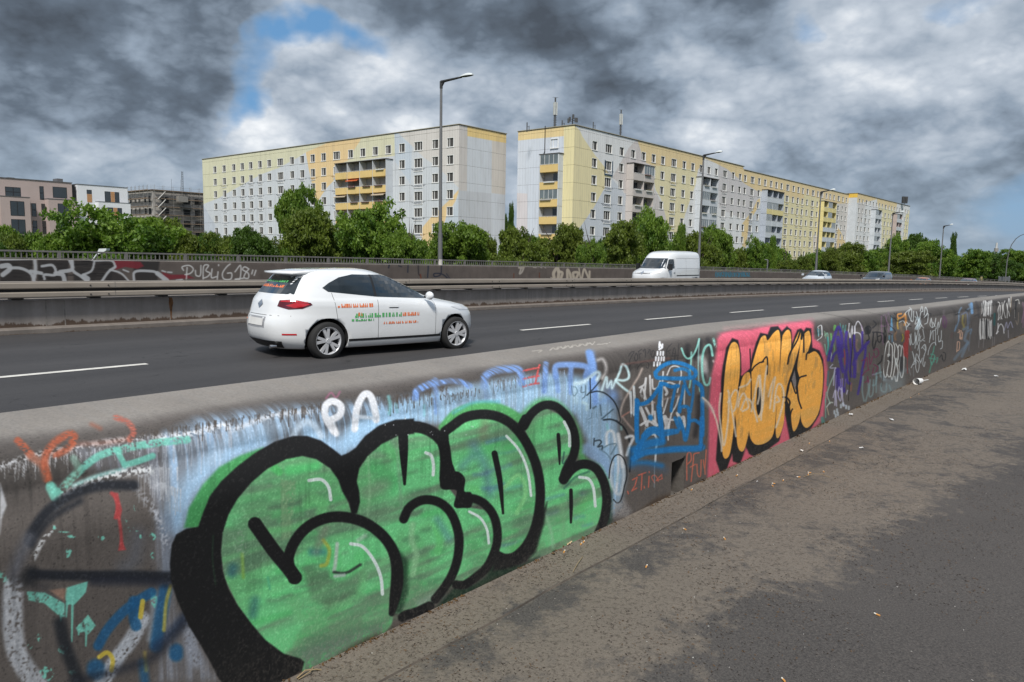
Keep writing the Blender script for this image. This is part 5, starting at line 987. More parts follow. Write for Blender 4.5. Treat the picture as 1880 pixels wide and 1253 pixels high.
# ------------------------------------------------------------------ slab blocks of flats
def azd(a): a = math.radians(a); return Vector((math.sin(a), math.cos(a), 0))
def frame(origin, X):                               # X runs right when the wall is seen from outside, Y points into the building
    X = X.normalized(); Y = Vector((-X.y, X.x, 0)); return Matrix(((X.x, Y.x, 0, origin.x), (X.y, Y.y, 0, origin.y), (0, 0, 1, 0), (0, 0, 0, 1)))
def wall_hit(px, py, M):                            # photo pixel -> (x, z) on the wall plane y=0 of the frame
    d = ray(px, py); o = M.inverted() @ EYE; dl = M.inverted().to_3x3() @ d; t = -o.y/dl.y; p = o + dl*t; return p.x, p.z
AZF, AZG = -49.8, 40.2
def corner(px, py, depth): r = ray(px, py); return Vector((r.x/r.y*depth, depth, 0))
CA, CB = corner(843, 229, 121.), corner(1055, 229.5, 121.)
def proj_mat(name, M, L0, L1, z0, z1, im, rough=.8, seams=.62, sx=.6, gain=.97):
    """paint laid on a wall by its own coordinates: x along the wall, z up"""
    m = bpy.data.materials.new(name); m.use_nodes = True; t = NT(m.node_tree); b = t.n['Principled BSDF']
    pos = t.add('ShaderNodeNewGeometry').outputs['Position']; o = M.translation; X = M.col[0].to_3d()
    rel = t.vmath('SUBTRACT', pos, tuple(o)); u = t.vmath('DOT_PRODUCT', rel, tuple(X)); z = t.add('ShaderNodeSeparateXYZ', i_0=pos).outputs[2]
    U = t.math('DIVIDE', t.math('SUBTRACT', u, L0), L1-L0); V = t.math('DIVIDE', t.math('SUBTRACT', z, z0), z1-z0)
    uv = t.add('ShaderNodeCombineXYZ', i_0=U, i_1=V, i_2=0.0).outputs[0]
    ti = t.add('ShaderNodeTexImage', image=im, i_Vector=uv); ti.extension = 'EXTEND'
    c = t.mix(.22, t.mix(1.0, ti.outputs[0], (gain,)*3, 'MULTIPLY'), (.74, .73, .70))
    w = t.vmath('MULTIPLY', t.add('ShaderNodeCombineXYZ', i_0=u, i_1=z, i_2=0.0).outputs[0], (.9, .16, 1))
    c = t.mix(t.math('MULTIPLY', t.ramp(t.noise(w, 1.0, 5, .65), [(.48, 0.), (.75, 1.)]), .22), c, (.20, .19, .17))
    fr = t.math('FRACT', t.math('DIVIDE', u, sx)); ln = t.math('LESS_THAN', t.math('ABSOLUTE', t.math('SUBTRACT', fr, .5)), .022/sx)
    c = t.mix(t.math('MULTIPLY', ln, .30), c, (.12, .115, .11))
    t.l.new(c, b.inputs['Base Color']); b.inputs['Roughness'].default_value = rough; b.inputs['Specular IOR Level'].default_value = .3
    return m
def wall_canvas(M, L0, L1, z0, z1, base, res=12):
    nx, ny = int((L1-L0)*res), int((z1-z0)*res)
    X, O = M.col[0].to_3d(), M.translation
    def wf(U, V):
        x = L0+(L1-L0)*U; return np.stack([O.x+X.x*x, O.y+X.y*x, z0+(z1-z0)*V], -1)
    return Canvas(nx, ny, wf, base)
Z2, Z3, Z4 = Fr(360, 210, 4.641), Fr(640, 210, 4.641), Fr(930, 170, 4.32)
Z1b, Z2b, Z3b = Fr(1060, 250, 6.265), Fr(1280, 280, 6.265), Fr(1480, 330, 7.833)
MA, MAg = frame(CA, azd(AZF+180)), frame(CA, azd(AZG))
MB_, MBg = frame(CB, azd(AZG)), frame(CB, azd(AZF+180))
CY_, YEL, ORY, CBL, BEI, CWH = (216, 214, 176), (234, 220, 164), (234, 198, 128), (203, 210, 217), (213, 208, 202), (226, 228, 230)
EZ = EYE.z
LA = 82.7; LB = 147.3
cv = cA = wall_canvas(MA, -84, 1, GZ, 23, CBL, 10)
Z2.Fl([(20, 380), (30, 300), (1120, 120), (1095, 255), (935, 325), (880, 362), (700, 460), (560, 510), (350, 625), (190, 715), (40, 775)], CY_, 1, .6)
Z2.Fl([(1420, 150), (1800, 60), (1780, 345), (1500, 380), (1215, 425), (1290, 400), (1350, 300)], CY_, 1, .6)
Z2.Fl([(935, 325), (1095, 255), (1230, 160), (1440, 120), (1395, 230), (1350, 300), (1290, 400), (1215, 425), (1170, 570), (1120, 620), (1070, 690), (1030, 760), (1010, 720), (985, 580), (960, 470)], ORY, 1, .6)
Z2.Fl([(65, 780), (200, 1010), (260, 1200), (40, 1200)], (184, 194, 208), 1, .6)
Z3.Fl([(405, 150), (960, 60), (960, 650), (760, 450), (640, 370), (540, 270)], BEI, 1, .6); Z3.Fl([(390, 150), (420, 160), (540, 270), (530, 600), (395, 400)], (190, 204, 218), 1, .6)
Z3.Fl([(950, 630), (910, 740), (830, 880), (790, 1020), (750, 1100), (680, 1200), (600, 1000), (700, 880), (850, 740)], ORY, 1, .6)
Z3.Fl([(955, 640), (900, 800), (830, 880), (780, 1060), (780, 1300), (955, 1300)], (188, 202, 215), 1, .6)
iA = cv.image('block_left_paint')
cv = cAg = wall_canvas(MAg, -1, 13, GZ, 23, (204, 211, 220), 12)
Z3.Fl([(930, 60), (1012, 60), (1008, 660), (930, 650)], (202, 196, 192), 1, .6); Z3.Fl([(1222, 180), (1360, 190), (1360, 690), (1218, 672)], (208, 200, 190), 1, .6)
Z3.Fl([(1012, 40), (1360, 120), (1360, 250), (1012, 186)], (236, 200, 108), 1, .5); Z3.Fl([(930, 648), (1217, 676), (1217, 1300), (920, 1300)], (190, 195, 203), 1, .6)
iAg = cv.image('block_left_gable_paint')
cv = cB = wall_canvas(MB_, -1, 150, GZ, 23, CWH, 10)
Z1b.Fl([(-60, -150), (30, -60), (60, 10), (210, 230), (300, 340), (390, 480), (290, 640), (180, 840), (0, 1095), (-60, 1200)], YEL, 1, .6)
Z1b.Fl([(390, 480), (540, 660), (620, 680), (640, 1000), (700, 1300), (-60, 1400), (-60, 1180), (0, 1095), (180, 840), (290, 640)], (198, 206, 217), 1, .6)
Z1b.Fl([(590, 140), (690, 30), (740, 200), (790, 310), (885, 350), (880, 600), (960, 760), (1040, 960), (1050, 1100), (870, 1000), (870, 660), (540, 660), (510, 560), (400, 480), (530, 250)], (208, 200, 198), 1, .6)
Z1b.Fl([(885, 330), (1390, 380), (1360, 560), (1240, 900), (1180, 1150), (1060, 1150), (1010, 900), (960, 720), (900, 620), (880, 500)], (232, 220, 168), 1, .6)
Z1b.Fl([(685, 30), (690, -40), (1450, 150), (1440, 330), (1380, 395), (1100, 355), (930, 345), (860, 340), (790, 310), (740, 200)], (234, 206, 142), 1, .6)
Z2b.Fl([(250, 130), (500, 290), (720, 460), (700, 560), (620, 700), (540, 760), (500, 760), (250, 640), (240, 400)], (204, 200, 202), 1, .8)
Z2b.Fl([(990, 480), (1270, 540), (1500, 600), (1500, 1400), (940, 1400), (980, 900)], (232, 220, 164), 1, .6)
Z2b.Fl([(0, 10), (545, 120), (1260, 300), (1560, 380), (1560, 640), (1253, 575), (1010, 510), (740, 450), (700, 450), (560, 370), (340, 190), (180, 110), (60, 60), (40, 150), (5, 140)], (232, 204, 140), 1, .6)
Z2b.Fl([(690, 550), (722, 530), (722, 600), (660, 700), (600, 790), (580, 960), (560, 1100), (520, 1080), (510, 950), (520, 820), (580, 740), (640, 660)], (232, 200, 130), 1, .6)
Z2b.Fl([(660, 700), (725, 600), (745, 450), (810, 460), (790, 1000), (800, 1400), (560, 1400), (560, 1100), (600, 790)], (198, 206, 216), 1, .6)
Z3b.Fl([(-30, 150), (450, 330), (300, 800), (160, 900), (60, 1400), (-30, 1400)], (232, 220, 164), 1, .6)
Z3b.Fl([(-60, 20), (320, 110), (760, 180), (760, 300), (630, 345), (450, 348), (0, 220), (-60, 200)], (232, 204, 142), 1, .6)
Z3b.Fl([(450, 348), (640, 340), (640, 1000), (560, 960), (500, 700), (440, 560)], (210, 204, 198), 1, .6); Z3b.Fl([(440, 660), (500, 750), (560, 900), (570, 1100), (430, 1100)], (232, 200, 134), 1, .6)
Z3b.Fl([(100, 800), (260, 820), (250, 1400), (100, 1400)], (212, 204, 204), 1, .6)
iB = cv.image('block_right_paint')
cv = cBg = wall_canvas(MBg, -13, 1, GZ, 23, (206, 216, 230), 12)
Z4.Fl([(50, 290), (455, 240), (455, 346), (50, 386)], (234, 204, 130), 1, .5); Z4.Fl([(455, 240), (560, 230), (560, 1300), (405, 1300), (405, 480), (455, 480)], (234, 220, 158), 1, .6); Z4.Fl([(50, 795), (165, 803), (165, 1300), (50, 1300)], (212, 206, 210), 1, .5)
iBg = cv.image('block_right_gable_paint')
M_back = mat('dark_backing', (.06, .058, .055), .9, var=.1)
M_rooff = mat('roof_gravel', (.16, .15, .14), .9, var=.2, scale=2)
M_cap = mat('roof_edge_metal', (.36, .33, .24), .6, var=.1); M_capd = mat('roof_edge_dark', (.07, .065, .06), .8)  # dark band below the roof cap, also the balcony roofs
M_frame = mat('white_window_plastic', (.78, .78, .76), .45, var=.04)
def glass(name, c, rough=.06): return mat(name, c, rough, var=.25, scale=.6, spec=.9)
M_pane = [glass('window_glass', (.035, .042, .05)), glass('window_glass_grey', (.075, .085, .095)), glass('window_glass_curtain', (.22, .22, .215), .12), glass('window_glass_green', (.10, .15, .10), .1)]
M_pane_w = [50, 28, 16, 6]
def window_mesh(w, h, tall, wide):
    fr = MB(); d0, d1 = -.012, .11; e = .07
    fr.box((-w/2-.02, d0, -h/2-.03), (-w/2+e*.2, d1, h/2+.05)); fr.box((w/2-e*.4, d0, -h/2-.05), (w/2+.10, d1, h/2+.05)); fr.box((-w/2+e*.4, d0, h/2-.03), (w/2-e*.4, d1, h/2+.05))
    fr.box((-w/2-.10, -.07, -h/2-.12), (w/2+.12, d1+.03, -h/2-.005))          # sill
    g = .055
    def ring(x0, x1, z0, z1):
        fr.box((x0, .10, z0), (x0+g, .16, z1)); fr.box((x1-g, .10, z0), (x1, .16, z1)); fr.box((x0+g, .10, z0), (x1-g, .16, z0+g)); fr.box((x0+g, .10, z1-g), (x1-g, .16, z1))
    xs = [-w/2+.03, (-.33 if not wide else -.35)*w*.5+.02, w/2-.03] if not wide else [-w/2+.03, -w*.17, w*.20, w/2-.03]
    zb = -h/2; 
    for a, b in zip(xs[:-1], xs[1:]):
        if tall: ring(a, b, zb+.0, zb+.55); ring(a, b, zb+.55, h/2)
        else: ring(a, b, zb, h/2)
    fr.box((xs[1]-.05, .085, zb), (xs[1]+.06, .10, h/2))
    pn = MB(); pn.add([(-w/2, .14, -h/2), (w/2, .14, -h/2), (w/2, .14, h/2), (-w/2, .14, h/2)], [(0, 1, 2, 3)])
    return fr, pn
WTYPE = {}
for key, (w, h, tall, wide) in dict(s=(1.42, 1.42, 0, 0), w=(2.0, 1.42, 0, 1), t=(1.42, 2.05, 1, 0), x=(2.0, 2.05, 1, 1), d=(.95, 2.0, 0, 0)).items():
    f, p = window_mesh(w, h, tall, wide); tmp = f.build('window', M_frame); me = tmp.data; bpy.data.objects.remove(tmp)
    pms = []
    for pm_ in M_pane: q = p.build('pane', pm_); pms.append(q.data); bpy.data.objects.remove(q)
    WTYPE[key] = (w, h, me, pms)
def put_window(key, root, M, x, zc, r):
    w, h, me, pms = WTYPE[key]; zz = zc - (h-1.42)/2
    o = inst('window', me, root, M @ Matrix.Translation((x, 0, zz)))
    inst('pane', r.choices(pms, M_pane_w)[0], o)
    return zz, w, h
PANELS = {}
def add_panel(mb, x0, x1, z0, z1, hole=None, g=.018, dep=.14):
    x0 += g; x1 -= g; z0 += g; z1 -= g
    if hole is None:
        mb.add([(x0, 0, z0), (x1, 0, z0), (x1, 0, z1), (x0, 0, z1), (x0, .1, z0), (x1, .1, z0), (x1, .1, z1), (x0, .1, z1)], [(0, 1, 2, 3), (0, 4, 5, 1), (1, 5, 6, 2), (2, 6, 7, 3), (3, 7, 4, 0)]); return
    a, b, c, d = hole
    o = [(x0, 0, z0), (x1, 0, z0), (x1, 0, z1), (x0, 0, z1)]; i = [(a, 0, c), (b, 0, c), (b, 0, d), (a, 0, d)]; k = [(p[0], dep, p[2]) for p in i]; e = [(p[0], .1, p[2]) for p in o]
    f = [(j, (j+1) % 4, 4+(j+1) % 4, 4+j) for j in range(4)] + [(4+j, 4+(j+1) % 4, 8+(j+1) % 4, 8+j) for j in range(4)] + [(12+j, 12+(j+1) % 4, (j+1) % 4, j) for j in range(4)]
    mb.add(o+i+k+e, f)
def facade(root, M, mt, cols, rows, x_lo, x_hi, ztop, zrow, sh, skip=None, ptype=None, rnd=1, budget=(300, 300), near_first=None):
    """cols: [(x, key)]; rows: how many storeys; zrow: window centre of the top row"""
    r = random.Random(rnd); skip = skip or (lambda c, r_: False)
    xs = sorted(cols); ed = [x_lo]+[(a[0]+b[0])/2 for a, b in zip(xs[:-1], xs[1:])]+[x_hi]
    order = list(range(len(xs)))
    if near_first is not None: order.sort(key=lambda i: abs(xs[i][0]-near_first))
    nw = np_ = 0; rest = MB(); rw = MB()
    sides = []
    for i in order:
        x, key = xs[i]
        for k in range(rows):
            zc = zrow-k*sh; z0, z1 = zc-.87, zc-.87+sh
            kk = key if k else {'t': 's', 'x': 'w'}.get(key, key)
            has = not skip(x, k)
            w, h = WTYPE[kk][:2]; zz = zc-(h-1.42)/2
            hole = (x-w/2, x+w/2, zz-h/2, zz+h/2) if has else None
            if np_ < 300: mb = MB(); add_panel(mb, ed[i], ed[i+1], z0, z1, hole); o = mb.build('panel', mt, root); o.matrix_local = M; np_ += 1
            else: add_panel(rest, ed[i], ed[i+1], z0, z1, hole)
            if has:
                put_window(kk, root, M, x, zc, r); nw += 1
        zt = zrow-.87+sh
        if np_ < 300: mb = MB(); add_panel(mb, ed[i], ed[i+1], zt, ztop(x) if callable(ztop) else ztop); o = mb.build('panel', mt, root); o.matrix_local = M; np_ += 1
        else: add_panel(rest, ed[i], ed[i+1], zt, ztop(x) if callable(ztop) else ztop)
    zb = zrow-(rows-1)*sh-.87
    mb = MB(); mb.box((x_lo, .02, GZ-1), (x_hi, .3, zb-.01)); o = mb.build('base_wall', mt, root); o.matrix_local = M
    if rest.v: o = tag(rest.build('panel', mt, root), kind='stuff'); o.matrix_local = M
    return nw
def balconies(root, M, xs, rows, zrow, sh, P, m_par, m_side, r, glazed=(), awn={}, m_in=None, boxes=True):
    """xs: bay boundaries; rows: range of row numbers (1 = second row from the top)"""
    zc0 = zrow-rows[0]*sh
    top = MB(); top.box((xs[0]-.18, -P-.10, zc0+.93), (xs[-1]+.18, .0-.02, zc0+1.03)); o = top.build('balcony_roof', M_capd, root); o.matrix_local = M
    zb = zrow-rows[-1]*sh-1.85
    for k, x in enumerate(xs):
        for q, rr in enumerate(rows):
            zc = zrow-rr*sh; mb = MB(); mb.box((x-.07, -P, zc-1.83), (x+.07, -.015, zc+.90)); o = mb.build('side_wall', m_side if k in (0, len(xs)-1) else m_side, root); o.matrix_local = M
    for rr in rows:
        zc = zrow-rr*sh
        for b in range(len(xs)-1):
            a, c = xs[b]+.085, xs[b+1]-.085
            mb = MB(); mb.box((a, -P-.05, zc-1.93), (c, -P+.05, zc-.72)); mb.box((a, -P+.05, zc-1.93), (c, -.02, zc-1.75))
            bal = mb.build('balcony', m_par(rr, b), root); bal.matrix_local = M
            # inner back wall with door and window
            ib = MB(); ib.add([(a, -.02, zc-1.75), (c, -.02, zc-1.75), (c, -.02, zc+.93), (a, -.02, zc+.93)], [(0, 1, 2, 3)]); o = ib.build('back_wall', m_in or m_side, bal)
            dw = MB(); w = c-a; dw.box((a+w*.52, -.07, zc-1.7), (a+w*.80, -.03, zc+.62)); dw.box((a+w*.84, -.07, zc-.75), (a+w*.98, -.03, zc+.62)); dw.build('door', M_pane[r.choices([0, 1, 2], [5, 3, 2])[0]], bal)
            rl_ = MB(); rl_.box((a, -P-.09, zc-.69), (c, -P-.06, zc-.65)); 
            for q in range(5): xx = a+(c-a)*(q+.5)/5; rl_.box((xx-.015, -P-.085, zc-.86), (xx+.015, -P-.052, zc-.69))
            rl_.build('handrail', M_frame, bal)
            if boxes and r.random() < .6:
                bx = MB(); x0 = a+r.random()*(c-a)*.3; x1 = x0+(c-a)*.6; bx.box((x0, -P-.27, zc-.88), (x1, -P-.09, zc-.70)); bx.build('flower_box', M_box[r.randrange(3)], bal)
                if r.random() < .6:
                    fl = MB()
                    for q in range(40):
                        p = Vector((r.uniform(x0, x1), r.uniform(-P-.30, -P-.08), zc-.70+r.random()*.22)); s_ = .07
                        v = [p+Vector((r.uniform(-s_, s_), r.uniform(-s_, s_), r.uniform(-s_, s_))) for _ in range(3)]; fl.add(v, [(0, 1, 2)], r.randrange(2))
                    tag(fl.build('flowers', [M_leafbox, M_flower[r.randrange(3)]], bal), kind='stuff')
            if (rr, b) in glazed:
                gm = MB(); n = 4
                for q in range(n+1): xx = a+(c-a)*q/n; gm.box((xx-.03, -P-.02, zc-.72), (xx+.03, -P+.03, zc+.90))
                gm.box((a, -P-.02, zc+.83), (c, -P+.03, zc+.90)); f_ = gm.build('window_frame', M_frame, bal)
                gp = MB(); gp.add([(a, -P, zc-.70), (c, -P, zc-.70), (c, -P, zc+.85), (a, -P, zc+.85)], [(0, 1, 2, 3)]); gp.build('balcony_glass', M_balglass, bal)
            if (rr, b) in awn:
                aw = MB(); aw.add([(a, -.1, zc+.88), (c, -.1, zc+.88), (c, -P-.5, zc+.42), (a, -P-.5, zc+.42), (c, -P-.5, zc+.25), (a, -P-.5, zc+.25)], [(0, 1, 2, 3), (3, 2, 4, 5)]); aw.build('awning', awn[(rr, b)], bal)
M_box = [mat('box_grey', (.35, .34, .32), .7), mat('box_brown', (.10, .05, .035), .7), mat('box_white', (.6, .6, .58), .6)]
M_leafbox = mat('balcony_leaves', (.05, .10, .03), .8); M_flower = [mat('flowers_red', (.5, .04, .05), .6), mat('flowers_pink', (.5, .2, .25), .6), mat('flowers_yellow', (.5, .4, .08), .6)]
M_balglass = glass('balcony_glazing', (.14, .17, .18), .08)
def stucco(name, c, k=.86): return mat(name, tuple(x*k for x in lin(c)), .85, var=.08, scale=.5, coord='World')
M_sy, M_sw, M_sb, M_sg, M_py, M_in = stucco('yellow_render', (234, 204, 136)), stucco('white_render', (208, 214, 220)), stucco('beige_render', (206, 199, 194)), stucco('grey_blue_render', (184, 192, 204)), stucco('pale_yellow_render', (232, 218, 156)), stucco('inner_render', (176, 178, 184))
M_pinkb = stucco('rose_beige_render', (188, 174, 172))

def body(root, Mf, x0, x1, depth, ztop, step=None):
    mb = MB()
    mb.box((x0+.05, .115, GZ-1), (x1-.05, depth-.12, ztop-.25)); o = mb.build('core', M_back, root); o.matrix_local = Mf
    rf = MB(); rf.box((x0-.12, -.12, ztop), (x1+.12, depth+.12, ztop+.10)); o = rf.build('roof_edge', M_cap, root); o.matrix_local = Mf
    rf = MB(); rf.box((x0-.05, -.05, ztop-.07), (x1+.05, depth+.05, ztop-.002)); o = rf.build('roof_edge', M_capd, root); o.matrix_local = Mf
    rf = MB(); rf.box((x0+.4, .4, ztop+.10), (x1-.4, depth-.4, ztop+.14)); o = rf.build('roof', M_rooff, root); o.matrix_local = Mf

# --- left block
bA = thing('apartment_block', 'slab block in pale yellow, orange and blue-grey with yellow balcony rows, left of the gap', 'building')
DA = 11.5; SHA = 2.742; ZRA = 17.58+EZ; ZTA = 20.22+EZ
m_A = proj_mat('block_left_panels', MA, -84, 1, GZ, 23, iA); m_Ag = proj_mat('block_left_gable', MAg, -1, 13, GZ, 23, iAg, sx=1.28)
body(bA, MA, -LA, 0, DA, ZTA)
colsA = []
keysA = {394: 's', 411: 't', 428.7: 's', 444.5: 't', 460: 't', 477: 't', 494: 's', 514.5: 'x', 536: 's', 554.6: 't', 574: 't', 594: 's', 618: 'x', 643.6: 's', 666: 's', 689: 's', 712.8: 's', 738: 's', 767.8: 'x', 799: 's', 826.4: 's'}
for px, k in keysA.items(): colsA.append((wall_hit(px, 300, MA)[0], k))
balA = [wall_hit(x, 340, MA)[0] for x in (621.5, 712)]
skA = lambda x, k: k >= 1 and balA[0]+1.0 < x < balA[1]+2.2
nA = facade(bA, MA, m_A, colsA, 9, -LA, 0, ZTA-.07, ZRA, SHA, skA, rnd=3, near_first=0)
xb = np.linspace(wall_hit(622, 340, MA)[0]+.9, wall_hit(712.5, 340, MA)[0]+1.2, 5)
balconies(bA, MA, list(xb), range(1, 8), ZRA, SHA, 1.5, lambda r, b: M_sy, M_sw, random.Random(5), glazed=(), awn={(2, 1): mat('orange_awning', (.62, .13, .04), .7), (3, 3): mat('cream_awning', (.55, .45, .33), .7), (3, 0): mat('sand_awning', (.5, .42, .3), .7)}, m_in=M_in)
nt = 0
for i in range(9):                                   # gable: cladding panels
    w = DA/9
    for k in range(11):
        z1 = ZTA-.07-k*SHA if k == 0 else zt_; z0 = (ZRA-.87+SHA) if k == 0 else z1-SHA
        zt_ = z0
        if z0 < GZ-1: continue
        mb = MB(); add_panel(mb, i*w, (i+1)*w, max(z0, GZ-1), z1, None, g=.016); o = mb.build('panel', m_Ag, bA); o.matrix_local = MAg
# --- right block, near part
bB = thing('apartment_block', 'very long yellow and white slab block right of the gap, tall aerials on its roof', 'building')
SHB = 2.785; ZRB = 17.93+EZ; ZTB = 20.45+EZ; DB = 11.7
m_B = proj_mat('block_right_panels', MB_, -1, 150, GZ, 23, iB); m_Bg = proj_mat('block_right_gable', MBg, -13, 1, GZ, 23, iBg, sx=1.17)
xst = wall_hit(1366, 308, MB_)[0]; zst = 19.75+EZ
body(bB, MB_, 0, xst, DB, ZTB); body(bB, MB_, xst+.16, LB, DB, zst)
colsB = []
for fr_, lst in ((Z1b, [(190, 's'), (352, 'x'), (500, 's'), (632, 's'), (752, 's'), (867, 's'), (975, 's'), (1103, 'x'), (1222, 's'), (1322, 's')]), (Z2b, [(38, 's'), (130, 's'), (215, 's'), (318, 'x'), (412, 's'), (492, 's'), (552, 's'), (637, 'x'), (715, 's'), (784, 's'), (853, 's'), (915, 's'), (974, 's'), (1047, 'x'), (1115, 's'), (1172, 't'), (1225, 't')]),
                (Z3b, [(33, 's'), (113, 'x'), (183, 's'), (246, 's'), (307, 's'), (362, 's'), (419, 's'), (487, 'x'), (549, 's'), (600, 's')])):
    for zx, k in lst: colsB.append((wall_hit(fr_.x0+zx/fr_.k, 330, MB_)[0], k))
P_B = 1.4
def xb_(fr_, a, b, n):                              # bay boundaries of a stack from its front face in the photograph
    Mo = MB_ @ Matrix.Translation((0, -P_B, 0)); return list(np.linspace(wall_hit(fr_.x0+a/fr_.k, 350, Mo)[0], wall_hit(fr_.x0+b/fr_.k, 350, Mo)[0], n+1))
stacks = [(xb_(Z1b, 640, 880, 2), [M_sb, M_sb, M_sb, M_sg, M_sw, M_sw, M_sw, M_sw], M_sb, ((1, 1),)), (xb_(Z2b, 58, 240, 2), [M_sw]*9, M_sw, ((2, 0), (3, 1), (4, 1), (4, 0), (5, 0))),
          (xb_(Z2b, 812, 1004, 3), [M_sw, M_py, M_sw, M_sw, M_sw, M_sw, M_sw, M_sw], M_sg, ((2, 0), (2, 1), (3, 0), (4, 0))), (xb_(Z3b, 275, 455, 3), [M_py, M_py, M_sw, M_sw, M_sw, M_sw, M_sw, M_sw], M_py, ((1, 1), (2, 1), (3, 2), (5, 1)))]
skB = lambda x, k: k >= 1 and any(s_[0][0]-.6 < x < s_[0][-1]+.6 for s_ in stacks)
ztB = lambda x: (ZTB if x < xst else zst)-.07
nB = facade(bB, MB_, m_B, colsB, 9, 0, LB, ztB, ZRB, SHB, skB, rnd=8, near_first=0)
rb = random.Random(12)
for xs, pm_, ms, gz in stacks: balconies(bB, MB_, xs, range(1, 8), ZRB, SHB, P_B, lambda r, b, pm_=pm_: pm_[min(r-1, 7)], ms, rb, glazed=gz, m_in=M_in, boxes=xs[0] < 60)
# gable of the right block: one window, one stack of balconies, aerial mast strapped to the wall
xg0, xg1 = wall_hit(930+262/4.32, 320, MBg @ Matrix.Translation((0, -1.2, 0)))[0], wall_hit(930+410/4.32, 320, MBg @ Matrix.Translation((0, -1.2, 0)))[0]
xw, zw = wall_hit(930+381/4.32, 170+405/4.32, MBg)
for i in range(10):
    w = DB/10
    for k in range(11):
        z1 = ZTB-.07 if k == 0 else zt_; z0 = (ZRB-.87+SHB) if k == 0 else z1-SHB
        zt_ = z0
        if z0 < GZ-1: continue
        mb = MB(); add_panel(mb, -(i+1)*w, -i*w, max(z0, GZ-1), z1, None, g=.016); o = mb.build('panel', m_Bg, bB); o.matrix_local = MBg
wm = MB(); f, p = window_mesh(1.5, 1.42, 0, 0)
put_window('s', bB, MBg @ Matrix.Translation((0, -.10, 0)), xw, zw, random.Random(4))
balconies(bB, MBg, [xg0, xg1], range(1, 8), ZRB, SHB, 1.2, lambda r, b: M_sy, M_sw, random.Random(2), glazed=((1, 0), (3, 0)), m_in=M_in)
pp = MB(); xm, zm = wall_hit(930+310/4.32, 170+285/4.32, MBg); pp.tube([(xm, -.12, ZTB+.35), (xm, -.12, ZRB-1.2), (xm-.25, -.12, ZRB-1.7)], .07, 8); o = pp.build('drain_pipe', M_raild, bB); o.matrix_local = MBg
# small red wind-break on one balcony front, blue-painted window surround
xw2 = colsB[1][0]; mb = MB(); zc = ZRB-SHB-.31; mb.box((xw2-1.2, -.10, zc-1.2), (xw2-1.06, -.02, zc+1.1)); mb.box((xw2+1.13, -.10, zc-1.2), (xw2+1.27, -.02, zc+1.1)); mb.box((xw2-1.2, -.11, zc-1.38), (xw2+1.3, -.02, zc-1.2)); o = mb.build('window_surround', mat('blue_surround', (.02, .06, .11), .6), bB); o.matrix_local = MB_; o['label'] = 'dark blue window surround'
# --- far part of the right-hand row, standing a little forward
OFF = 2.5
MF = MB_ @ Matrix.Translation((0, -OFF, 0)); xf0 = wall_hit(1574.5, 358, MF)[0]; xf1 = wall_hit(1670.5, 380, MF)[0]
MFc = MB_ @ Matrix.Translation((xf0, -OFF, 0))
bF = thing('apartment_block', 'farther slab block joined to the end of the long yellow one, set slightly forward', 'building')
cv = cF = wall_canvas(MF, xf0-1, xf1+1, GZ, 23, CWH, 8)
Z3b.Fl([(700, 180), (1010, 240), (1010, 290), (820, 330), (700, 335)], (232, 204, 142), 1, .5); Z3b.Fl([(1015, 250), (1315, 320), (1290, 440), (1030, 372)], (232, 206, 144), 1, .5)
Z3b.Fl([(1030, 372), (1290, 440), (1240, 800), (1220, 1300), (1060, 1300), (1090, 700)], (230, 220, 168), 1, .5); Z3b.Fl([(1430, 520), (1510, 400), (1510, 1000), (1370, 1000)], (232, 220, 164), 1, .5); Z3b.Fl([(745, 335), (860, 330), (820, 500), (745, 700)], (208, 204, 202), 1, .5)
iF = cv.image('block_far_paint')
m_F = proj_mat('block_far_panels', MF, xf0-1, xf1+1, GZ, 23, iF)
ZRF = ZRB-.05; ZTF = ZTB-.35
body(bF, MF, xf0, xf1, DB, ZTF)
mb = MB(); mb.box((xf0-.02, .01, GZ-1), (xf0+.12, OFF, ZRF+.9)); o = mb.build('gable_panel', M_sw, bF); o.matrix_local = MF
mb = MB(); mb.box((xf0-.025, .01, ZRF+.92), (xf0+.12, OFF, ZTF-.08)); o = mb.build('gable_panel', stucco('deep_yellow', (236, 196, 84)), bF); o.matrix_local = MF
colsF = [(wall_hit(Z3b.x0+zx/7.833, 380, MF)[0], k) for zx, k in [(762, 's'), (811, 's'), (865, 'x'), (920, 's'), (967, 's'), (1012, 's'), (1053, 's'), (1097, 's'), (1146, 'x'), (1195, 's'), (1235, 's'), (1275, 's'), (1312, 's'), (1352, 's'), (1392, 's'), (1435, 's'), (1470, 's')]]
Mo = MF @ Matrix.Translation((0, -P_B, 0)); bx_ = lambda a, b, n: list(np.linspace(wall_hit(1480+a/7.833, 390, Mo)[0], wall_hit(1480+b/7.833, 390, Mo)[0], n+1))
stF = [(bx_(1005, 1090, 2), M_sw, M_sw), (bx_(1315, 1388, 2), M_sw, M_pinkb)]
skF = lambda x, k: k >= 1 and any(s_[0][0]-1 < x < s_[0][-1]+1 for s_ in stF)
facade(bF, MF, m_F, colsF, 9, xf0+.13, xf1, ZTF-.07, ZRF, SHB, skF, rnd=18, near_first=xf0)
for xs, pm_, ms in stF: balconies(bF, MF, xs, range(1, 8), ZRF, SHB, P_B, lambda r, b, pm_=pm_: pm_, ms, rb, glazed=((1, 0), (4, 0)), m_in=M_in, boxes=False)
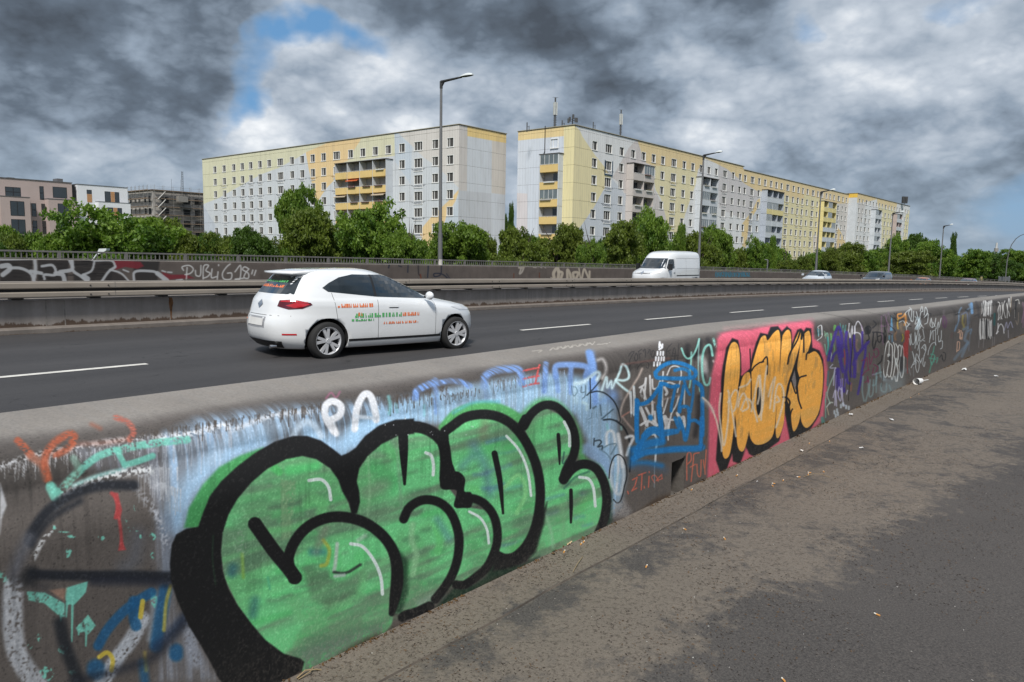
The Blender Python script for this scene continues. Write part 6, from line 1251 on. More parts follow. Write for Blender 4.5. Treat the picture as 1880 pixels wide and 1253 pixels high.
# --- roof aerials: separate things standing on the roofs
M_ant = mat('aerial_steel', (.10, .10, .10), .5, metal=.4); M_antw = mat('aerial_panel', (.52, .54, .52), .5)
def aerial(px, pyb, pyt, depth, label, kind):
    r = ray(px, pyb); t = depth/r.y; b = EYE+r*t; h = (pyb-pyt)*depth/F_PX*1.01
    root = thing('roof_aerial', label, 'aerial', b, .3, 'aerials on the apartment roofs')
    m = MB(); m.tube([(0, 0, -.4), (0, 0, h)], .13 if kind == 'panel' else .09, 6)
    if kind == 'panel':
        for z in np.linspace(h*.05, h*.4, 7): m.box((-.28, -.06, z), (.28, .06, z+.09))
        m.tube([(-.5, 0, h), (.5, 0, h)], .025, 5)
    m.build('mast', M_ant, root)
    if kind == 'panel':
        for a in (0, 2.1, 4.2):
            p = MB(); c = Vector((.27*math.cos(a), .27*math.sin(a), 0)); p.box((c.x-.10, c.y-.06, h*.42), (c.x+.10, c.y+.06, h*.84)); p.build('antenna_panel', M_antw, root)
    if kind == 'cluster':
        for a, z in ((0, .5), (2, .6), (3.3, .35), (4.6, .8), (5.2, .45)):
            p = MB(); c = Vector((math.cos(a)*.75, math.sin(a)*.5, h*z)); p.tube([(0, 0, h*z), c], .03, 5); p.tube([c+Vector((0, 0, -.3)), c+Vector((0, 0, .4))], .17, 6); p.build('dipole', M_ant, root)
    if kind == 'small':
        p = MB(); p.tube([(.35, 0, -.3), (.35, 0, h*.55)], .06, 5); p.tube([(0, 0, h*.4), (.35, 0, h*.4)], .03, 5); p.build('stub', M_ant, root)
    if kind == 'rack':
        for k in range(4):
            for j in range(2): p = MB(); x = -.9+k*.6; p.box((x-.16, -.4+j*.5, h*.35), (x+.16, -.2+j*.5, h)); p.build('antenna_panel', M_ant, root)
        p = MB(); p.box((-1.1, -.3, h*.25), (1.1, .3, h*.34)); p.build('platform', M_ant, root)
    return root
aerial(1018.5, 235, 183, 124, 'tall mast with white antenna panels near the front corner of the yellow block roof', 'panel')
aerial(1139, 249, 205, 150, 'tall mast with white antenna panels standing further along the yellow block roof', 'panel')
aerial(1051, 229, 214, 124, 'cluster of dark dish and dipole aerials at the roof corner of the yellow block', 'cluster')
aerial(967.5, 238, 226, 124, 'small dark stub aerial at the left end of the gable roof', 'small')
aerial(1032, 231, 222, 124, 'low dark aerial stub between the tall mast and the dipole cluster', 'small')
aerial(1089, 236, 225, 135, 'thin low pipe aerial on the roof between the two tall masts', 'small')
aerial(1660, 378, 362, 270, 'broad rack of grey antennas at the far end of the far block roof', 'rack')

# ------------------------------------------------------------------ new buildings at the left edge and the one under scaffolding
M_rose = mat('rose_grey_render', lin((178, 162, 157)), .85, var=.06, scale=.4, coord='World'); M_whr = mat('bright_white_render', (.74, .76, .79), .8, var=.04, scale=.3, coord='World')
M_dkp = mat('anthracite_cladding', (.03, .03, .032), .6, var=.1); M_dkf = mat('anthracite_frame', (.02, .02, .022), .45); M_orw = mat('orange_wood_panel', (.45, .24, .11), .6, var=.12, scale=2)
M_gl = glass('dark_glass', (.02, .028, .032), .04); M_cop = mat('grey_coping', (.12, .12, .125), .6)
def modern(name, label, origin, depth_m, boxes, wins, mats, extra=()):
    pass
cR = corner(140, 340, 128.)
MR = frame(cR, azd(AZG))                             # wall running away to the right, seen from its right-hand normal side
def R_(zx, zy, off=0): return wall_hit(zx/7.52, 310+zy/7.52, MR @ Matrix.Translation((0, -off, 0)))
b1 = thing('modern_house', 'rose-grey rendered block of flats with dark framed windows at the left edge', 'building')
zt1 = R_(990, 200)[1]
def bx(root, name, m, M, x0, x1, z0, z1, y0, y1):
    mb = MB(); mb.box((x0, y0, z0), (x1, y1, z1)); o = mb.build(name, m, root); o.matrix_local = M; return o
def dwin(root, M, x0, x1, z0, z1, off=0, mull=(.5,), hz=()):
    f = MB(); g = .07; y0 = -off-.015; y1 = -off+.05
    f.box((x0, y0, z0), (x0+g, y1, z1)); f.box((x1-g, y0, z0), (x1, y1, z1)); f.box((x0+g, y0, z0), (x1-g, y1, z0+g)); f.box((x0+g, y0, z1-g), (x1-g, y1, z1))
    for q in mull: x = x0+(x1-x0)*q; f.box((x-.06, y0+.004, z0+g), (x+.06, y1, z1-g))
    for q in hz: z = z0+(z1-z0)*q; f.box((x0+g, y0+.002, z-.06), (x1-g, y1, z+.06))
    w = f.build('window', M_dkf, root); w.matrix_local = M
    p = MB(); p.add([(x0, -off+.0-.006, z0), (x1, -off-.006, z0), (x1, -off-.006, z1), (x0, -off-.006, z1)], [(0, 1, 2, 3)]); p.build('pane', M_gl, w)
xl = wall_hit(-160, 330, MR)[0]; xr = R_(990, 220)[0]
bx(b1, 'wall', M_rose, MR, xl, xr, GZ-1, zt1, 0, 11); bx(b1, 'roof_edge', M_cop, MR, xl-.1, xr+.1, zt1+.003, zt1+.10, -.1, 11.1)
OF = 1.6; zb1 = R_(700, 418, OF)[1]
for a, b in ((-1450, -1060), (-700, -300), (0, 410), (665, 1050)):
    x0, x1 = R_(a, 400, OF)[0], R_(b, 400, OF)[0]
    bx(b1, 'bay', M_rose, MR, x0, x1, GZ-1, zb1, -OF, -.003); bx(b1, 'bay_coping', M_cop, MR, x0-.06, x1+.06, zb1+.002, zb1+.08, -OF-.06, -.003)
    for ya, yb in ((485, 680), (725, 920), (965, 1160)):
        xa = x0+(x1-x0)*.32; xc = x0+(x1-x0)*.80; z1 = wall_hit(*((1050/7.52), 310+ya/7.52), MR @ Matrix.Translation((0, -OF, 0)))[1]; 
        z1 = R_(880, ya, OF)[1]; z0 = R_(880, yb, OF)[1]; dwin(b1, MR, xa, xc, z0, z1, OF)
for a, b in ((70, 285), (727, 922)):
    dwin(b1, MR, R_(a, 300)[0], R_(b, 300)[0], R_(b, 412)[1], R_(b, 262)[1], 0, mull=() if a > 500 else (.52,), hz=() if a > 500 else (.55,))
for a, b in ((545, 603),): dwin(b1, MR, R_(a, 300)[0], R_(b, 300)[0], R_(b, 432)[1], R_(b, 245)[1], 0, mull=(), hz=(.5,))
for a, b in ((422, 487), (558, 622)):
    for ya, yb in ((485, 668), (722, 905), (955, 1130)): dwin(b1, MR, R_(a, 300)[0], R_(b, 300)[0], R_(600, yb)[1], R_(600, ya)[1], 0, mull=(), hz=(.5,))
bx(b1, 'roof_vent', M_cop, MR, R_(850, 150)[0], R_(930, 150)[0], zt1+.1, zt1+.75, 2, 4); bx(b1, 'roof_vent', M_cop, MR, R_(190, 130)[0], R_(285, 130)[0], zt1+.1, zt1+.4, 3, 5)
bx(b1, 'stair_tower', M_dkp, MR, xr+.01, R_(1052, 220)[0]+.02, GZ-1, zt1-.25, .6, 9)
b2 = thing('modern_house', 'bright white rendered house with orange wood panels beside its windows, next to the rose-grey block', 'building')
x0 = R_(1056, 210)[0]; x1 = R_(1758, 262)[0]; x2 = R_(1800, 480, 1.3)[0]; xm = R_(1350, 240, 1.3)[0]
zt2 = R_(1200, 225)[1]; zs = R_(1600, 470, 1.3)[1]
bx(b2, 'wall', M_whr, MR, x0+.12, x1, GZ-1, zt2, 0, 9); bx(b2, 'roof_edge', M_cop, MR, x0+.05, x1+.07, zt2+.003, zt2+.08, -.07, 9)
bx(b2, 'bay', M_whr, MR, xm, x2, GZ-1, zs, -1.3, -.003); bx(b2, 'bay_coping', M_cop, MR, xm-.05, x2+.05, zs+.002, zs+.07, -1.35, -.003)
for ya, yb, yc in ((292, 350, 465), (522, 578, 690), (750, 806, 920)):
    xa, xb2 = R_(1195, 300)[0], R_(1265, 300)[0]; dwin(b2, MR, xa, xb2, R_(1230, yb)[1], R_(1230, ya)[1], 0, mull=()); bx(b2, 'panel', M_orw, MR, xa+.03, xb2, R_(1230, yc)[1], R_(1230, yb+3)[1], -.03, .01)
z0, z1 = R_(1550, 462)[1], R_(1550, 320)[1]
dwin(b2, MR, R_(1447, 400)[0], R_(1528, 400)[0], z0, z1, 0, mull=()); bx(b2, 'panel', M_orw, MR, R_(1531, 400)[0], R_(1583, 400)[0], z0, z1, -.03, .01); dwin(b2, MR, R_(1587, 400)[0], R_(1647, 400)[0], z0, z1, 0, mull=())
for za, zb in ((540, 700), (780, 940)):
    z0, z1 = R_(1590, zb, 1.3)[1], R_(1590, za, 1.3)[1]; q = lambda v: R_(v, 600, 1.3)[0]
    dwin(b2, MR, q(1485), q(1565), z0, z1, 1.3, mull=()); bx(b2, 'panel', M_orw, MR, q(1569), q(1620), z0, z1, -1.33, -1.29); dwin(b2, MR, q(1624), q(1685), z0, z1, 1.3, mull=())
# scaffolded building
ZS = Fr(220, 310, 7.83); cS = corner(220+470/7.83, 350, 186.)
MS1, MS2 = frame(cS, azd(AZG)), frame(cS, azd(AZF+180))
b3 = thing('unfinished_building', 'raw grey building shell under renovation seen between the white house and the yellow block', 'building')
M_raw = mat('raw_render', (.42, .40, .375), .9, var=.22, scale=.35, coord='World', bump=.2, bscale=2); zt3 = wall_hit(220+640/7.83, 310+322/7.83, MS1)[1]
bx(b3, 'wall', M_raw, MS1, 0, 34, GZ-1, zt3, 0, 14); bx(b3, 'roof_edge', mat('rusty_edge', (.10, .06, .045), .8), MS1, -.2, 34.2, zt3+.002, zt3+.22, -.2, 14.2)
M_hole = mat('dark_opening', (.025, .027, .03), .7)
for k in range(6):
    zc = zt3-1.9-k*2.9
    for x in (3.0, 8.5, 11.5, 15.0, 20.0, 24.5, 29.0): 
        w_ = MB(); w_.box((x-.9, -.04, zc-1.1), (x+.9, -.008, zc+.5)); o = w_.build('window', M_hole, b3); o.matrix_local = MS1
    for x in (1.8, 4.2, 7.5, 9.8, 12.6):
        w_ = MB(); w_.box((-x-.55, -.04, zc-1.0), (-x+.55, -.008, zc+.5)); o = w_.build('window', M_hole, b3); o.matrix_local = MS2
M_scaf = mat('scaffold_tube', (.36, .34, .31), .5, metal=.4); M_plank = mat('scaffold_plank', (.20, .15, .11), .8, var=.3, scale=1); M_stair = mat('aluminium_stair', (.5, .49, .46), .5)
sc = thing('scaffolding', 'steel scaffolding with plank decks and bright stair flights wrapped round the raw grey building', 'scaffolding')
sx = []
for Mx, sgn, L in ((MS1, 1, 34), (MS2, -1, 14)):
    n = int(L/2.3)
    tb = MB()
    for i in range(n+1):
        x = sgn*i*2.3
        for y in (-.35, -1.15): tb.tube([(x, y, GZ), (x, y, zt3+1.3)], .035, 4)
    for k in range(10):
        z = zt3-.05-k*2.0
        for dz in (.5, 1.0): tb.tube([(0, -1.15, z+dz), (sgn*L, -1.15, z+dz)], .022, 4)
    o = tb.build('frame_tubes', M_scaf, sc); o.matrix_local = Mx; o['kind'] = 'stuff'
    for k in range(10):
        z = zt3-.05-k*2.0; d = MB(); d.box((min(0, sgn*L), -1.12, z), (max(0, sgn*L), -.38, z+.09)); d.box((min(0, sgn*L), -1.17, z), (max(0, sgn*L), -1.14, z+.22)); o = d.build('deck', M_plank, sc); o.matrix_local = Mx
for k in range(5):
    z = zt3-2.1-k*2.0; st = MB(); xa = .6; M_ = MS1
    st.tube([(xa, -1.6, z-.1), (xa+1.9, -1.6, z+1.9)], .07, 4); st.tube([(xa, -1.3, z-.1), (xa+1.9, -1.3, z+1.9)], .07, 4); o = st.build('stair_flight', M_stair, sc); o.matrix_local = M_
hm = MB(); x = wall_hit(220+880/7.83, 350, MS1)[0]
for dx in (-.18, .18): hm.tube([(x+dx, -.9, zt3-6), (x+dx, -.9, zt3+5.2)], .05, 4)
for q in range(26): hm.box((x-.18, -.95, zt3-6+q*.43), (x+.18, -.87, zt3-6+q*.43+.10))
o = hm.build('hoist_mast', M_ant, sc); o.matrix_local = MS1
for zx, zy in ((716, 150), (850, 160)): q = MB(); x_, z_ = wall_hit(220+zx/7.83, 310+zy/7.83, MS1); q.tube([(x_, -.9, zt3), (x_, -.9, z_)], .03, 4); o = q.build('pole', M_ant, sc); o.matrix_local = MS1
cb = MB(); x_, z_ = wall_hit(220+855/7.83, 310+445/7.83, MS1); cb.box((x_-1.4, -2.6, z_-.7), (x_+1.0, -1.25, z_+.7)); o = cb.build('hoist_cage', M_scaf, sc); o.matrix_local = MS1
for x_ in (10, 20, 24.5, 29.5):
    for k in range(1, 5):
        if (x_*7+k*3) % 5 < 3: bx(b3, 'balcony_parapet', M_scaf, MS1, x_, x_+2.6, zt3-3.5-k*2.9, zt3-2.6-k*2.9, -.33, -.05)
# small red-walled building glimpsed in the gap
rr_ = ray(938, 432); t = 190/rr_.y; pr = EYE+rr_*t
sh_ = thing('shed', 'small red brick building with pale flat roof glimpsed in the gap between the blocks', 'building', (pr.x, pr.y, 0))
mb = MB(); mb.box((-3.5, 0, GZ), (3.5, 6, pr.z)); mb.build('wall', mat('red_brick_wall', (.24, .055, .035), .85, var=.2, scale=3), sh_)
mb = MB(); mb.box((-3.8, -.3, pr.z), (3.8, 6.3, pr.z+.4)); mb.build('roof', mat('pale_roof', (.45, .45, .43), .8), sh_)
# thin tower on the horizon
rr_ = ray(1828, 470); t = 420/rr_.y; pr = EYE+rr_*t; H = 40*420/F_PX
tw = thing('radio_tower', 'slim white chimney-like tower on the horizon at the right', 'tower', (pr.x, pr.y, 0))
mb = MB(); mb.tube([(0, 0, GZ), (0, 0, EZ+2), (0, 0, ray(1828, 446).z*420/ray(1828, 446).y+EZ)], [.75, .7, .5], 12); mb.build('shaft', mat('pale_tower', (.5, .5, .5), .8), tw)
mb = MB(); z = ray(1828, 460).z*420/ray(1828, 460).y+EZ; mb.tube([(0, 0, z-.8), (0, 0, z+1.2)], 1.1, 12); mb.build('collar', M_scaf, tw)
# ------------------------------------------------------------------ trees: tapered trunk and limbs, crown of many leaf sprays
def leaf_mat(name, c1, c2, c3):
    m = bpy.data.materials.new(name); m.use_nodes = True; t = NT(m.node_tree); b = t.n['Principled BSDF']
    oi = t.add('ShaderNodeObjectInfo'); at = t.add('ShaderNodeAttribute', attribute_name='tone')
    c = t.mix(t.ramp(at.outputs['Fac'], [(.2, 0.), (.8, 1.)]), c1, c2); c = t.mix(t.ramp(oi.outputs['Random'], [(.2, 0.), (.9, .55)]), c, c3)
    t.l.new(c, b.inputs['Base Color']); b.inputs['Roughness'].default_value = .55; b.inputs['Specular IOR Level'].default_value = .35
    tr = t.add('ShaderNodeBsdfTranslucent', i_Color=t.mix(1.0, c, (1.3, 1.5, .6), 'MULTIPLY')); mx = t.add('ShaderNodeMixShader', i_0=.28)
    t.l.new(b.outputs[0], mx.inputs[1]); t.l.new(tr.outputs[0], mx.inputs[2]); t.l.new(mx.outputs[0], t.n['Material Output'].inputs[0]); return m
L_green = leaf_mat('leaves_green', (.066, .138, .016), (.150, .235, .028), (.110, .172, .020))
L_olive = leaf_mat('leaves_olive', (.070, .108, .014), (.140, .190, .024), (.105, .135, .018))
L_dark = leaf_mat('leaves_dark', (.034, .078, .010), (.072, .135, .018), (.052, .098, .012))
M_bark = mat('bark', (.055, .042, .032), .9, var=.3, scale=6, bump=.5, bscale=12)
def crown_mesh(seed, shape, n_clump, n_leaf, leaf, spread=.16):
    """unit crown: x,y in -1..1, z 0..1"""
    r = np.random.default_rng(seed)
    cl = []
    lobes = []
    nl = r.integers(7, 12)
    for i in range(nl):
        a = r.uniform(0, 2*np.pi); z = r.uniform(.12, .88); 
        if shape == 'round': rad = np.sqrt(max(.02, 1-((z-.48)/.56)**2))*r.uniform(.30, .68)
        elif shape == 'cone': rad = (1-z)*.62*r.uniform(.5, 1.1)
        else: rad = np.sqrt(max(.02, 1-((z-.38)/.66)**2))*r.uniform(.35, .75)
        lobes.append((rad*np.cos(a), rad*np.sin(a), z, r.uniform(.24, .42)*(.75 if shape == 'cone' else 1)))
    lobes.append((r.uniform(-.2, .2), r.uniform(-.2, .2), .80, .26)); lobes.append((0, 0, .45, .45)); lobes.append((0, 0, .25, .42))
    for i in range(n_clump):
        lx, ly, lz, lr = lobes[r.integers(len(lobes))]
        d = r.normal(size=3); d /= np.linalg.norm(d)+1e-6; q = lr*r.uniform(.72, 1.12)
        p = np.array([lx, ly, lz]) + d*np.array([q, q, q*.62]); p[2] = max(p[2], .02)
        cl.append(p)
    cl = np.array(cl); n = len(cl)*n_leaf
    c = np.repeat(cl, n_leaf, 0); off = r.normal(size=(n, 3)); off /= np.linalg.norm(off, axis=1, keepdims=True)+1e-6
    off *= (r.random((n, 1))**.5)*spread*np.array([1, 1, .62])
    P = c+off
    u = r.normal(size=(n, 3)); u /= np.linalg.norm(u, axis=1, keepdims=True); w = r.normal(size=(n, 3)); w -= u*(u*w).sum(1, keepdims=True); w /= np.linalg.norm(w, axis=1, keepdims=True)
    s = (leaf*r.uniform(.6, 1.35, (n, 1)))
    A = P-u*s; B = P+w*s*.5; Cc = P+u*s; D_ = P-w*s*.5
    V = np.stack([A, B, Cc, D_], 1).reshape(-1, 3)
    tone = np.repeat(np.clip(np.repeat(r.random(len(cl)), n_leaf)*.6+.4*r.random(n), 0, 1), 4)
    return V, n, tone
def make_crown(name, seed, shape, m, **k):
    V, n, tone = crown_mesh(seed, shape, **k)
    me = bpy.data.meshes.new(name); me.vertices.add(4*n); me.vertices.foreach_set('co', V.astype(np.float32).ravel())
    me.loops.add(4*n); me.loops.foreach_set('vertex_index', np.arange(4*n, dtype=np.int32)); me.polygons.add(n)
    me.polygons.foreach_set('loop_start', np.arange(0, 4*n, 4, dtype=np.int32)); me.polygons.foreach_set('loop_total', np.full(n, 4, np.int32))
    at = me.attributes.new('tone', 'FLOAT', 'POINT'); at.data.foreach_set('value', tone.astype(np.float32)); me.materials.append(m); me.update(); me.validate(); return me
def trunk_mesh(seed, shape):
    r = random.Random(seed); mb = MB()
    mb.tube([(0, 0, -.9), (.01, .01, -.3), (.02, -.01, .2), (0, .02, .6)], [.055, .045, .032, .014], 8)
    for i in range(9):
        a = r.uniform(0, 6.28); z = r.uniform(-.15, .5); L = r.uniform(.25, .5); mb.tube([(0, 0, z), (math.cos(a)*L*.5, math.sin(a)*L*.5, z+.12), (math.cos(a)*L, math.sin(a)*L, z+.28)], [.022, .012, .003], 5)
    return mb
CROWNS = {}
for k, (shape, m) in enumerate([('round', L_green), ('round', L_green), ('full', L_green), ('round', L_olive), ('full', L_olive), ('cone', L_green), ('cone', L_dark), ('full', L_dark)]):
    CROWNS[k] = make_crown('crown', 100+k, shape, m, n_clump=300, n_leaf=80, leaf=.030, spread=.13)
small = {}
for k, (shape, m) in enumerate([('round', L_dark), ('full', L_green), ('full', L_olive)]): small[k] = make_crown('crown_far', 200+k, shape, m, n_clump=120, n_leaf=36, leaf=.05)
TRUNKS = []
for k in range(3): o = trunk_mesh(50+k, '').build('trunk', M_bark); TRUNKS.append(o.data); bpy.data.objects.remove(o)
def tree(px, pyt, wpx, depth, kind, label, group='trees beyond the far parapet', name='tree', cat='tree', pyb=None, meshes=CROWNS):
    r0 = ray(px, pyt); t = depth/r0.y; top = EYE+r0*t
    rad = wpx/2*(1.12 if kind in (5, 6) or wpx < 60 else 1.32)*depth/F_PX; rb_ = ray(px, pyb if pyb else 500)
    ztop = top.z; zbot = max(GZ+.5, (EYE+rb_*(depth/rb_.y)).z-1.5); h = ztop-zbot
    root = thing(name, label, cat, (top.x, top.y, GZ), random.Random(px*7+pyt).uniform(0, 6.28), group)
    rr = rad*random.Random(px).uniform(.95, 1.05)
    k_ = inst('crown', meshes[kind], root); k_.location = (0, 0, zbot-GZ); k_.scale = (rr, rr, h)
    tr = inst('trunk', TRUNKS[px % 3], root); tr.location = (0, 0, zbot-GZ); tr.scale = (rr, rr, max(h, (zbot-GZ)/.85))
    return root
TL = [ # px, top, width, depth, kind, label
 (5, 418, 96, 60, 2, 'dark green round tree cut by the left edge in front of the rose-grey block'),
 (188, 390, 190, 58, 0, 'broad bushy green tree in front of the white house'),
 (120, 420, 80, 64, 1, 'smaller green tree at the left shoulder of the broad bushy tree'),
 (292, 402, 86, 76, 4, 'loose yellow-green tree in front of the scaffolding'),
 (345, 428, 80, 66, 1, 'low green tree in front of the right half of the scaffolding'),
 (398, 430, 74, 62, 4, 'low light green tree under the left end of the yellow and blue block'),
 (468, 418, 90, 60, 7, 'dark leafy tree left of the tall tree before the yellow and blue block'),
 (548, 354, 100, 78, 2, 'tallest dark tree rising in front of the yellow and blue block'),
 (574, 386, 138, 60, 4, 'dense upright olive-green tree in front of the tallest dark tree'),
 (640, 398, 74, 74, 7, 'dark green tree below the left end of the balcony rows'),
 (702, 383, 136, 60, 0, 'large green tree in front of the yellow balconies left of the tall street lamp'),
 (752, 430, 92, 54, 1, 'lower bright green tree just left of the tall street lamp'),
 (866, 418, 118, 66, 2, 'round green tree right of the tall street lamp below the blank gable'),
 (938, 374, 26, 180, 7, 'slim dark tree far back in the gap between the two blocks'),
 (962, 420, 88, 64, 3, 'olive-green tree under the gap between the two blocks'),
 (1024, 414, 96, 66, 3, 'olive-green tree in front of the gable balconies'),
 (1084, 444, 56, 60, 1, 'low green bush tree under the corner of the yellow gable'),
 (1145, 410, 110, 68, 4, 'wide olive tree behind the front of the white van'),
 (1200, 393, 78, 74, 0, 'bright green tree standing above the white van'),
 (1250, 410, 50, 78, 5, 'narrow pointed green tree left of the second street lamp'),
 (1292, 428, 62, 74, 3, 'thin olive tree right behind the second street lamp'),
 (1326, 420, 74, 80, 1, 'dark green tree right of the white van and second lamp'),
 (1390, 442, 52, 92, 0, 'small round green tree, left one of the pair before the white facade'),
 (1419, 432, 34, 92, 5, 'narrow upright green tree, right one of the pair before the white facade'),
 (1470, 470, 46, 90, 3, 'small reddish olive tree just left of the third street lamp'),
 (1444, 478, 40, 86, 4, 'low olive shrub between the upright tree and the small reddish tree'),
 (1528, 456, 58, 100, 4, 'olive tree just right of the third street lamp'),
 (1565, 447, 76, 108, 3, 'broad olive tree above the dark van'),
 (1606, 460, 56, 120, 2, 'green tree behind the dark van, left of the fourth street lamp'),
 (1652, 436, 58, 130, 0, 'tall green tree right of the fourth street lamp at the end of the blocks'),
 (1668, 462, 92, 104, 4, 'wide bright olive tree in front of the tall one at the end of the blocks'),
 (1692, 430, 64, 200, 7, 'dark tree top rising behind the others near the end of the blocks'),
 (1722, 446, 62, 140, 2, 'green tree behind the fifth street lamp'),
 (1751, 434, 26, 200, 6, 'dark pointed poplar-like tree right of the fifth street lamp'),
 (1778, 462, 62, 150, 2, 'green round tree left of the horizon tower'),
 (1826, 464, 64, 160, 7, 'dark green tree at the foot of the horizon tower'),
 (1862, 462, 60, 170, 2, 'green tree at the right edge beneath the curved lamp arm'),
 (1905, 460, 70, 180, 7, 'dark tree cut by the right edge'),
]
for a in TL: tree(*a)
# undergrowth that closes the gaps along the foot of the bridge
und = []
kk0 = [0]
def kk_(r): kk0[0] = r.choice([1, 2, 3, 4, 7]); return kk0[0]
def bl(px, k):
    x, nm = min(LM, key=lambda q: abs(q[0]-px)); col = {1: 'green', 2: 'mid-green', 3: 'olive', 4: 'yellowish', 7: 'dark green'}[k]; where = 'behind the railing under ' if abs(px-x) < 12 else ('behind the railing, left of ' if px < x else 'behind the railing, right of ')
    return 'low '+col+' bush '+where+nm
LM = [(0, 'the left picture edge'), (60, 'the rose-grey block'), (125, 'the dark cladding strip'), (183, 'the grey lamp head'), (250, 'the left corner of the scaffolding'), (310, 'the hoist mast'), (372, 'the left end of the balconied block'), (430, 'the PUBLIC18 tag'), (500, 'the rear of the white hatchback'), (560, 'the tallest dark tree'), (640, 'the roof of the white hatchback'), (700, 'the yellow balconies'), (768, 'the wide windows'), (806, 'the nearest street lamp'), (868, 'the blank gable'), (940, 'the gap between the blocks'), (1008, 'the gable balconies'), (1055, 'the yellow building corner'), (1100, 'the blue window surround'), (1150, 'the cream balcony stack'), (1200, 'the white van windscreen'), (1250, 'the white van body'), (1281, 'the second street lamp'), (1340, 'the blue parapet tag'), (1400, 'the pair of slim trees'), (1450, 'the small reddish tree'), (1495, 'the third street lamp'), (1540, 'the silver hatchback tail'), (1600, 'the dark people carrier'), (1630, 'the fourth street lamp'), (1674, 'the T-shaped lamp post'), (1720, 'the fifth street lamp'), (1766, 'the armless lamp post'), (1801, 'the yellow marker post'), (1842, 'the road sign back'), (1885, 'the right picture edge')]
ulab = {}
for i, px in enumerate(range(-40, 1960, 46)):
    dpt = np.interp(px, [0, 500, 1100, 1500, 1700, 1960], [56, 62, 74, 106, 150, 210]); r = random.Random(px)
    o = tree(px+r.randint(-10, 10), int(np.interp(px, [0, 300, 420, 900, 1300, 1500, 1700, 1960], [436, 424, 436, 438, 450, 470, 472, 472]))+r.randint(-4, 6), r.randint(66, 96), dpt, kk_(r), bl(px, kk0[0]), 'bushes behind the far railing', name='bush', cat='bush', pyb=530)
# distant wood that reads as one mass, right of the blocks and in the gap
def wood(name, px0, px1, depth, pyt, n, seed):
    r = random.Random(seed); Vs = []; base = crown_mesh(seed, 'full', 70, 24, .075); Vb, nb, tb = base; allV = []; allT = []
    for i in range(n):
        px = px0+(px1-px0)*(i+.5)/n; py = pyt+r.uniform(-5, 5); q = ray(px, py); t = (depth+r.uniform(-15, 25))/q.y; top = EYE+q*t; rad = depth*.030*r.uniform(.8, 1.3)
        a = r.uniform(0, 6.28); R2 = np.array([[math.cos(a), -math.sin(a), 0], [math.sin(a), math.cos(a), 0], [0, 0, 1]]); h = top.z-GZ
        allV.append((Vb*np.array([rad, rad, h])) @ R2.T + np.array([top.x, top.y, GZ])); allT.append(tb)
    V = np.concatenate(allV); T = np.concatenate(allT); m_ = len(V)//4
    me = bpy.data.meshes.new(name); me.vertices.add(len(V)); me.vertices.foreach_set('co', V.astype(np.float32).ravel()); me.loops.add(len(V)); me.loops.foreach_set('vertex_index', np.arange(len(V), dtype=np.int32)); me.polygons.add(m_)
    me.polygons.foreach_set('loop_start', np.arange(0, len(V), 4, dtype=np.int32)); me.polygons.foreach_set('loop_total', np.full(m_, 4, np.int32)); at = me.attributes.new('tone', 'FLOAT', 'POINT'); at.data.foreach_set('value', T.astype(np.float32)); me.materials.append(L_dark); me.update()
    o = bpy.data.objects.new(name, me); C.objects.link(o); return tag(o, 'far-off wood', 'wood', kind='stuff')
wood('distant_wood', 1560, 2300, 330, 468, 40, 3); wood('distant_wood', -500, 1100, 260, 458, 44, 5)

wood('distant_wood', -1400, -70, 66, 436, 26, 7)
# ------------------------------------------------------------------ vehicles: bodies lofted from horizontal slices, everything else laid on that surface
class Shell:
    def __init__(s, rear, front, half, nexp=(4.0, 3.0), zs=None):
        s.rz, s.rx = zip(*rear); s.fz, s.fx = zip(*front); s.hz, s.hb = zip(*half); s.n = nexp
    def lim(s, z):
        xr, xf, b = np.interp(z, s.rz, s.rx), np.interp(z, s.fz, s.fx), np.interp(z, s.hz, s.hb); return xr, xf, b
    def pt(s, phi, z):
        xr, xf, b = s.lim(z); xc, a = (xr+xf)/2, (xf-xr)/2; c, si = math.cos(phi), math.sin(phi); n = s.n[1] if c >= 0 else s.n[0]
        return Vector((xc+a*math.copysign(abs(c)**(2/n), c), b*math.copysign(abs(si)**(2/n), si), z))
    def side(s, x, z, sg):
        xr, xf, b = s.lim(z); xc, a = (xr+xf)/2, (xf-xr)/2; t = (x-xc)/a; n = s.n[1] if t >= 0 else s.n[0]
        return Vector((x, sg*b*max(0, 1-abs(min(1, abs(t)))**n)**(1/n), z))
    def end(s, y, z, front):
        xr, xf, b = s.lim(z); xc, a = (xr+xf)/2, (xf-xr)/2; n = s.n[1] if front else s.n[0]; q = max(0, 1-min(1, abs(y)/b)**n)**(1/n)
        return Vector((xc+(a if front else -a)*q, y, z))
    def mesh(s, zlist, n=112, mb=None):
        mb = mb or MB(); nz = len(zlist); vs = []
        for z in zlist:
            for k in range(n): vs.append(s.pt(2*math.pi*k/n+.0001, z))
        fs = [(i*n+k, i*n+(k+1) % n, (i+1)*n+(k+1) % n, (i+1)*n+k) for i in range(nz-1) for k in range(n)]
        mb.add(vs, fs, 0, True); mb.add(vs[:n], [tuple(reversed(range(n)))]); mb.add(vs[-n:], [tuple(range(n))], 0, True); return mb
def clip_poly(poly, cell):
    out = poly
    (x0, z0, x1, z1) = cell
    for ax, val, keep in ((0, x0, 1), (0, x1, -1), (1, z0, 1), (1, z1, -1)):
        res = []
        for i in range(len(out)):
            a, b = out[i], out[(i+1) % len(out)]; ia, ib = (a[ax]-val)*keep >= 0, (b[ax]-val)*keep >= 0
            if ia: res.append(a)
            if ia != ib: t = (val-a[ax])/(b[ax]-a[ax]); res.append((a[0]+t*(b[0]-a[0]), a[1]+t*(b[1]-a[1])))
        out = res
        if len(out) < 3: return []
    return out
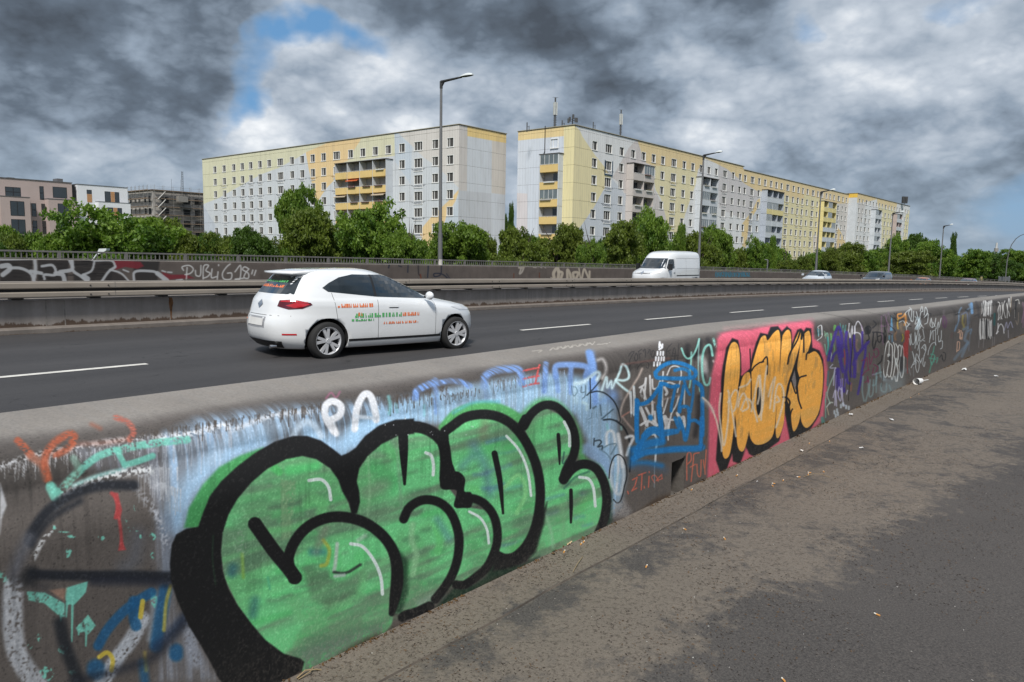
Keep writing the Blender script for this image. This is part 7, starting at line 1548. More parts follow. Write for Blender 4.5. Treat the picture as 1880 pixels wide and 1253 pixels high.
def patch(poly, fn, off=.004, n=(14, 8), thick=0):
    """convex outline in surface coordinates -> skin lying proud of the body"""
    xs, zs = [p[0] for p in poly], [p[1] for p in poly]; x0, x1, z0, z1 = min(xs), max(xs), min(zs), max(zs); mb = MB(); cache = {}
    def P(u, v):
        e = 1e-3; p = fn(u, v); a = fn(u+e, v)-fn(u-e, v); b = fn(u, v+e)-fn(u, v-e); nn = a.cross(b)
        if nn.length < 1e-12: nn = Vector((0, 1, 0))
        nn.normalize(); c = Vector((2.0, 0, .6)); 
        if nn.dot(p-c) < 0: nn = -nn
        return p+nn*off
    for i in range(n[0]):
        for j in range(n[1]):
            c = clip_poly(poly, (x0+(x1-x0)*i/n[0], z0+(z1-z0)*j/n[1], x0+(x1-x0)*(i+1)/n[0], z0+(z1-z0)*(j+1)/n[1]))
            if c:
                mb.add([P(*q) for q in c], [tuple(range(len(c)))], 0, True)
    return mb
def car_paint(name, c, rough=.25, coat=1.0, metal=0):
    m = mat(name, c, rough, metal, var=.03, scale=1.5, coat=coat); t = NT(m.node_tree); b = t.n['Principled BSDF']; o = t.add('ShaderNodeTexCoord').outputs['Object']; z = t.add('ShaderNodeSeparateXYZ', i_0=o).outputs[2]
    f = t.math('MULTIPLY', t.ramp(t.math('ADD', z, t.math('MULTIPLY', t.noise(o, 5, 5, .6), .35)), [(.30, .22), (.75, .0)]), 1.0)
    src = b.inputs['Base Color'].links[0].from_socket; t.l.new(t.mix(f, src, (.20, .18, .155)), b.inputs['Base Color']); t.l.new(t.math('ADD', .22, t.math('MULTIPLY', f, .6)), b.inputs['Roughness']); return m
M_tyre = mat('tyre_rubber', (.018, .018, .018), .85, var=.1); M_rim = mat('alloy_rim', (.62, .63, .65), .3, metal=.35, var=.03); M_cgl = mat('car_glass', (.012, .017, .020), .04, var=.1, spec=.8, coat=1)
M_black = mat('black_trim', (.014, .014, .015), .5); M_red = mat('tail_lamp_red', (.50, .012, .02), .15, coat=1); M_redd = mat('tail_lamp_dark', (.10, .006, .01), .15, coat=1); M_lamp = mat('headlamp_glass', (.62, .64, .66), .08, coat=1); M_chrome = mat('chrome', (.7, .7, .72), .12, metal=1)
M_arch = mat('wheel_arch_liner', (.008, .008, .008), .9)
def wheel_parts(R=.31, w=.19, spokes=5):
    t = MB(); prof = [(R*.72, -w/2), (R*.93, -w/2), (R, -w/2+.03), (R, w/2-.03), (R*.93, w/2), (R*.72, w/2-.005)]; n = 40; vs = []
    for k in range(n):
        a = 2*math.pi*k/n
        for r, y in prof: vs.append((r*math.cos(a), y, r*math.sin(a)))
    m = len(prof); t.add(vs, [(k*m+j, ((k+1) % n)*m+j, ((k+1) % n)*m+j+1, k*m+j+1) for k in range(n) for j in range(m-1)], 0, True)
    r_ = MB(); prof = [(R*.66, w/2-.05), (R*.70, w/2-.012), (R*.745, w/2-.002), (R*.745, w/2-.02), (R*.70, -w/2)]; vs = []
    for k in range(n):
        a = 2*math.pi*k/n
        for r, y in prof: vs.append((r*math.cos(a), y, r*math.sin(a)))
    m = len(prof); r_.add(vs, [(k*m+j, ((k+1) % n)*m+j, ((k+1) % n)*m+j+1, k*m+j+1) for k in range(n) for j in range(m-1)], 0, True)
    for k in range(spokes):
        for d in (-.17, .17):
            a = 2*math.pi*k/spokes+.3; c0 = Vector((math.cos(a+d*.5)*R*.12, 0, math.sin(a+d*.5)*R*.12)); c1 = Vector((math.cos(a+d*1.25)*R*.70, 0, math.sin(a+d*1.25)*R*.70)); tt = (c1-c0).normalized(); pp = Vector((-tt.z, 0, tt.x))
            w0, w1 = .020, .024; y0, y1 = w/2-.015, w/2-.055
            v = [c0-pp*w0, c0+pp*w0, c1+pp*w1, c1-pp*w1]; r_.add([Vector((q.x, y0, q.z)) for q in v]+[Vector((q.x, y1, q.z)) for q in v], [(0, 1, 2, 3), (0, 4, 5, 1), (1, 5, 6, 2), (2, 6, 7, 3), (3, 7, 4, 0)])
    r_.tube([(0, w/2-.03, 0), (0, w/2-.006, 0)], [R*.17, R*.14], 16)
    d_ = MB(); d_.tube([(0, -.02, 0), (0, .01, 0)], R*.62, 24)
    return t, r_, d_
WHEELS = {}
def make_wheel(root, x, y, R, sg, w=.19, spokes=5, rot=0):
    key = (R, w, spokes)
    if key not in WHEELS:
        ms = []
        for mb, nm, m in zip(wheel_parts(R, w, spokes), ('wheel', 'rim', 'brake_disc'), (M_tyre, M_rim, M_arch)): o = mb.build(nm, m); ms.append(o.data); bpy.data.objects.remove(o)
        WHEELS[key] = ms
    a, b, c = WHEELS[key]; M = Matrix.Translation((x, y, R)) @ (Matrix.Rotation(math.pi, 4, 'Z') if sg < 0 else Matrix.Identity(4)) @ Matrix.Rotation(rot, 4, 'Y')
    o = inst('wheel', a, root, M); inst('rim', b, o); inst('brake_disc', c, o); return o
def arched_body(mb, paint, root, xs, R, half, name='body'):
    b = mb.build(name, [paint, M_arch])
    cut = MB()
    for x in xs:
        for sg in (-1, 1): cut.tube([(x, sg*(half-.34), R*1.0+.01), (x, sg*(half+.3), R*1.0+.01)], R+.05, 36, m=1)
    c = cut.build('cutter', [paint, M_arch]); md = b.modifiers.new('arches', 'BOOLEAN'); md.operation = 'DIFFERENCE'; md.object = c; md.solver = 'EXACT'
    try: md.material_mode = 'INDEX'
    except Exception: pass
    dg = bpy.context.evaluated_depsgraph_get(); me = bpy.data.meshes.new_from_object(b.evaluated_get(dg)); b.modifiers.clear(); b.data = me; bpy.data.objects.remove(c); b.parent = root
    if 'sharp_face' in me.attributes: pass
    return b
def lettering(rows, fn, m, root, name='sticker', seed=1):
    """rows of illegible little marks, as sign writing too small to read"""
    r = random.Random(seed); allm = MB()
    for x0, x1, z0, z1 in rows:
        x = x0
        while x < x1:
            w = r.uniform(.018, .042); 
            for q in range(2):
                za, zb = (z0, z1) if r.random() < .6 else (z0, (z0+z1)/2)
                p = patch([(x, za), (min(x+w*.55, x1), za), (min(x+w*.55, x1), zb), (x, zb)], fn, .0045, (1, 1)); allm.add(p.v, p.f)
                x += w*.5
            x += r.choice([.008, .008, .028])
    return allm.build(name, m, root)
def hatchback():
    S = Shell(rear=[(.17, .04), (.28, -.08), (.36, -.12), (.50, -.14), (.62, -.13), (.70, -.09), (.80, -.06), (.92, -.02), (1.0, .04), (1.08, .105), (1.2, .20), (1.30, .29), (1.365, .38), (1.405, .50), (1.43, .80), (1.445, 1.15), (1.452, 1.5)],
              front=[(.17, 3.93), (.28, 4.02), (.42, 4.06), (.55, 4.055), (.66, 4.02), (.74, 3.95), (.80, 3.82), (.86, 3.55), (.91, 3.26), (.955, 3.03), (.99, 2.90), (1.08, 2.69), (1.2, 2.42), (1.30, 2.18), (1.365, 1.98), (1.405, 1.84), (1.43, 1.72), (1.445, 1.6), (1.452, 1.55)],
              half=[(.17, .80), (.25, .845), (.34, .862), (.50, .868), (.66, .872), (.78, .868), (.86, .860), (.93, .838), (.98, .806), (1.05, .775), (1.2, .70), (1.30, .645), (1.365, .59), (1.405, .54), (1.43, .46), (1.445, .3), (1.452, .08)], nexp=(3.6, 2.9))
    z = [.17, .2, .25, .3, .36, .42, .5, .58, .66, .70, .74, .77, .80, .83, .86, .885, .91, .935, .955, .975, .99, 1.02, 1.05, 1.08, 1.12, 1.16, 1.2, 1.25, 1.3, 1.335, 1.365, 1.388, 1.405, 1.42, 1.43, 1.439, 1.445, 1.450, 1.452]
    root = thing('car', 'white hatchback with orange and green lettering driving in the near lane', 'car')
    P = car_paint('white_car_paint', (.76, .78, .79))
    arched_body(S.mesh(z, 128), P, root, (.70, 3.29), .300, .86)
    sR = lambda x, z_: S.side(x, z_, -1); sL = lambda x, z_: S.side(x, z_, 1); eR = lambda y, z_: S.end(y, z_, False); eF = lambda y, z_: S.end(y, z_, True)
    for fn in (sR, sL):
        patch([(.66, 1.135), (.74, 1.075), (1.56, .995), (1.57, 1.345), (1.25, 1.35), (.98, 1.30), (.78, 1.21)], fn, .004, (16, 8)).build('side_window', M_cgl, root)
        patch([(1.61, .990), (2.66, .945), (2.72, .955), (2.40, 1.14), (2.12, 1.275), (1.98, 1.325), (1.80, 1.345), (1.61, 1.347)], fn, .004, (18, 8)).build('side_window', M_cgl, root)
        patch([(1.55, .994), (1.62, .990), (1.62, 1.35), (1.56, 1.348)], fn, .003, (1, 8)).build('pillar_trim', M_black, root)
        for q in (1.60, 2.80): patch([(q, .30), (q+.006, .30), (q+.007, .94), (q, .94)], fn, .002, (1, 16)).build('door_gap', M_black, root)
        patch([(.86, .62), (.866, .62), (.797, 1.06), (.79, 1.06)], fn, .002, (1, 8)).build('door_gap', M_black, root)
        patch([(1.06, .275), (2.93, .275), (2.93, .315), (1.06, .315)], fn, .004, (20, 1)).build('sill_trim', M_black, root)
        patch([(1.80, .815), (2.0, .812), (2.0, .845), (1.80, .85)], fn, .012, (4, 1)).build('door_handle', P, root)
        patch([(1.82, .800), (1.99, .797), (1.99, .814), (1.82, .816)], fn, .003, (4, 1)).build('handle_recess', M_black, root)
    for sg in (-1, 1):
        t = MB(); c = Vector((2.62, sg*.90, 1.0)); vs = []; nn = 12
        for i in range(7):
            v = -math.pi/2+math.pi*i/6
            for k in range(nn): u = 2*math.pi*k/nn; vs.append(c+Vector((.06*math.cos(v)*math.cos(u), sg*.0+.10*math.cos(v)*math.sin(u), .075*math.sin(v))))
        t.add(vs, [(i*nn+k, i*nn+(k+1) % nn, (i+1)*nn+(k+1) % nn, (i+1)*nn+k) for i in range(6) for k in range(nn)], 0, True); t.build('mirror', P, root)
        t = MB(); t.tube([(2.60, sg*.78, .97), (2.62, sg*.86, .985)], .022, 6); t.build('mirror_arm', M_black, root)
    patch([(-.60, 1.02), (.60, 1.02), (.47, 1.355), (-.47, 1.355)], eF, .004, (12, 10)).build('windscreen', M_cgl, root)
    patch([(-.60, 1.03), (.60, 1.03), (.50, 1.31), (-.50, 1.31)], eR, .004, (12, 8)).build('rear_window', M_cgl, root)
    grn, orn = mat('green_sticker', (.10, .42, .14), .5), mat('orange_sticker', (.75, .20, .07), .5)
    lettering([(-.36, .36, 1.205, 1.24)], eR, grn, root, 'sticker', 3); lettering([(-.36, .36, 1.125, 1.165)], eR, orn, root, 'sticker', 4)
    sp = MB(); a = [S.end(y, 1.39, False)+Vector((.10, 0, .015)) for y in np.linspace(-.50, .50, 9)]; b = [Vector((.14+.10*(abs(y)/.5)**2, y*1.0, 1.372)) for y in np.linspace(-.50, .50, 9)]; c = [v+Vector((0, 0, -.035)) for v in b]; d = [v+Vector((.03, 0, -.06)) for v in a]
    sp.add(a+b+c+d, [(i, i+1, 9+i+1, 9+i) for i in range(8)]+[(9+i, 9+i+1, 18+i+1, 18+i) for i in range(8)]+[(18+i, 18+i+1, 27+i+1, 27+i) for i in range(8)]+[(0, 9, 18, 27), (8, 35, 26, 17)], 0, True); sp.build('spoiler', P, root)
    # tail lamps wrap round the corner
    for sg in (-1, 1):
        fn = lambda u, v, sg=sg: S.pt(math.pi+sg*math.radians(u), v)     # u degrees from the tail's centre line
        lo = patch([(20, .845), (34, .80), (47, .815), (56.5, .875), (56, .905), (40, .955), (22, .935)], fn, .006, (14, 4)); lo.build('tail_lamp', M_redd, root)
        patch([(30, .858), (40, .825), (48, .845), (54.5, .882), (53, .895), (42, .905)], fn, .010, (10, 3)).build('tail_lamp', M_red, root)
        patch([(24, .915), (54, .905), (54, .915), (40, .940), (24, .93)], fn, .010, (12, 2)).build('tail_lamp', mat('lamp_pale', (.6, .35, .35), .15, coat=1) if sg < 0 else M_red, root)
        patch([(30, .40), (44, .40), (44, .425), (30, .425)], fn, .005, (5, 1)).build('reflector', M_red, root)
        fh = lambda u, v, sg=sg: S.pt(sg*math.radians(u), v)
        patch([(24, .70), (50, .72), (56, .79), (48, .80), (26, .75)], fh, .005, (10, 4)).build('headlamp', M_lamp, root)
    patch([(-.50, .19), (.50, .19), (.56, .30), (-.56, .30)], eR, .005, (12, 3)).build('rear_diffuser', M_black, root)
    patch([(-.26, .53), (.26, .53), (.26, .64), (-.26, .64)], eR, .010, (4, 1)).build('number_plate', mat('plate_white', (.7, .7, .68), .4), root)
    patch([(-.30, .50), (.30, .50), (.30, .67), (-.30, .67)], eR, .003, (4, 2)).build('plate_recess', mat('plate_recess_grey', (.30, .31, .33), .5), root)
    patch([(.33, .60), (.62, .605), (.62, .615), (.33, .61)], eR, .004, (4, 1)).build('trim_line', orn, root)
    patch([(-.66, .695), (.66, .695), (.66, .702), (-.66, .702)], eR, .002, (10, 1)).build('tailgate_gap', M_black, root)
    patch([(-.09, .86), (0, .79), (.09, .86), (0, .93)], eR, .008, (2, 2)).build('badge', M_chrome, root)
    ex = MB(); ex.tube([(.0, -.45, .22), (-.10, -.45, .215)], .03, 10); ex.build('exhaust', M_chrome, root)
    lettering([(.86, 1.52, .825, .885)], sR, orn, root, 'sticker', 5); lettering([(1.22, 1.30, .68, .74)], sR, orn, root, 'sticker', 9)
    lettering([(1.16, 2.06, .655, .725), (1.10, 1.5, .60, .635)], sR, grn, root, 'sticker', 6); lettering([(2.08, 2.42, .66, .72)], sR, orn, root, 'sticker', 7); lettering([(1.70, 2.40, .535, .575)], sR, orn, root, 'sticker', 8)
    for x, rot in ((.70, .2), (3.29, .9)):
        for sg in (-1, 1): make_wheel(root, x, sg*.755, .300, sg, .20, 5, rot)
    return root
car = hatchback()
def ground_pt(px, py, dz=0):                        # photo pixel -> point on the carriageway
    r = ray(px, py); lo, hi = .5, 200.
    for _ in range(60):
        m = (lo+hi)/2; p = EYE+r*m; ss = np.arange(-10, 200, .5); C_ = W(ss, O_LANE, 0); k = int(np.argmin(np.hypot(C_[:, 0]-p.x, C_[:, 1]-p.y))); th = head(ss[k])
        off = -((p.x-C_[k, 0])*math.cos(th)-(p.y-C_[k, 1])*math.sin(th)); zr = W(ss[k], O_LANE+off, dz)[2]
        if p.z > zr: lo = m
        else: hi = m
    return EYE+r*hi
gr, gf = ground_pt(603, 657.5), ground_pt(833, 640)
d = (gf-gr); L = math.hypot(d.x, d.y); print('wheelbase from contacts', L)
ang = math.atan2(d.y, d.x); kx = L/2.59*1.02; print('scale', kx)
side_n = Vector((-math.sin(ang), math.cos(ang), 0))
base = gr + side_n*.80*kx - Vector((math.cos(ang), math.sin(ang), 0))*(.70*kx+.02)
car.location = (base.x, base.y, (gr.z+gf.z)/2+.004); car.rotation_euler = (0, -math.atan2(gf.z-gr.z, L), ang); car.scale = (kx,)*3

def simple_car(label, paint, L, H, Wd, kind, cat='car', name='car', wheelR=.31):
    """oncoming vehicles: only their upper halves show above the median"""
    k = H; hw = Wd/2
    if kind == 'van':
        S = Shell(rear=[(.3, .05), (.6, 0), (1.6, .02), (2.0, .05), (2.15, .10), (2.24, .2), (2.29, .5), (2.31, 1.2)], front=[(.3, L-.05), (.6, L), (.9, L-.03), (1.05, L-.12), (1.15, L-.35), (1.28, L-.80), (1.35, L-.92), (1.6, L-1.12), (1.92, L-1.42), (2.05, L-1.58), (2.16, L-1.75), (2.24, L-2.0), (2.29, L-2.4), (2.31, L-3)],
                  half=[(.3, hw-.02), (.6, hw), (1.3, hw-.01), (1.9, hw-.07), (2.1, hw-.12), (2.2, hw-.2), (2.26, hw-.32), (2.30, hw-.6), (2.31, .2)], nexp=(8, 4.2)); zz = [.3, .45, .6, .8, .9, 1.0, 1.05, 1.1, 1.15, 1.2, 1.28, 1.35, 1.45, 1.6, 1.75, 1.92, 2.05, 2.12, 2.16, 2.2, 2.24, 2.27, 2.29, 2.305, 2.31]
        ws = ([(-.84, 1.30), (.84, 1.30), (.76, 1.86), (-.76, 1.86)]); wx = (L-1.98, L-1.25)
    elif kind == 'mpv':
        S = Shell(rear=[(.25, .05), (.6, 0), (.95, .03), (1.3, .12), (1.45, .2), (1.52, .4), (1.55, .9)], front=[(.25, L-.05), (.5, L), (.7, L-.03), (.85, L-.15), (.93, L-.5), (1.0, L-.95), (1.15, L-1.2), (1.4, L-1.6), (1.48, L-1.8), (1.53, L-2.2), (1.55, L-2.6)],
                  half=[(.25, hw-.03), (.6, hw), (.95, hw-.03), (1.3, hw-.12), (1.45, hw-.2), (1.52, hw-.35), (1.55, .2)], nexp=(5, 3.4)); zz = [.25, .4, .6, .7, .8, .85, .9, .95, 1.0, 1.1, 1.2, 1.3, 1.4, 1.45, 1.49, 1.52, 1.54, 1.55]
        ws = ([(-.74, 1.04), (.74, 1.04), (.62, 1.42), (-.62, 1.42)]); wx = (L-2.2, L-1.55)
    else:
        S = Shell(rear=[(.2, .1), (.5, 0), (.85, .06), (1.0, .18), (1.25, .42), (1.36, .6), (1.42, 1.0), (1.44, 1.3)], front=[(.2, L-.08), (.45, L), (.62, L-.03), (.76, L-.2), (.84, L-.5), (.92, L-.85), (1.0, L-1.05), (1.2, L-1.45), (1.34, L-1.8), (1.41, L-2.1), (1.44, L-2.3)],
                  half=[(.2, hw-.04), (.5, hw), (.85, hw-.02), (1.0, hw-.09), (1.25, hw-.2), (1.36, hw-.29), (1.42, hw-.45), (1.44, .12)], nexp=(3.6, 2.9)); zz = [.2, .35, .5, .62, .7, .76, .8, .84, .88, .92, .96, 1.0, 1.1, 1.2, 1.28, 1.34, 1.38, 1.41, 1.43, 1.44]
        ws = ([(-.60, 1.02), (.60, 1.02), (.46, 1.34), (-.46, 1.34)]); wx = (1.0, L-1.5)
    root = thing(name, label, cat)
    P = car_paint(name+'_paint', paint)
    arched_body(S.mesh(zz, 88), P, root, (.75, L-.85), wheelR, hw)
    eF = lambda y, z_: S.end(y, z_, True); eR = lambda y, z_: S.end(y, z_, False)
    patch(ws, eF, .006, (12, 8)).build('windscreen', M_cgl, root)
    for sg in (-1, 1):
        fn = lambda x, z_, sg=sg: S.side(x, z_, sg)
        if kind == 'van':
            patch([(L-1.98, 1.30), (L-1.36, 1.24), (L-1.28, 1.30), (L-1.58, 1.78), (L-1.68, 1.82), (L-1.98, 1.82)], fn, .006, (8, 8)).build('side_window', M_cgl, root)
            patch([(L-1.36, 1.24), (L-1.22, 1.22), (L-1.48, 1.72), (L-1.54, 1.74)], fn, .004, (3, 8)).build('pillar_trim', P, root)
            for z_ in (1.28, 1.86): patch([(.2, z_), (L-2.2, z_), (L-2.2, z_+.02), (.2, z_+.02)], fn, .003, (14, 1)).build('body_crease', mat('crease_grey', (.35, .36, .37), .5), root)
            for z_ in (.86,): patch([(.3, z_), (L-2.2, z_), (L-2.2, z_+.05), (.3, z_+.05)], fn, .012, (14, 1)).build('rub_strip', M_black, root)
            for x_ in (L-2.05, L-1.2, L-3.3): patch([(x_, .45), (x_+.015, .45), (x_+.015, 1.85), (x_, 1.85)], fn, .003, (1, 10)).build('door_gap', mat('gap_grey', (.25, .25, .26), .6), root)
            patch([(L-2.0, 1.02), (L-1.86, 1.02), (L-1.86, 1.06), (L-2.0, 1.06)], fn, .02, (2, 1)).build('door_handle', M_black, root)
            t = MB(); t.box((L-1.42, sg*(hw+.08)-.10, 1.20), (L-1.28, sg*(hw+.08)+.10, 1.55)); t.tube([(L-1.35, sg*(hw-.06), 1.35), (L-1.35, sg*(hw+.04), 1.35)], .03, 6); t.build('mirror', M_black, root)
        else:
            zt = ws[2][1]+.005; zb_ = ws[0][1]-.03
            patch([(wx[0]-.9 if kind == 'car' else .45, zb_+.04), (wx[1]-.3, zb_), (wx[1]-.3, zt-.01), (wx[0]-.5 if kind == 'car' else .6, zt-.03)], fn, .005, (12, 6)).build('side_window', M_cgl, root)
            patch([(wx[1]-.24, zb_), (wx[1]+.42, zb_-.02), (wx[1]-.12, zt-.03), (wx[1]-.24, zt)], fn, .005, (8, 6)).build('side_window', M_cgl, root)
            t = MB(); t.box((L-1.45 if kind == 'car' else L-1.3, sg*(hw+.09)-.08, zb_+.02), (L-1.36 if kind == 'car' else L-1.2, sg*(hw+.09)+.08, zb_+.17)); t.build('mirror', P if kind == 'car' else M_black, root)
        zl = {'van': (.98, 1.16), 'mpv': (.70, .90), 'car': (.62, .80)}[kind]
        fh = lambda u, v, sg=sg: S.pt(sg*math.radians(u), v)
        patch([(26, zl[0]), (48, zl[0]+.04), (54, zl[1]), (30, zl[1]-.05)], fh, .008, (6, 3)).build('headlamp', mat('headlamp_lit', (.9, .9, .86), .1, coat=1), root)
        for x_ in (.75, L-.85): make_wheel(root, x_, sg*(hw-.12), wheelR, sg, .19, 5, .4)
    if kind == 'van':
        patch([(-.62, .98), (.62, .98), (.62, 1.06), (-.62, 1.06)], eF, .006, (8, 1)).build('grille', M_black, root); patch([(-.11, 1.03), (0, .93), (.11, 1.03), (0, 1.13)], eF, .02, (2, 2)).build('badge', M_chrome, root)
        patch([(-.86, 1.275), (.86, 1.275), (.86, 1.30), (-.86, 1.30)], eF, .008, (8, 1)).build('wiper_cowl', M_black, root)
    else:
        patch([(-.5, zl[0]-.02), (.5, zl[0]-.02), (.5, zl[0]+.07), (-.5, zl[0]+.07)], eF, .006, (8, 1)).build('grille', M_black, root)
    return root
def set_on_road(o, px, oo, L, face=-1):
    """put the middle of the vehicle where photo column px crosses lane line oo"""
    s = s_at(px, 500, oo, 1.0); c = Wv(s, oo, 0); th = math.pi/2-head(s)
    if face < 0: th += math.pi
    o.rotation_euler = (0, 0, th); o.location = c - Vector((math.cos(th), math.sin(th), 0))*L/2
v1 = simple_car('white high-roof delivery van driving towards the camera beyond the guardrail', (.68, .70, .71), 5.3, 2.31, 2.0, 'van', 'van', 'delivery_van', .34); set_on_road(v1, 1222, 22.0, 5.3)
v2 = simple_car('small silver-white hatchback coming towards the camera beyond the guardrail, left of the dark van', (.56, .60, .64), 3.75, 1.44, 1.66, 'car'); set_on_road(v2, 1499, 21.6, 3.75); v2.location.z -= .0
v3 = simple_car('dark blue-grey people carrier coming towards the camera beyond the guardrail', (.018, .022, .028), 4.7, 1.55, 1.84, 'mpv', 'people carrier'); set_on_road(v3, 1609, 21.6, 4.7)
v4 = simple_car('orange car of which only the roof shows above the far end of the guardrail', (.62, .17, .02), 3.9, 1.44, 1.68, 'car'); set_on_road(v4, 1690, 19.3, 3.9)
v5 = simple_car('reddish car of which only the roof shows, farthest along the guardrail', (.22, .05, .06), 4.1, 1.44, 1.7, 'car'); set_on_road(v5, 1776, 19.6, 4.1)

v4.scale = (.8, .85, .80); v5.scale = (1, 1, .86)
# ------------------------------------------------------------------ street lamps
M_pole = mat('galvanised_pole', (.20, .20, .20), .5, metal=.5, var=.1, scale=1); M_arm = mat('dark_lamp_arm', (.05, .05, .05), .5, metal=.3); M_head = mat('lamp_housing', (.62, .66, .66), .45, var=.05); M_lens = mat('lamp_glass_dark', (.03, .03, .03), .15)
def lamp(px, pyt, ex, ey, label, oo=O_PAR+.17, zb=PAR_H+.013, stripe=False, group='tall street lamps along the far parapet'):
    s = s_at(px, pyt+100, oo, zb); b = Wv(s, oo, zb); dep = b.y; 
    rt = ray(px, pyt); H = EYE.z+rt.z*(dep/rt.y)-b.z
    root = thing('street_lamp', label, 'street lamp', b, 0, group)
    th = head(s); ac = Vector((math.cos(th), -math.sin(th), 0))   # across the road, towards the camera side
    top = Vector((0, 0, H)); re = ray(ex, ey); 
    # arm end lies in the plane through the pole across the carriageway
    nrm = Vector((math.sin(th), math.cos(th), 0)); rd = re; t = (b-EYE).dot(nrm)/rd.dot(nrm); e = EYE+rd*t-b
    if not (0.5 < (e-top).length < 5): e = top+ac*2.2+Vector((0, 0, .25))
    dirv = (e-top).normalized(); al = (e-top).length
    m = MB(); m.tube([(0, 0, 0), (0, 0, 1.6)], [.115, .112], 12); m.tube([(0, 0, 1.6), (0, 0, H-.35)], [.088, .062], 12); m.build('pole', M_pole, root)
    if stripe: m = MB(); m.tube([(0, 0, .0), (0, 0, .28)], .128, 12); m.build('pole_collar', mat('pale_collar', (.5, .48, .45), .6), root)
    m = MB(); m.tube([(0, 0, H-.36), (0, 0, H-.02)], .075, 10); m.tube([(0, 0, H-.04), top+dirv*al*.66], [.07, .045], 8); m.tube([(0, 0, H-.28), dirv*.22+Vector((0, 0, H-.03))], .05, 8); m.build('arm', M_arm, root)
    c0 = top+dirv*al*.62; c1 = e; u = dirv; sd = u.cross(Vector((0, 0, 1))).normalized(); up = sd.cross(u); n = 9; A, Bv = [], []
    hm = MB(); rings = []
    for i in range(n):
        f = i/(n-1); c = c0.lerp(c1, f); w = .17*math.sin(math.pi*min(1, .12+f*.80))**.6; h = .15*math.sin(math.pi*(.08+f*.84))**.7*(.6+.5*f)
        rings.append([c+sd*w*math.cos(a)+up*h*max(0, math.sin(a)) for a in np.linspace(0, math.pi, 9)])
    vs = [v for r_2 in rings for v in r_2]; hm.add(vs, [(i*9+k, i*9+k+1, (i+1)*9+k+1, (i+1)*9+k) for i in range(n-1) for k in range(8)], 0, True); hm.add(rings[0], [tuple(range(9))]); hm.add(rings[-1], [tuple(range(9))]); hm.build('lamp_head', M_head, root)
    lm = MB(); vs = []
    for i in range(n):
        f = i/(n-1); c = c0.lerp(c1, f); w = rings[i][0]-c; q = .045*math.sin(math.pi*(.06+f*.88)); vs += [c+w, c-up*q, c-w]
    lm.add(vs, [(i*3+k, i*3+k+1, (i+1)*3+k+1, (i+1)*3+k) for i in range(n-1) for k in range(2)], 0, True); lm.build('lamp_glass', M_lens, root)
    return root
lamp(808, 149, 868, 138, 'tallest street lamp, nearest one, standing in front of the balconied block left of the gap', stripe=True)
lamp(1282, 284.5, 1326, 279, 'second street lamp, its foot hidden behind the back of the white van')
lamp(1497.5, 352, 1534, 348.5, 'third street lamp, rising behind the small silver hatchback', stripe=True)
lamp(1630.5, 391, 1660, 389, 'fourth street lamp, just right of the dark people carrier')
lamp(1724.5, 415, 1750, 412.5, 'fifth street lamp, against the trees right of the blocks')
# curved one at the right edge
s = s_at(1845, 515, O_PAR+.17, 1.1); b = Wv(s, O_PAR+.17, PAR_H); nrm = Vector((math.sin(head(s)), math.cos(head(s)), 0)); pts = []
for x, y in ((1845, 522), (1849, 480), (1852, 464), (1857, 450), (1865, 439), (1873, 433), (1884, 429), (1896, 428)): rd = ray(x, y); pts.append(EYE+rd*((b-EYE).dot(nrm)/rd.dot(nrm))-b)
cl = thing('street_lamp', 'street lamp with a long curved arm at the right edge of the picture', 'street lamp', b); m = MB(); m.tube(pts, [.09, .08, .07, .065, .06, .055, .05, .045], 8); m.build('pole', M_pole, cl)
e = pts[-1]; m = MB(); m.box(e+Vector((-.1, -.15, -.06)), e+Vector((.8, .15, .06))); m.build('lamp_head', M_head, cl)
# lamps of the road below, whose tops stick up behind the railing
def low_lamp(px, pyt, depth, ax, ay, label, r=.05):
    rd = ray(px, pyt); top = EYE+rd*(depth/rd.y); root = thing('street_lamp', label, 'street lamp', (top.x, top.y, GZ)); H = top.z-GZ
    m = MB(); m.tube([(0, 0, 0), (0, 0, H)], [r*1.4, r], 8); m.build('pole', M_pole, root); rd = ray(ax, ay); e = EYE+rd*(depth/rd.y)-Vector((top.x, top.y, GZ))
    m = MB(); m.tube([(0, 0, H), e], [r*.8, r*.6], 6); m.build('arm', M_pole, root); return root, e, H
low_lamp(1409.5, 478, 75, 1404, 477, 'short thin lamp post below the bridge right of the pair of trees', .07)
low_lamp(1674, 484.5, 118, 1655, 483.5, 'thin T-shaped lamp post rising behind the parapet right of the fourth street lamp', .08)
low_lamp(1767, 491, 150, 1766, 488, 'thin short lamp post without arm right of the fifth street lamp', .09)
rd = ray(166, 490); dpt = 44; p0 = EYE+rd*(dpt/rd.y); ll = thing('street_lamp', 'grey lamp head with slanting arm peeping over the railing at the left', 'street lamp', p0)
def rel(x, y, d=dpt): r = ray(x, y); return EYE+r*(d/r.y)-p0
m = MB(); m.tube([rel(166, 640), rel(166, 492), rel(170, 478), rel(179, 466)], .045, 8); m.build('pole', M_head, ll)
m = MB(); a, bq, c, d_ = rel(176.5, 468), rel(181.5, 457), rel(195, 456.5), rel(195, 460); dv = Vector((0, .4, 0))
m.add([a, bq, c, d_, rel(186, 465)]+[v+dv for v in (a, bq, c, d_, rel(186, 465))], [(0, 1, 2, 3, 4), (9, 8, 7, 6, 5), (0, 5, 6, 1), (1, 6, 7, 2), (2, 7, 8, 3), (3, 8, 9, 4), (4, 9, 5, 0)]); m.build('lamp_head', M_head, ll)
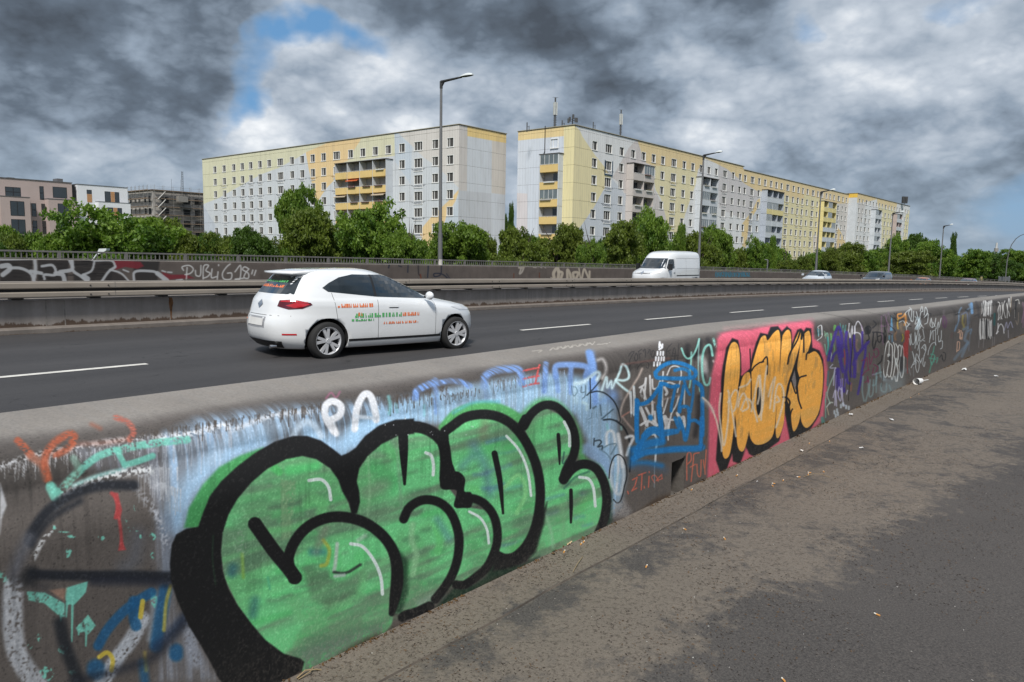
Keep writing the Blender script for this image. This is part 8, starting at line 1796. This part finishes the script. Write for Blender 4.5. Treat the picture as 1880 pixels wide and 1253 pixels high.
# backs of road signs and a post far right
def on_bridge(px, oo, dz): s = s_at(px, 515, oo, dz); return Wv(s, oo, dz), s
b, s = on_bridge(1842, O_PAR+.6, .2); rt_, rb_2 = ray(1843, 507.5), ray(1843, 518); sgn = thing('road_sign', 'back of a wide grey road sign below the curved lamp', 'sign', b)
def relb(x, y): r = ray(x, y); return EYE+r*(b.y/r.y)-b
a, c = relb(1833, 516.5), relb(1855, 508.5); m = MB(); m.box((a.x, -.03, a.z), (c.x, .03, c.z)); m.build('sign_board', mat('sign_back', (.13, .14, .15), .5, metal=.3), sgn)
for x in (1834.5, 1853.5): q = relb(x, 520); q2 = relb(x, 507.5); m = MB(); m.tube([(q.x, .08, -2), (q2.x, .08, q2.z)], .05, 6); m.build('post', M_head, sgn)
b, s = on_bridge(1801, O_PAR+.25, PAR_H); mk = thing('marker_post', 'small dull yellow marker post on the far parapet left of the curved lamp', 'post', b); m = MB(); m.box((-.14, -.1, -.2), (.14, .1, .62)); m.build('post', mat('dull_yellow', (.30, .25, .12), .7), mk); m = MB(); m.box((-.16, -.12, .62), (.16, .12, .70)); m.build('cap', M_arm, mk)
def graf_mark(): pass
# ------------------------------------------------------------------ litter on the pavement and the roadway
def pave_pt(px, py, dz=0.0):
    r = ray(px, py); t = (QP + W(5, O_WALL-.5, 0)[2] - EYE.z)/r.z; p = EYE+r*t
    for _ in range(6):
        ss = np.interp(0, [0], [0]); ks = np.arange(-5, 60, .1); C_ = W(ks, O_WALL, QP); k = int(np.argmin(np.hypot(C_[:, 0]-p.x, C_[:, 1]-p.y))); th = head(ks[k]); off = O_WALL-((p.x-C_[k, 0])*math.cos(th)-(p.y-C_[k, 1])*math.sin(th))
        z = W(ks[k], min(off, O_WALL), QP)[2]
        d = O_WALL-off; z += np.interp(d, [0, .06, .2, .26, .3], [.018, .010, .004, .003, .001]); p = EYE+r*((z-EYE.z)/r.z)
    return p, th
M_cupw = mat('white_paper', (.75, .75, .74), .6, var=.03); M_cupi = mat('cup_inside', (.45, .41, .36), .7); M_cuplet = mat('cup_print', (.12, .16, .20), .6); M_cupo = mat('cup_print_ochre', (.55, .38, .16), .6); M_straw = mat('straw_white', (.8, .8, .78), .4)
p, th = pave_pt(1686, 706); cup = thing('paper_cup', 'white paper cup lying on its side against the foot of the graffiti wall', 'cup', p+Vector((0, 0, .048)), 0)
wd = math.pi/2-th-.25; ax = Vector((math.cos(wd), math.sin(wd), .0)); mouth = -ax*.07+Vector((0, 0, .0)); bot = ax*.07
m = MB(); m.tube([mouth, mouth.lerp(bot, .33), mouth.lerp(bot, .66), bot], [.048, .045, .041, .037], 24, cap=False); m.tube([mouth*1.01, mouth*.97], .0505, 24, cap=False); m.add([bot+v for v in [Vector((0, 0, 0))]], []); m.build('cup_wall', M_cupw, cup)
m = MB(); sdv = ax.cross(Vector((0, 0, 1))).normalized(); m.add([bot*.96+(sdv*math.cos(a)+Vector((0, 0, 1))*math.sin(a))*.037 for a in np.linspace(0, 2*math.pi, 21)[:-1]], [tuple(range(20))]); m.build('cup_base', M_cupi, cup)
m = MB()
for q in range(3):
    f = .30+q*.2; c = mouth.lerp(bot, f); rr = .0460-.010*f*1.0
    for j in range(5): a0 = .9+j*.22; v = [c+ax*dx+(sdv*math.cos(a)+Vector((0, 0, 1))*math.sin(a))*(rr+.0012) for dx, a in ((-.006, a0), (.006, a0), (.006, a0+.13), (-.006, a0+.13))]; m.add(v, [(0, 1, 2, 3)])
m.build('cup_print', M_cuplet, cup)
m = MB(); c0, c1 = mouth.lerp(bot, .12), mouth.lerp(bot, .7); n = 10; vs = []
for c, rr in ((c0, .0478), (c1, .0415)):
    for k in range(n+1): a = math.pi*1.08+k*.07; vs.append(c+(sdv*math.cos(a)+Vector((0, 0, 1))*math.sin(a))*rr)
m.add(vs, [(k, k+1, n+1+k+1, n+1+k) for k in range(n)]); m.build('cup_print', M_cupo, cup)
stp, _ = pave_pt(1700, 699); sw = thing('drinking_straw', 'short white straw sticking out behind the paper cup', 'straw', stp+Vector((0, 0, .006))); m = MB(); m.tube([-ax*.07, ax*.07], .005, 8); m.build('straw', M_straw, sw)
def flat_bit(px, py, w, l, rot, m, label, name='paper_scrap', cat='litter', seed=0, group=None, crumple=.012):
    p, th = pave_pt(px, py); r = random.Random(seed+px); mb = MB(); n = 4; vs = []
    for i in range(n+1):
        for j in range(n+1): u, v = i/n-.5, j/n-.5; vs.append((u*l*(1+r.uniform(-.12, .12)), v*w*(1+r.uniform(-.2, .2)), .004+r.uniform(0, crumple)))
    mb.add(vs, [(i*(n+1)+j, (i+1)*(n+1)+j, (i+1)*(n+1)+j+1, i*(n+1)+j+1) for i in range(n) for j in range(n)], 0, True)
    o = mb.build(name, m); o.location = p; o.rotation_euler = (0, 0, rot+math.pi/2-th); return tag(o, label, cat, group)
flat_bit(1771, 680, .07, .17, .0, M_cupw, 'long crumpled white paper scrap right of the paper cup', seed=1, crumple=.03)
flat_bit(1829, 692, .05, .09, .3, M_cupw, 'small white paper scrap nearer the right edge of the pavement', seed=2, crumple=.02)
flat_bit(1562, 762, .035, .08, .1, M_cupw, 'white paper scrap by the wall foot just past the orange graffiti', seed=3)
flat_bit(1637, 772, .03, .09, .5, M_cupw, 'thin folded pale paper slip out from the wall below the white bubble tag', seed=4)
flat_bit(1581, 824, .022, .05, -.2, M_cupw, 'tiny white paper scrap on the pavement in front of the orange graffiti, farther of two', seed=5)
flat_bit(1472, 829, .022, .04, .7, M_cupw, 'tiny white scrap on the gutter strip under the orange graffiti', seed=6)
flat_bit(1390, 886, .012, .014, .7, M_cupw, 'white crumb on the silt in front of the pink edge of the orange graffiti', seed=7)
flat_bit(1045, 1000, .018, .05, .2, mat('tan_paper', (.5, .36, .22), .7), 'folded tan paper bit at the foot of the green graffiti', seed=8)
# cigarette ends: each one a filter and a burnt paper end
M_filt = mat('filter_orange', (.60, .28, .07), .7, var=.1); M_pap = mat('cigarette_paper', (.70, .66, .58), .7); M_ash = mat('ash', (.10, .09, .08), .9)
butts = [(1187, 1041, .3), (1257, 973, 1.2), (1353, 874, .1), (1418, 893, .8), (1420, 889, 2.0), (1438, 883, .2), (1484, 872, .3), (1486, 869, 1.6), (1512, 867, .6), (1466, 877, 1.9), (1270, 900, .2), (1523, 811, .3), (1486, 815, .2), (1067, 1000, .3), (1072, 996, .25), (1036, 1014, .4), (1687, 724, .2), (1672, 731, .3), (1438, 1250, .9), (1610, 1130, 1.3), (1330, 990, .7)]
wherez = ['in the silt below the foot of the green graffiti', 'on the silt right of the green graffiti foot', 'close to the pink edge of the orange graffiti', 'on the silt patch below the pink graffiti edge, lower of two', 'on the silt patch below the pink graffiti edge, upper of two', 'right of the pair on the silt patch', 'beside the dry grass stem, lower one', 'beside the dry grass stem, upper one', 'farthest right of those on the silt patch', 'left of the dry grass stem', 'near the drain slot in the wall',
          'under the right end of the orange graffiti', 'on the gutter strip below the orange graffiti', 'by the tan paper at the wall foot, left one', 'by the tan paper at the wall foot, right one', 'left of the tan paper near the green graffiti', 'below the paper cup, nearer the cup', 'below the paper cup, left of the other', 'at the bottom edge of the pavement', 'alone on the dark asphalt at the lower right', 'alone between the wall and the dark asphalt']
for i, ((px, py, rot), wz) in enumerate(zip(butts, wherez)):
    p, th = pave_pt(px, py); ln = random.Random(i).uniform(.022, .034)
    o = thing('cigarette_end', 'orange cigarette end '+wz, 'cigarette end', p+Vector((0, 0, .0045)), rot+math.pi/2-th, 'cigarette ends on the pavement')
    m = MB(); m.tube([(-ln/2, 0, 0), (ln*.1, 0, 0)], .0042, 8); m.build('filter', M_filt, o); m = MB(); m.tube([(ln*.1, 0, 0), (ln/2, 0, .001)], [.0040, .0034], 8); m.build('paper_end', M_pap, o)
# dry stems
def stem(pts_px, label, w=.0016, m=None):
    P0, _ = pave_pt(*pts_px[0]); m_ = MB(); L_ = [pave_pt(*q)[0]-P0+Vector((0, 0, .006+.01*math.sin(i*1.3))) for i, q in enumerate(pts_px)]; m_.tube(L_, w, 5); o = m_.build('dry_stem', m or M_stem); o.location = P0; return tag(o, label, 'dry stem')
M_stem = mat('dry_straw', (.30, .22, .12), .8, var=.2)
stem([(1476, 877), (1495, 873), (1510, 874), (1524, 877)], 'pale dry grass stem lying on the silt patch in front of the orange graffiti')
stem([(1052, 1052), (1060, 1040), (1068, 1028), (1070, 1022)], 'curved brown dry stem in the gutter seam near the green graffiti foot', .002)
stem([(545, 1248), (560, 1238), (580, 1234), (590, 1230)], 'bundle of straw at the bottom edge below the green graffiti', .003)
stem([(548, 1250), (570, 1240), (575, 1230)], 'short bent straw beside the straw bundle at the bottom edge', .0025)
# crumbs of bark, seed husks and grit swept against the wall: nobody could count them
def bits(n, seed, smin, smax, mats, name, gen):
    r = np.random.default_rng(seed); mb = MB(); 
    for i in range(n):
        s, o, keep = gen(r)
        if not keep: continue
        d = O_WALL-o; z = QP+np.interp(d, [0, .06, .2, .26, .3], [.018, .010, .004, .003, .001]); c = Wv(s, o, z)+Vector((0, 0, .001)); L_ = r.uniform(smin, smax); a = r.uniform(0, 6.28); q = Vector((math.cos(a), math.sin(a), r.uniform(-.1, .3)))*L_; w = Vector((-math.sin(a), math.cos(a), 0))*L_*r.uniform(.2, .5); u = Vector((0, 0, L_*.3))
        mb.add([c-q, c+w, c+q, c-w, c+u], [(0, 1, 4), (1, 2, 4), (2, 3, 4), (3, 0, 4)], int(r.integers(len(mats))))
    return tag(mb.build(name, mats), 'loose grit, bark crumbs and seed husks on the pavement', 'grit', kind='stuff')
M_b1, M_b2, M_b3, M_b4 = mat('bark_crumb', (.028, .020, .014), .9), mat('husk', (.11, .065, .032), .9), mat('grit_grey', (.22, .20, .18), .9), mat('grit_white', (.6, .58, .54), .7)
def patchy(r):
    s = 1.0+12*r.random()**1.5; d = .05+2.0*r.random()**1.3; v = math.sin(s*2.1+1)*math.sin(d*4.3+s*.9)+.5*math.sin(s*6.3+d*3); return s, O_WALL-d, v > -.15
bits(16000, 3, .003, .009, [M_b1, M_b1, M_b2], 'loose_debris', patchy)
bits(5200, 4, .0025, .006, [M_b1, M_b3, M_b2], 'loose_debris', lambda r: (.9+16*r.random()**1.6, O_WALL-.02-.35*r.random()**2, True))
bits(4200, 5, .0022, .0045, [M_b1, M_b3, M_b3], 'loose_debris', lambda r: (.8+9*r.random(), O_WALL-3.2*r.random(), True))
bits(160, 6, .003, .006, [M_b4], 'loose_debris', lambda r: (.8+8*r.random()**1.3, O_WALL-2.6*r.random(), True))
# bits by the median kerb
for px, py, lab in ((1690, 536, 'white litter scrap on the road by the far end of the median kerb'), (1166, 553, 'white litter scrap by the median kerb right of the hatchback')):
    g = ground_pt(px, py); mb = MB(); mb.box((-.12, -.07, 0), (.12, .07, .05)); mb.box((-.05, -.1, .05), (.1, .03, .085)); o = mb.build('paper_scrap', M_cupw); o.location = g+Vector((0, 0, .005)); tag(o, lab, 'litter')
# moss and weeds in the wall foot, few tufts
M_moss = mat('dry_moss', (.10, .055, .02), .95, var=.3, scale=60)
def footmoss():
    r = np.random.default_rng(9); mb = MB()
    for i in range(2600):
        s = 1.2+30*r.random()**1.7; 
        if vn[int(s*7) % len(vn)] < .42: continue
        c = Wv(s, O_WALL-.004-.02*r.random()**2, QP+.016); L_ = r.uniform(.004, .012)*(1+s*.05); v = [c+Vector(r.uniform(-1, 1, 3))*L_ for _ in range(4)]; mb.add(v, [(0, 1, 2), (0, 2, 3), (1, 2, 3)])
    return tag(mb.build('dry_moss', M_moss), 'dry brown moss along the foot of the graffiti wall', 'moss', kind='stuff')
vn = np.random.default_rng(2).random(400); footmoss()
